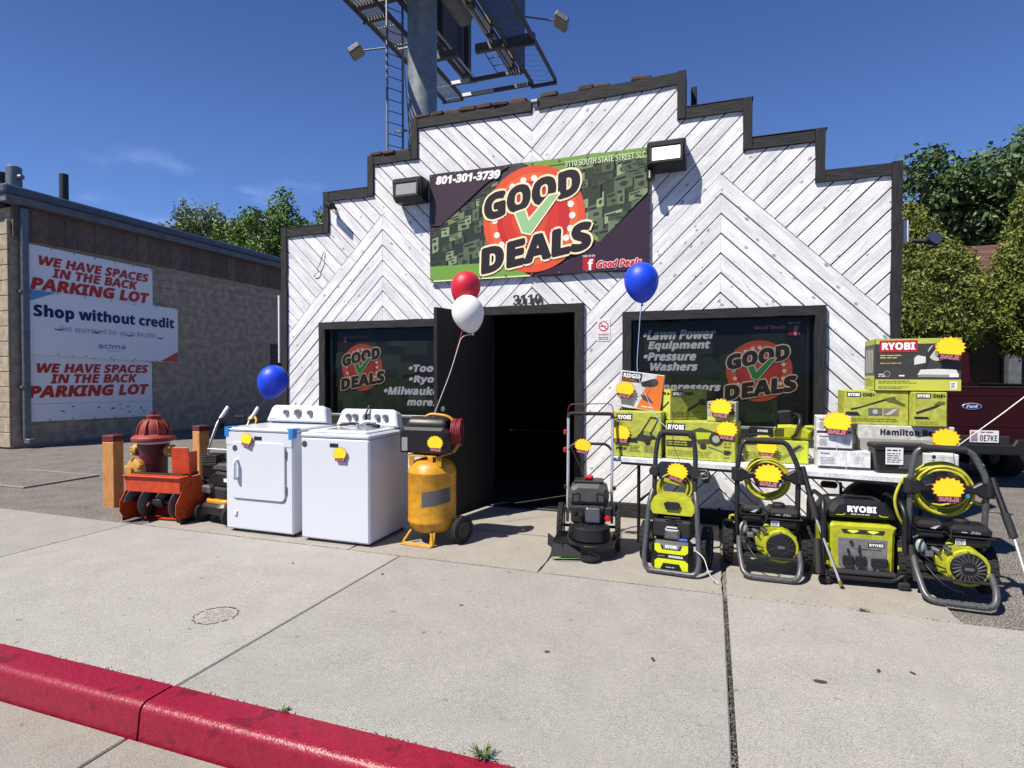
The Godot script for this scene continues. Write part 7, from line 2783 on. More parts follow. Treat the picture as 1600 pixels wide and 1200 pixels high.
		block(t, "foot", Vector3(s * 0.225, 0.03, -0.05), Vector3(0.07, 0.06, 0.06), M.black_matte, 0.012)
		for y in [0.30, 0.16]:
			block(t, "lime_lug", Vector3(s * 0.21, y, -0.068), Vector3(0.025, 0.03, 0.012), M.lime, 0.004)
	pipe(t, "front_rail", [Vector3(-0.235, 0.11, -0.06), Vector3(-0.19, 0.065, -0.04), Vector3(0.17, 0.06, -0.04), Vector3(0.235, 0.11, -0.06)], 0.0165, M.black, 0.05)
	block(t, "side_panel", Vector3(-0.212, 0.38, -0.26), Vector3(0.02, 0.30, 0.30), M.black, 0.008)
	t.scale = Vector3(1.06, 0.88, 1.0)
	block(t, "side_vent", Vector3(-0.225, 0.33, -0.22), Vector3(0.012, 0.16, 0.14), M.lime, 0.004)

# ---------------------------------------------------------------- folding table and the goods on it
const TA := -9.3   # the table stands slightly askew to the shop front
var TO := Vector3(1.0, 0.0, 0.905)

# a point on the table: u along its front edge, v back from it
func on_table(u: float, v: float, y := 0.745) -> Vector3:
	var b := Basis(Vector3.UP, deg_to_rad(TA))
	return TO + b * Vector3(u, 0, -v) + Vector3(0, y, 0)

func carton(called: String, label: String, cat: String, at: Vector3, turn: float, s: Vector3, base: Color, draw: Callable, lean := 0.0) -> Node3D:
	# origin at the middle of the lower front edge; the printed front faces +z
	var t := thing(called, label, cat, at, turn, "boxed goods on the table")
	if lean != 0.0:
		t.rotation_degrees = Vector3(0, turn, lean)
	var m := MB.new()
	m.box(Vector3(0, s.y * 0.5, -s.z * 0.5), s, 0.004)
	put(m, "carton", mat(base, 0.6, 0, "grunge", 2.5, "grunge_n", 0.5), t)
	var p := MB.new()
	draw.call(p, s)
	put(p, "print", M.card, t)
	return t

func side_xf(s: Vector3, side: int) -> Transform3D:
	# print frame for the left (-1) or right (1) face; local x from back to front on the left, front to back on the right
	if side < 0:
		return Transform3D(Basis(Vector3(0, 0, 1), Vector3(0, 1, 0), Vector3(-1, 0, 0)), Vector3(-s.x * 0.5 - 0.001, 0, -s.z * 0.5))
	return Transform3D(Basis(Vector3(0, 0, -1), Vector3(0, 1, 0), Vector3(1, 0, 0)), Vector3(s.x * 0.5 + 0.001, 0, -s.z * 0.5))

func build_table_goods() -> void:
	var LI := C(182, 188, 74)
	var DK := C(30, 30, 30)
	var t := thing("folding_table", "long white folding table carrying boxed tools before the right window", "table", TO, TA)
	var L := 2.44
	var D := 0.74
	var top := MB.new()
	top.extrude(rrect(L, D, 0.03, 4), 0.042, Transform3D(Basis(Vector3(1, 0, 0), Vector3(0, 0, -1), Vector3(0, 1, 0)), Vector3(L * 0.5, 0.70, -D * 0.5)), 0.008)
	put(top, "top", M.table, t)
	var ap := MB.new()
	ap.box(Vector3(L * 0.5, 0.688, -0.05), Vector3(L - 0.16, 0.03, 0.03), 0.003)
	ap.box(Vector3(L * 0.5, 0.688, -D + 0.05), Vector3(L - 0.16, 0.03, 0.03), 0.003)
	put(ap, "rail", M.grey_plastic, t)
	for x in [0.22, L - 0.22]:
		for z in [-0.10, -D + 0.10]:
			pipe(t, "leg", [Vector3(x, 0.70, z), Vector3(x, 0.002, z)], 0.0145, M.black, 0.02)
		pipe(t, "leg_brace", [Vector3(x, 0.36, -0.10), Vector3(x, 0.36, -D + 0.10)], 0.010, M.black, 0.02)
		pipe(t, "strut", [Vector3(x, 0.36, -D * 0.5), Vector3(x + (0.4 if x < 1 else -0.4), 0.69, -D * 0.5)], 0.009, M.black, 0.02)
	# tall lime carton with a mower
	var push := on_table(0.215, 0.04)
	carton("mower_box", "tall lime carton printed with a push mower at the table's left end", "box", push, -4.0, Vector3(0.415, 0.385, 0.30), LI, func(p, s):
		var z := 0.0015
		paint(p, rect(-0.17, 0.31, -0.035, 0.365), DK, z)
		write(p, "RYOBI", Vector2(-0.102, 0.338), 0.115, 0.034, C(240, 240, 240), z + 0.001, {"bold": 0.0015})
		fine_print(p, Rect2(-0.17, 0.27, 0.06, 0.028), 2, C(70, 72, 30), z, 1)
		mower_print(p, Vector2(0.075, 0.20), 0.17, z)
		write(p, "PUSH", Vector2(-0.13, 0.068), 0.085, 0.024, DK, z, {"slant": 0.2, "bold": 0.0010})
		fine_print(p, Rect2(-0.055, 0.04, 0.10, 0.06), 5, C(90, 94, 30), z, 2)
		fine_print(p, Rect2(0.07, 0.04, 0.10, 0.06), 5, C(90, 94, 30), z, 3)
		paint(p, V2([-0.20, 0.12, 0.02, 0.12, -0.02, 0.16, -0.20, 0.16]), DK, z - 0.0005))
	# orange and white carton, leaning
	carton("nailer_box", "orange and white carton with a nail gun, tilted on the tall lime carton", "box", Vector3(1.205, 1.142, 0.72), 2.0, Vector3(0.385, 0.325, 0.16), C(216, 216, 220), func(p, s):
		var z := 0.0015
		paint(p, V2([0.19, 0.01, 0.19, 0.32, 0.13, 0.32, 0.08, 0.17, 0.02, 0.10, -0.01, 0.01]), C(208, 108, 40), z)
		paint(p, rect(-0.17, 0.235, 0.0, 0.315), DK, z + 0.001)
		write(p, "RIDGID", Vector2(-0.085, 0.287), 0.145, 0.036, C(238, 238, 238), z + 0.002, {"bold": 0.0010})
		fine_print(p, Rect2(-0.16, 0.24, 0.13, 0.022), 2, C(190, 120, 70), z + 0.002, 4)
		var o := Vector2(0.07, 0.18)
		paint(p, V2([o.x - 0.07, o.y + 0.06, o.x + 0.02, o.y + 0.10, o.x + 0.06, o.y + 0.10, o.x + 0.05, o.y + 0.04, o.x - 0.02, o.y + 0.02, o.x - 0.06, o.y + 0.03]), C(40, 40, 44), z + 0.002)
		paint(p, V2([o.x - 0.02, o.y + 0.03, o.x + 0.02, o.y + 0.02, o.x - 0.02, o.y - 0.07, o.x - 0.06, o.y - 0.06]), C(210, 106, 40), z + 0.0026)
		paint(p, V2([o.x - 0.06, o.y - 0.05, o.x, o.y - 0.05, o.x + 0.06, o.y - 0.11, o.x - 0.03, o.y - 0.09]), C(60, 60, 64), z + 0.003)
		paint(p, disc(o + Vector2(0.045, 0.075), 0.03, 20), C(60, 60, 66), z + 0.0034)
		fine_print(p, Rect2(0.03, 0.022, 0.12, 0.02), 1, C(240, 224, 200), z + 0.001, 7), -7.3)
	# broad lime carton with a pressure washer
	carton("pressure_washer_box", "broad lime carton printed with a wheeled pressure washer on the table", "box", on_table(0.725, 0.10), TA - 1.0, Vector3(0.555, 0.315, 0.30), LI, func(p, s):
		var z := 0.0015
		paint(p, rect(-0.265, 0.235, -0.115, 0.295), DK, z)
		write(p, "RYOBI", Vector2(-0.19, 0.265), 0.13, 0.038, C(240, 240, 240), z + 0.001, {"bold": 0.0015})
		paint(p, rect(-0.27, 0.10, -0.06, 0.155), DK, z)
		fine_print(p, Rect2(-0.26, 0.11, 0.17, 0.04), 2, C(160, 166, 50), z + 0.001, 11)
		var o := Vector2(0.05, 0.18)
		paint(p, V2([o.x - 0.12, o.y + 0.06, o.x - 0.04, o.y + 0.09, o.x + 0.10, o.y + 0.05, o.x + 0.08, o.y - 0.04, o.x - 0.06, o.y - 0.05]), C(66, 70, 40), z)
		paint(p, V2([o.x - 0.08, o.y + 0.05, o.x + 0.04, o.y + 0.05, o.x + 0.04, o.y, o.x - 0.07, o.y - 0.01]), C(170, 184, 40), z + 0.001)
		paint(p, disc(o + Vector2(0.08, 0.0), 0.055, 22), C(46, 46, 46), z + 0.0014)
		paint(p, disc(o + Vector2(0.08, 0.0), 0.03, 22), C(150, 152, 140), z + 0.002)
		paint(p, disc(o + Vector2(-0.02, -0.065), 0.026, 16), C(40, 40, 40), z + 0.0014)
		paint(p, V2([o.x + 0.02, o.y - 0.07, o.x + 0.17, o.y - 0.115, o.x + 0.17, o.y - 0.108, o.x + 0.02, o.y - 0.06]), C(90, 92, 90), z + 0.002)
		paint(p, V2([o.x + 0.15, o.y - 0.09, o.x + 0.20, o.y - 0.095, o.x + 0.17, o.y - 0.125, o.x + 0.14, o.y - 0.12]), DK, z + 0.0026)
		fine_print(p, Rect2(-0.26, 0.02, 0.36, 0.055), 4, C(110, 116, 30), z, 12)
		fine_print(p, Rect2(0.19, 0.02, 0.06, 0.20), 7, C(110, 116, 30), z, 13))
	# leaf blower carton turned a corner to the viewer; base colour darkened for shade
	carton("blower_box", "lime carton with a leaf blower, shade painted into its front, corner forward on the broad lime carton", "box", Vector3(1.64, 1.062, 0.74), 28.0, Vector3(0.33, 0.26, 0.17), C(146, 152, 60), func(p, s):
		var z := 0.0015
		paint(p, rect(-0.15, 0.20, -0.055, 0.245), DK, z)
		write(p, "RYOBI", Vector2(-0.102, 0.222), 0.08, 0.026, C(220, 220, 220), z + 0.001, {"bold": 0.0010})
		write(p, "ONE+", Vector2(0.005, 0.222), 0.09, 0.028, DK, z, {"bold": 0.0010})
		paint(p, V2([-0.02, 0.085, 0.11, 0.16, 0.12, 0.145, 0.0, 0.07]), C(34, 36, 30), z)
		paint(p, V2([0.09, 0.17, 0.15, 0.18, 0.16, 0.13, 0.11, 0.12]), C(60, 66, 30), z + 0.0008)
		fine_print(p, Rect2(-0.15, 0.02, 0.28, 0.05), 3, C(84, 90, 26), z, 16)
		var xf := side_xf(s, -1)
		paint(p, rect(-0.085, 0.002, 0.085, 0.258), C(190, 196, 84), 0.0006, xf)  # left end painted a lighter lime, as if sunlit
		write(p, "RYOBI", Vector2(-0.035, 0.222), 0.06, 0.024, DK, 0.0016, {"xf": xf, "bold": 0.0010})
		write(p, "ONE+", Vector2(0.045, 0.222), 0.05, 0.020, DK, 0.0016, {"xf": xf, "bold": 0.0010})
		paint(p, V2([-0.07, 0.10, 0.05, 0.16, 0.06, 0.145, -0.06, 0.085]), DK, 0.0016, xf)
		fine_print(p, Rect2(-0.07, 0.02, 0.13, 0.04), 3, C(90, 96, 30), 0.0016, 17, xf))
	# small carton
	carton("small_tool_box", "small grey and lime carton at the right end of the broad lime carton", "box", Vector3(1.90, 1.062, 0.90), TA, Vector3(0.225, 0.165, 0.14), C(176, 180, 150), func(p, s):
		paint(p, rect(-0.105, 0.01, 0.105, 0.045), C(184, 190, 74), 0.0015)
		paint(p, V2([0.03, 0.06, 0.10, 0.06, 0.10, 0.15, 0.05, 0.15]), C(70, 74, 70), 0.0015)
		fine_print(p, Rect2(-0.10, 0.11, 0.10, 0.04), 2, C(60, 60, 60), 0.0015, 21))
	# low lime carton with the chain saw lying on it
	carton("chainsaw_box", "low lime carton lying flat under the chain saw", "box", Vector3(2.305, 0.745, 0.87), -4.0, Vector3(0.475, 0.175, 0.26), C(178, 184, 72), func(p, s):
		var z := 0.0015
		paint(p, V2([0.04, 0.05, 0.20, 0.14, 0.21, 0.125, 0.06, 0.035]), C(120, 128, 50), z)
		fine_print(p, Rect2(-0.22, 0.13, 0.10, 0.03), 1, DK, z, 31)
		paint(p, V2([0.10, 0.10, 0.17, 0.15, 0.19, 0.14, 0.13, 0.085]), C(46, 48, 40), z + 0.0006)
		fine_print(p, Rect2(-0.22, 0.02, 0.30, 0.06), 4, C(110, 116, 30), z, 32)
		paint(p, V2([0.16, 0.01, 0.23, 0.01, 0.23, 0.165, 0.20, 0.165]), C(176, 190, 40), z - 0.0004))
	build_chainsaw()
	# white cartons tied with string
	var whites := [[Vector3(2.757, 0.745, 1.03), Vector3(0.345, 0.135, 0.24), "wide white carton, lowest of the stack tied with string"], [Vector3(2.695, 0.882, 1.02), Vector3(0.235, 0.125, 0.20), "white carton in the middle of the stack tied with string"], [Vector3(2.69, 1.009, 1.02), Vector3(0.23, 0.125, 0.19), "white carton topmost of the stack tied with string"]]
	for i in 3:
		var w: Array = whites[i]
		carton("white_box", w[2], "box", w[0], -2.0 - i, w[1], C(220, 220, 226), func(p, s):
			var z := 0.0015
			paint(p, rect(-s.x * 0.5 + 0.003, 0.002, s.x * 0.5 - 0.003, 0.018), C(50, 50, 54), z)
			paint(p, rect(-s.x * 0.5 + 0.02, s.y - 0.028, -s.x * 0.5 + 0.032, s.y - 0.018), C(60, 60, 64), z)
			fine_print(p, Rect2(-s.x * 0.5 + 0.035, s.y - 0.032, 0.05, 0.016), 1, C(100, 100, 106), z, 40)
			fine_print(p, Rect2(-s.x * 0.5 + 0.02, 0.03, s.x * 0.28, s.y * 0.42), 5, C(140, 140, 148), z, 41 + i)
			fine_print(p, Rect2(s.x * 0.22, s.y * 0.3, s.x * 0.16, s.y * 0.45), 4, C(170, 170, 176), z, 45 + i)
			paint(p, rect(0.012, 0.0, 0.016, s.y), C(196, 196, 198), z + 0.0008))
	# long white carton under the lime ones
	carton("appliance_box", "long white carton with black lettering beneath two lime cartons", "box", Vector3(3.17, 0.745, 0.93), TA * 0.3, Vector3(0.60, 0.325, 0.34), C(206, 206, 204), func(p, s):
		write(p, "Hamilton Beach", Vector2(0.055, 0.278), 0.42, 0.045, C(40, 38, 40), 0.0015, {"bold": 0.0015})
		paint(p, rect(-0.296, 0.004, 0.296, 0.225), C(150, 146, 140), 0.0012)
		var xf := side_xf(s, -1)
		paint(p, V2([-0.15, 0.0, 0.15, 0.0, 0.15, 0.325, -0.15, 0.325]), C(168, 166, 150), 0.0006, xf)
		paint(p, V2([-0.02, 0.06, 0.13, 0.02, 0.13, 0.27, 0.02, 0.30]), C(140, 60, 60), 0.0016, xf)
		paint(p, V2([0.10, 0.0, 0.149, 0.0, 0.149, 0.30, 0.12, 0.28]), C(150, 176, 70), 0.0022, xf)
		paint(p, disc(Vector2(0.05, 0.20), 0.04, 18), C(220, 210, 200), 0.0026, xf))
	# black plastic case with a white label
	var bc := thing("black_case", "black plastic case with a white paper label on the table", "case", Vector3(3.105, 0.745, 1.12), 3.0, "boxed goods on the table")
	var b1 := MB.new()
	b1.extrude(V2([-0.155, 0.0, 0.145, 0.0, 0.165, 0.165, -0.17, 0.165]), 0.16, Transform3D(Basis(), Vector3(0, 0, -0.16)), 0.012)
	put(b1, "case", M.black, bc)
	block(bc, "lid", Vector3(0, 0.185, -0.08), Vector3(0.36, 0.045, 0.18), M.black, 0.012)
	block(bc, "panel", Vector3(0.05, 0.085, 0.002), Vector3(0.15, 0.10, 0.006), M.grey_plastic, 0.002)
	var lbl := MB.new()
	paint(lbl, rect(-0.11, 0.065, 0.0, 0.185), C(206, 210, 214), 0.0135)
	fine_print(lbl, Rect2(-0.10, 0.155, 0.09, 0.022), 1, DK, 0.0142, 51)
	fine_print(lbl, Rect2(-0.10, 0.075, 0.09, 0.075), 5, C(70, 70, 74), 0.0142, 52)
	put(lbl, "label", M.print, bc)
	# lime cartons on the long white one
	carton("pole_saw_box", "lime carton with a long pole sprayer, left of the two under the big grey carton", "box", Vector3(2.99, 1.072, 0.90), -1.0, Vector3(0.415, 0.255, 0.28), C(181, 187, 74), func(p, s):
		var z := 0.0015
		one_box(p, Vector2(-0.19, 0.215), z)
		paint(p, V2([-0.165, 0.105, -0.10, 0.125, 0.07, 0.185, 0.08, 0.195, 0.07, 0.20, -0.10, 0.135, -0.165, 0.12]), C(36, 38, 30), z)
		paint(p, V2([0.06, 0.20, 0.12, 0.215, 0.13, 0.19, 0.19, 0.155, 0.18, 0.14, 0.11, 0.165, 0.07, 0.175]), C(84, 92, 40), z + 0.0008)
		paint(p, rect(-0.05, 0.07, 0.04, 0.125), C(92, 96, 96), z + 0.0008)
		paint(p, rect(0.05, 0.07, 0.145, 0.125), C(128, 112, 92), z + 0.0008)
		paint(p, disc(Vector2(-0.005, 0.098), 0.018, 14), C(170, 172, 168), z + 0.0014)
		paint(p, V2([0.055, 0.075, 0.09, 0.075, 0.14, 0.12, 0.11, 0.12]), C(176, 178, 176), z + 0.0014)
		paint(p, V2([-0.2, 0.065, -0.10, 0.065, -0.12, 0.095, -0.2, 0.095]), DK, z)
		fine_print(p, Rect2(-0.16, 0.02, 0.33, 0.03), 2, C(100, 106, 30), z, 61))
	carton("pruner_box", "square lime carton with a pole pruner, right of the two under the big grey carton", "box", Vector3(3.31, 1.072, 0.98), 3.0, Vector3(0.205, 0.25, 0.24), C(184, 190, 76), func(p, s):
		var z := 0.0015
		one_box(p, Vector2(-0.088, 0.213), z)
		paint(p, V2([-0.09, 0.105, 0.02, 0.15, 0.08, 0.185, 0.085, 0.17, 0.03, 0.135, -0.085, 0.09]), C(40, 42, 36), z)
		paint(p, V2([0.02, 0.16, 0.05, 0.185, 0.09, 0.18, 0.085, 0.16]), C(90, 98, 44), z + 0.0008)
		paint(p, V2([-0.1, 0.055, 0.0, 0.055, -0.02, 0.072, -0.1, 0.072]), DK, z)
		paint(p, rect(-0.10, 0.006, 0.10, 0.046), C(172, 178, 66), z - 0.0004)
		fine_print(p, Rect2(-0.09, 0.012, 0.17, 0.03), 3, C(100, 106, 30), z, 63)
		var xf := side_xf(s, 1)
		paint(p, rect(-0.118, 0.003, 0.118, 0.247), C(112, 120, 34), 0.0006, xf)
		paint(p, V2([-0.03, 0.22, 0.0, 0.22, 0.06, 0.03, 0.04, 0.03]), C(40, 42, 30), 0.0014, xf))
	# big grey carton on top of everything
	carton("mitre_saw_box", "big grey and lime carton with a mitre saw, topmost of the right pile", "box", Vector3(3.245, 1.330, 0.92), -1.5, Vector3(0.535, 0.385, 0.34), C(60, 60, 58), func(p, s):
		var z := 0.0015
		paint(p, rect(-0.265, 0.002, 0.265, 0.082), C(181, 187, 74), z)
		paint(p, rect(-0.265, 0.345, 0.265, 0.383), C(176, 182, 80), z)
		paint(p, rect(-0.24, 0.285, 0.0, 0.372), C(176, 26, 44), z + 0.001)
		write(p, "RYOBI", Vector2(-0.12, 0.329), 0.205, 0.05, C(244, 244, 244), z + 0.002, {"bold": 0.0020})
		fine_print(p, Rect2(-0.235, 0.235, 0.14, 0.034), 2, C(190, 180, 90), z, 71)
		fine_print(p, Rect2(-0.235, 0.195, 0.15, 0.016), 1, C(170, 160, 90), z, 72)
		fine_print(p, Rect2(-0.245, 0.10, 0.07, 0.028), 2, C(220, 220, 220), z, 73)
		paint(p, disc(Vector2(-0.19, 0.125), 0.022, 18), C(150, 150, 150), z)
		paint(p, disc(Vector2(-0.19, 0.125), 0.018, 18), C(60, 60, 58), z + 0.0006)
		fine_print(p, Rect2(-0.115, 0.10, 0.045, 0.022), 1, C(226, 226, 226), z, 74)
		# the saw
		paint(p, disc(Vector2(0.125, 0.28), 0.062, 28), C(188, 190, 186), z)
		paint(p, disc(Vector2(0.135, 0.27), 0.03, 20), C(140, 142, 138), z + 0.0007)
		paint(p, V2([0.055, 0.16, 0.075, 0.25, 0.12, 0.325, 0.10, 0.34, 0.05, 0.26, 0.03, 0.16]), C(44, 44, 44), z + 0.0012)
		paint(p, V2([-0.02, 0.19, 0.05, 0.205, 0.05, 0.25, 0.0, 0.26, -0.02, 0.24]), C(204, 206, 204), z + 0.0016)
		paint(p, V2([0.0, 0.115, 0.25, 0.115, 0.235, 0.155, 0.12, 0.16, 0.02, 0.155]), C(206, 208, 206), z + 0.001)
		paint(p, V2([0.0, 0.10, 0.22, 0.098, 0.20, 0.118, 0.02, 0.12]), C(130, 134, 130), z + 0.0014)
		paint(p, rect(0.195, 0.10, 0.25, 0.125), C(220, 222, 220), z + 0.0018)
		fine_print(p, Rect2(-0.245, 0.05, 0.25, 0.026), 2, C(90, 96, 30), z + 0.001, 75)
		fine_print(p, Rect2(-0.245, 0.012, 0.20, 0.022), 2, C(90, 96, 30), z + 0.001, 76)
		paint(p, rect(0.20, 0.012, 0.24, 0.068), C(226, 226, 226), z + 0.001)
		fine_print(p, Rect2(0.205, 0.02, 0.03, 0.04), 4, C(40, 40, 40), z + 0.0016, 77)
		var xf := side_xf(s, -1)
		paint(p, rect(-0.165, 0.002, 0.165, 0.11), C(182, 188, 84), 0.0006, xf)
		paint(p, rect(-0.165, 0.345, 0.165, 0.383), C(176, 182, 84), 0.0006, xf)
		paint(p, rect(-0.165, 0.11, 0.165, 0.345), C(96, 96, 92), 0.0006, xf)
		for k in 5:
			paint(p, V2([-0.12 + k * 0.05, 0.13, -0.10 + k * 0.05, 0.13, -0.08 + k * 0.05, 0.30, -0.10 + k * 0.05, 0.32]), C(206, 206, 200), 0.0014, xf)
		fine_print(p, Rect2(-0.13, 0.03, 0.26, 0.06), 4, C(120, 128, 50), 0.0014, 78, xf))
	# white carton with round pictures
	carton("icon_box", "white carton with a column of dark round icons at the table's right end", "box", Vector3(3.325, 0.745, 1.17), 2.0, Vector3(0.195, 0.155, 0.10), C(218, 220, 226), func(p, s):
		for k in 4:
			paint(p, disc(Vector2(-0.05, 0.135 - k * 0.035), 0.013, 14), C(44, 46, 52) if k != 2 else C(130, 132, 138), 0.0015)
			fine_print(p, Rect2(-0.02, 0.130 - k * 0.035, 0.09, 0.010), 1, C(176, 178, 186), 0.0015, 80 + k))

func one_box(p: MB, at: Vector2, z: float) -> void:
	paint(p, rect(at.x, at.y - 0.008, at.x + 0.09, at.y + 0.028), C(30, 30, 30), z)
	write(p, "RYOBI", at + Vector2(0.045, 0.010), 0.076, 0.022, C(240, 240, 240), z + 0.001, {"bold": 0.0010})
	write(p, "ONE+", at + Vector2(0.142, 0.010), 0.075, 0.024, C(30, 30, 30), z, {"bold": 0.0009})

func mower_print(p: MB, o: Vector2, k: float, z: float) -> void:
	var dk := C(46, 48, 40)
	paint(p, V2([o.x - 0.55 * k, o.y - 0.32 * k, o.x + 0.15 * k, o.y - 0.45 * k, o.x + 0.45 * k, o.y - 0.2 * k, o.x + 0.3 * k, o.y + 0.1 * k, o.x - 0.1 * k, o.y + 0.15 * k, o.x - 0.35 * k, o.y - 0.05 * k]), dk, z)
	paint(p, V2([o.x - 0.1 * k, o.y - 0.05 * k, o.x + 0.25 * k, o.y - 0.1 * k, o.x + 0.2 * k, o.y + 0.12 * k, o.x - 0.05 * k, o.y + 0.16 * k]), C(130, 140, 60), z + 0.0007)
	for w in [[-0.5, -0.32, 0.12], [0.12, -0.42, 0.15], [0.42, -0.18, 0.10]]:
		paint(p, disc(o + Vector2(w[0], w[1]) * k, w[2] * k, 16), C(30, 30, 30), z + 0.0012)
	paint(p, V2([o.x - 0.3 * k, o.y - 0.02 * k, o.x + 0.25 * k, o.y + 0.85 * k, o.x + 0.30 * k, o.y + 0.83 * k, o.x - 0.22 * k, o.y - 0.02 * k]), dk, z + 0.0012)
	paint(p, V2([o.x + 0.25 * k, o.y + 0.05 * k, o.x + 0.62 * k, o.y + 0.78 * k, o.x + 0.67 * k, o.y + 0.76 * k, o.x + 0.32 * k, o.y + 0.03 * k]), dk, z + 0.0012)
	paint(p, V2([o.x + 0.22 * k, o.y + 0.80 * k, o.x + 0.25 * k, o.y + 0.87 * k, o.x + 0.68 * k, o.y + 0.82 * k, o.x + 0.66 * k, o.y + 0.74 * k]), dk, z + 0.0016)

func build_chainsaw() -> void:
	var s := thing("chain_saw", "lime battery chain saw with black handle lying on the low carton", "chain saw", Vector3(2.40, 0.921, 0.73), -6.0, "boxed goods on the table")
	var b := MB.new()
	b.extrude(V2([-0.09, 0.0, 0.17, 0.0, 0.18, 0.07, 0.12, 0.105, 0.03, 0.12, -0.06, 0.115, -0.10, 0.08]), 0.12, Transform3D(Basis(), Vector3(0, 0.005, -0.06)), 0.02)
	put(b, "body", M.lime, s)
	for k in 5:
		block(s, "vent_rib", Vector3(-0.055, 0.035 + k * 0.014, 0.062), Vector3(0.075, 0.006, 0.006), M.black, 0.001)
	block(s, "battery", Vector3(-0.015, 0.185, -0.02), Vector3(0.11, 0.10, 0.09), M.black, 0.012, Basis(Vector3(0, 0, 1), 0.1))
	pipe(s, "front_handle", [Vector3(0.04, 0.02, 0.07), Vector3(0.07, 0.05, 0.085), Vector3(0.10, 0.16, 0.06), Vector3(0.09, 0.20, 0.0), Vector3(0.04, 0.205, -0.05), Vector3(0.03, 0.1, -0.07)], 0.014, M.black, 0.04)
	pipe(s, "rear_handle", [Vector3(0.12, 0.10, 0.0), Vector3(0.20, 0.11, 0.0), Vector3(0.235, 0.06, 0.0), Vector3(0.21, 0.015, 0.0), Vector3(0.15, 0.015, 0.0)], 0.016, M.lime, 0.04)
	var bar := MB.new()
	bar.extrude(V2([-0.28, 0.035, -0.27, 0.022, -0.08, 0.025, -0.08, 0.085, -0.27, 0.088, -0.285, 0.072]), 0.012, Transform3D(Basis(), Vector3(0, 0.01, 0.03)), 0.003)
	put(bar, "guide_bar", M.black, s)
	var p := MB.new()
	write(p, "RYOBI", Vector2(-0.175, 0.066), 0.075, 0.018, C(220, 220, 220), 0.0435, {"slant": 0.15, "bold": 0.0005})
	put(p, "lettering", M.print, s)
	block(s, "hand_guard", Vector3(-0.085, 0.15, 0.0), Vector3(0.014, 0.10, 0.12), M.black, 0.004, Basis(Vector3(0, 0, 1), 0.25))
	# small parts bag beside it
	var q := thing("tool_parts", "clutter of small black and lime saw parts left of the chain saw", "parts", Vector3(2.20, 0.921, 0.82), 0.0, "boxed goods on the table")
	block(q, "oil_bottle", Vector3(0.02, 0.018, 0.0), Vector3(0.10, 0.034, 0.05), M.lime, 0.012, Basis(Vector3.UP, 0.3))
	block(q, "manual", Vector3(-0.06, 0.006, 0.03), Vector3(0.08, 0.010, 0.06), M.white_plastic, 0.002, Basis(Vector3.UP, -0.4))
	pipe(q, "chain_scabbard", [Vector3(-0.11, 0.02, -0.03), Vector3(-0.02, 0.035, -0.06), Vector3(0.06, 0.02, -0.05)], 0.014, M.black, 0.04)

# ---------------------------------------------------------------- balloons, tags, litter
func a_balloon(label: String, c: Vector3, r: float, lean: float, m: Material, ribbon: Array, rm: Material) -> void:
	var t := thing("balloon", label, "balloon", c, 0, "party balloons tied to the goods")
	var b := MB.new()
	var pr := []
	for k in 25:
		var a := PI * k / 24.0
		var y := -cos(a)
		var rad := sin(a)
		# pear shape: narrow towards the knot
		if y < 0.0:
			rad *= 1.0 - 0.20 * y * y
			y *= 1.28
		pr.append(Vector2(rad * r, y * r * 1.06))
	pr[0].x = 0.0
	pr[24].x = 0.0
	var xf := Transform3D(Basis(Vector3(0, 0, 1), deg_to_rad(lean)))
	b.lathe(pr, xf, 32)
	put(b, "skin", m, t)
	var k := MB.new()
	var y0 := -1.28 * 1.06 * r
	k.lathe([Vector2(0.004, y0 + 0.006), Vector2(0.006, y0 - 0.006), Vector2(0.014, y0 - 0.02), Vector2(0.0, y0 - 0.016)], xf, 10)
	put(k, "knot", m, t)
	var pts := [xf * Vector3(0, y0 - 0.012, 0)]
	for q in ribbon:
		pts.append(q - c)
	var rb := MB.new()
	var f := fillet(pts, 0.12)
	rb.tube(f, 0.0032, 5)
	put(rb, "ribbon", rm, t)

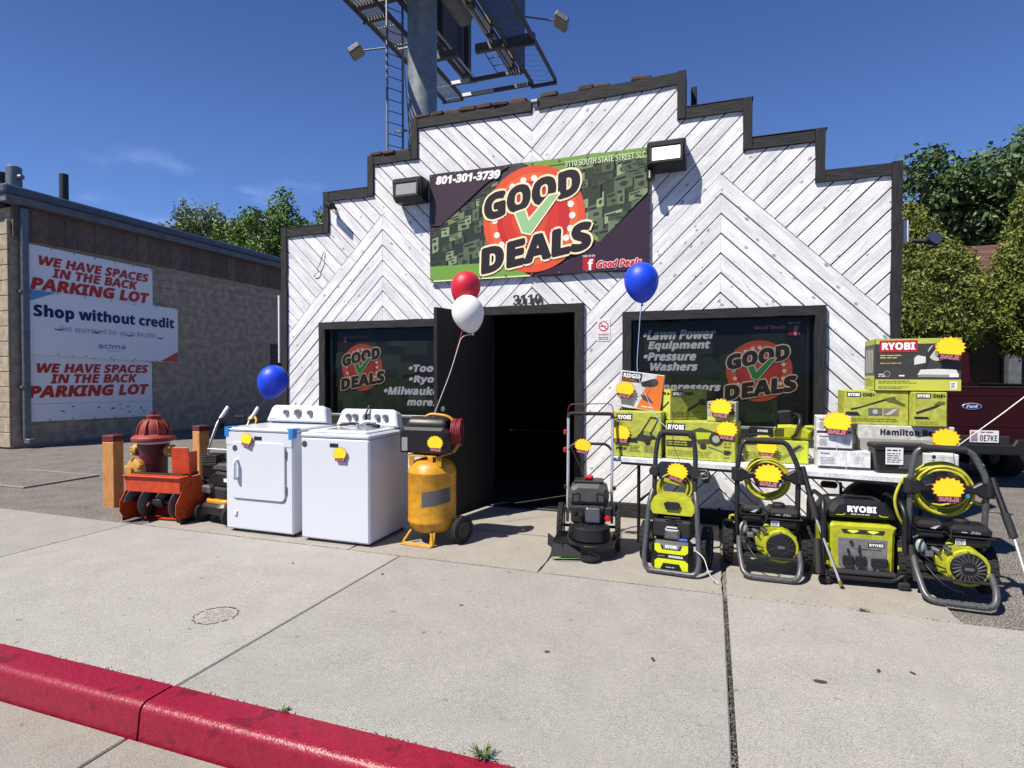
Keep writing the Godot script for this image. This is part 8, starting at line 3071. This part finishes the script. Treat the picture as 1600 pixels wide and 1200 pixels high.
func build_balloons() -> void:
	a_balloon("blue balloon at the left above the clothes dryer", Vector3(-2.635, 1.385, 0.90), 0.158, -24.0, M.balloon_blue, [Vector3(-2.76, 1.17, 0.90), Vector3(-2.86, 1.03, 0.90)], mat(C(40, 60, 110), 0.5))
	a_balloon("red balloon above the white balloon at the doorway", Vector3(-0.335, 2.265, 0.98), 0.137, -16.0, M.balloon_red, [Vector3(-0.33, 1.93, 1.02), Vector3(-0.45, 1.45, 1.08), Vector3(-0.56, 1.06, 1.20)], mat(C(190, 60, 80), 0.5))
	a_balloon("white balloon just below the red balloon at the doorway", Vector3(-0.262, 2.015, 1.10), 0.145, 14.0, M.balloon_white, [Vector3(-0.32, 1.80, 1.11), Vector3(-0.42, 1.46, 1.14), Vector3(-0.56, 1.05, 1.22)], M.rope)
	a_balloon("blue balloon floating before the banner's lower right corner", Vector3(1.29, 2.20, 1.20), 0.135, 2.0, M.balloon_blue, [Vector3(1.285, 1.95, 1.21), Vector3(1.255, 1.45, 1.22), Vector3(1.42, 1.10, 1.26), Vector3(1.55, 1.0, 1.34)], mat(C(150, 176, 206), 0.5))
	# a ribbon running up to the right from the last machine, its balloon out of sight
	var r := thing("white_ribbon", "white ribbon rising to the right from the far right machine's handle", "ribbon", Vector3(3.335, 0.955, 1.325))
	var mb := MB.new()
	mb.tube([Vector3(0.045, -0.19, -0.08), Vector3(0.02, -0.09, -0.04), Vector3(0.0, 0.0, 0.0), Vector3(0.26, 0.24, 0.0), Vector3(0.53, 0.50, 0.0), Vector3(0.9, 0.85, 0.0)], 0.0034, 6)
	put(mb, "ribbon", M.rope, r)
	var kn := MB.new()
	kn.ellipsoid(Vector3(0, 0.0, 0), Vector3(0.014, 0.014, 0.014))
	put(kn, "knot", M.rope, r)
	var cup := thing("ribbon_weight", "small white cup at the table's right end holding the ribbon", "cup", Vector3(3.40, 0.70, 1.38))
	var cm := MB.new()
	cm.lathe([Vector2(0, 0), Vector2(0.032, 0), Vector2(0.04, 0.065), Vector2(0.034, 0.068), Vector2(0, 0.06)], Transform3D(), 20)
	put(cm, "cup", M.white_plastic, cup)
	cup.position = Vector3(3.375, 0.7425, 1.235)

func build_sale_tags() -> void:
	# starburst of yellow card over a maroon strip lettered SALE; built once, then copied
	var spots := [
		["clothes dryer's door", Vector3(-2.155, 0.858, 1.773), -6.0, 1.0, 0.0],
		["washing machine's front", Vector3(-1.144, 0.772, 1.782), 0.0, 1.0, 0.0],
		["snow blower's handle behind the dryer", Vector3(-2.889, 0.948, 0.93), 0.0, 0.95, 0.0],
		["compressor's black pump", Vector3(-0.345, 0.872, 1.585), 0.0, 1.0, 0.0],
		["trimmer mower's handle", Vector3(0.785, 0.835, 1.045), 0.0, 0.95, 0.0],
		["tall lime mower carton", Vector3(1.085, 0.935, 0.90), 0.0, 1.12, 0.0],
		["orange and white carton", Vector3(1.10, 1.315, 0.755), 0.0, 1.10, 0.0],
		["small grey and lime carton", Vector3(1.895, 1.175, 0.935), -9.0, 1.16, 0.0],
		["broad lime carton's right end", Vector3(1.94, 0.998, 0.965), -9.0, 1.12, 0.0],
		["upright pressure washer's hose holder", Vector3(1.588, 0.725, 1.465), -4.0, 1.12, -6.0],
		["low lime carton under the chain saw", Vector3(2.24, 0.865, 0.91), -4.0, 1.12, 0.0],
		["hose holder left of the generator", Vector3(2.218, 0.71, 1.305), 0.0, 1.24, 0.0],
		["topmost white carton", Vector3(2.705, 1.085, 1.05), -4.0, 1.30, 0.0],
		["far right pressure washer's hose holder", Vector3(3.285, 0.695, 1.40), 0.0, 1.26, 0.0],
		["big grey mitre saw carton's corner", Vector3(3.43, 1.635, 0.96), 0.0, 1.30, -4.0],
		["long white carton behind the black case", Vector3(3.377, 0.99, 1.06), 0.0, 1.22, 0.0]]
	var first: Node3D = null
	for s in spots:
		var lab: String = "yellow starburst sale tag on the " + s[0]
		var o: Node3D
		if first == null:
			o = thing("sale_tag", lab, "tag", Vector3.ZERO, 0, "yellow starburst sale tags")
			first = o
			var star := PackedVector2Array()
			for k in 32:
				var a := TAU * k / 32 + PI / 2
				var rr := 1.0 if k % 2 == 0 else 0.84
				star.append(Vector2(cos(a) * 0.082 * rr, 0.008 + sin(a) * 0.066 * rr))
			# the lower part of the card is bent under
			star = Geometry2D.clip_polygons(star, V2([-0.2, -0.2, 0.2, -0.2, 0.2, -0.046, -0.2, -0.026]))[0]
			var rim := MB.new()
			rim.extrude(Geometry2D.offset_polygon(star, 0.0028)[0], 0.0012, Transform3D(Basis(), Vector3(0, 0, 0.004)))
			put(rim, "orange_edge", mat(C(190, 84, 20), 0.5), o)
			var m := MB.new()
			m.extrude(star, 0.0014, Transform3D(Basis(), Vector3(0, 0, 0.0054)))
			put(m, "star", M.star, o)
			var b := MB.new()
			b.extrude(V2([-0.056, -0.066, 0.054, -0.078, 0.066, -0.03, -0.064, -0.02]), 0.0012, Transform3D(Basis(), Vector3(0, 0, 0.0018)))
			put(b, "maroon_strip", mat(C(84, 18, 34), 0.5), o)
			var p := MB.new()
			write(p, "SALE", Vector2(0.0, -0.0535), 0.092, 0.024, C(222, 190, 200), 0.0034, {"bold": 0.0018, "rot": -4.0})
			write(p, "SALE", Vector2(0.0, -0.0535), 0.092, 0.024, C(150, 30, 60), 0.0050, {"rot": -4.0})
			put(p, "lettering", M.print, o)
		else:
			o = first.duplicate()
			o.name = numbered("sale_tag")
			add_child(o)
			tag(o, lab, "tag", "yellow starburst sale tags")
		o.position = s[1]
		o.rotation_degrees = Vector3(rng.randf_range(-5, 1), s[2] + rng.randf_range(-4, 4), s[4] + rng.randf_range(-7, 5))
		o.scale = Vector3.ONE * s[3] * rng.randf_range(0.84, 0.95)

func weed(label: String, at: Vector3, n: int, h: float, sd: int, cols: Array) -> void:
	var t := thing("weed", label, "weed", at, 0, "weeds in the pavement joints")
	var rr := RandomNumberGenerator.new()
	rr.seed = sd
	var mb := MB.new()
	for k in n:
		var a := rr.randf() * TAU
		var d := Vector3(cos(a), 0, sin(a))
		var o := d * rr.randf_range(0.0, 0.012) + Vector3(rr.randf_range(-0.02, 0.02), 0, 0)
		var l := h * rr.randf_range(0.5, 1.1)
		var w := d.cross(Vector3.UP) * rr.randf_range(0.0022, 0.005)
		var col: Color = cols[rr.randi() % cols.size()]
		mb.st.set_color(col)
		mb.smooth()
		var p1 := o + d * l * 0.3 + Vector3(0, l * 0.55, 0)
		var p2 := o + d * l * 0.85 + Vector3(0, l * rr.randf_range(0.5, 0.95), 0)
		mb.quad(o - w * 0.5, o + w * 0.5, p1 + w, p1 - w)
		mb.tri(p1 - w, p1 + w, p2)
	put(mb, "blades", M.weed, t)

func build_litter() -> void:
	var g := [Color(0.07, 0.12, 0.025), Color(0.10, 0.14, 0.035), Color(0.05, 0.09, 0.02)]
	var dry := [Color(0.16, 0.14, 0.06), Color(0.10, 0.11, 0.04), Color(0.07, 0.10, 0.03)]
	weed("green weed tuft on the kerb's back edge near the bottom centre", Vector3(1.02, 0.0, 3.876), 34, 0.055, 1, g)
	weed("tiny green weed on the kerb's back edge left of the bigger tuft", Vector3(0.10, 0.0, 3.876), 16, 0.026, 2, g)
	weed("low dry weeds in the joint below the generator", Vector3(2.71, 0.0, 1.862), 30, 0.022, 3, dry)
	weed("dry weed tuft beside the timber bollard's foot", Vector3(-4.28, -0.02, 1.22), 70, 0.13, 4, dry)
	weed("dark weeds along the foot of the block wall", Vector3(-10.9, -0.02, -6.3), 90, 0.30, 5, dry)
	# crumbs of dirt in the joints: nobody could count them
	var mb := MB.new()
	var rr := RandomNumberGenerator.new()
	rr.seed = 12
	for k in 2600:
		var p: Vector3
		var q := rr.randf()
		if q < 0.35:
			p = Vector3(1.915 + rr.randfn() * 0.010, -0.006, rr.randf_range(1.87, 3.87))
		elif q < 0.60:
			p = Vector3(rr.randf_range(-3.4, 3.3), -0.001, 1.862 + rr.randfn() * 0.014)
		elif q < 0.80:
			p = Vector3(rr.randf_range(-4.0, 4.0), 0.001, 3.880 + rr.randfn() * 0.007)
		else:
			p = Vector3(rr.randf_range(-5.0, 3.2), 0.0, rr.randf_range(1.9, 3.8)) if rr.randf() < 0.4 else Vector3(rr.randf_range(-3.9, -3.2), -0.004, rr.randf_range(1.45, 1.95))
		var s := rr.randf_range(0.0015, 0.0050)
		if q >= 0.8:
			s *= 0.7
		var v := rr.randf_range(0.03, 0.16)
		mb.st.set_color(Color(v, v * 0.93, v * 0.82))
		mb.flat()
		var c := p + Vector3(0, s * 0.9, 0)
		var a := rr.randf() * TAU
		var ring := []
		for i in 4:
			ring.append(p + Vector3(cos(a + i * PI / 2), 0, sin(a + i * PI / 2)) * s * rr.randf_range(0.7, 1.4))
		for i in 4:
			mb.tri(ring[i], c, ring[(i + 1) % 4])
	var o := put(mb, "grit", M.weed)
	o.set_meta("kind", "stuff")
	tag(o, "dark grit and crumbs of dirt in the pavement joints", "grit")
	# dead leaves
	var spots := [[1281, 2.313, 2.853, 0.030], [0, 2.60, 2.65, 0.018], [0, 2.75, 2.62, 0.016], [0, 1.02, 3.0, 0.016], [0, -0.42, 2.28, 0.016], [0, -1.2, 2.3, 0.015], [0, 0.35, 2.6, 0.014], [0, 1.55, 2.9, 0.02]]
	for i in spots.size():
		var s: Array = spots[i]
		var t := thing("fallen_leaf", ["dark fallen leaf on the pavement, the largest right of the wide joint", "small leaf scrap, left one of a pair right of the wide joint", "small leaf scrap, right one of a pair right of the wide joint", "small dark leaf scrap nearest the kerb, left of the wide joint", "small leaf scrap just in front of the washing machine's right corner", "small leaf scrap in front of the washing machine's left corner", "small leaf scrap in the middle of the centre paving slab", "small leaf scrap close beside the wide joint on its left"][i], "leaf", Vector3(s[1], 0.0015, s[2]), i * 67.0, "leaf scraps on the pavement")
		var l := MB.new()
		l.smooth()
		var k: float = s[3]
		for q in 6:
			var a := -1.0 + q / 3.0
			var b := -1.0 + (q + 1) / 3.0
			var wa := 0.42 * sqrt(maxf(0.0, 1.0 - a * a)) * k
			var wb := 0.42 * sqrt(maxf(0.0, 1.0 - b * b)) * k
			l.quad(Vector3(a * k, 0.002 + 0.2 * k * a * a, 0), Vector3(b * k, 0.002 + 0.2 * k * b * b, 0), Vector3(b * k, 0.005, wb), Vector3(a * k, 0.005, wa))
			l.quad(Vector3(a * k, 0.005, -wa), Vector3(b * k, 0.005, -wb), Vector3(b * k, 0.002 + 0.2 * k * b * b, 0), Vector3(a * k, 0.002 + 0.2 * k * a * a, 0))
		put(l, "blade", mat(C(66, 58, 48), 0.8), t)
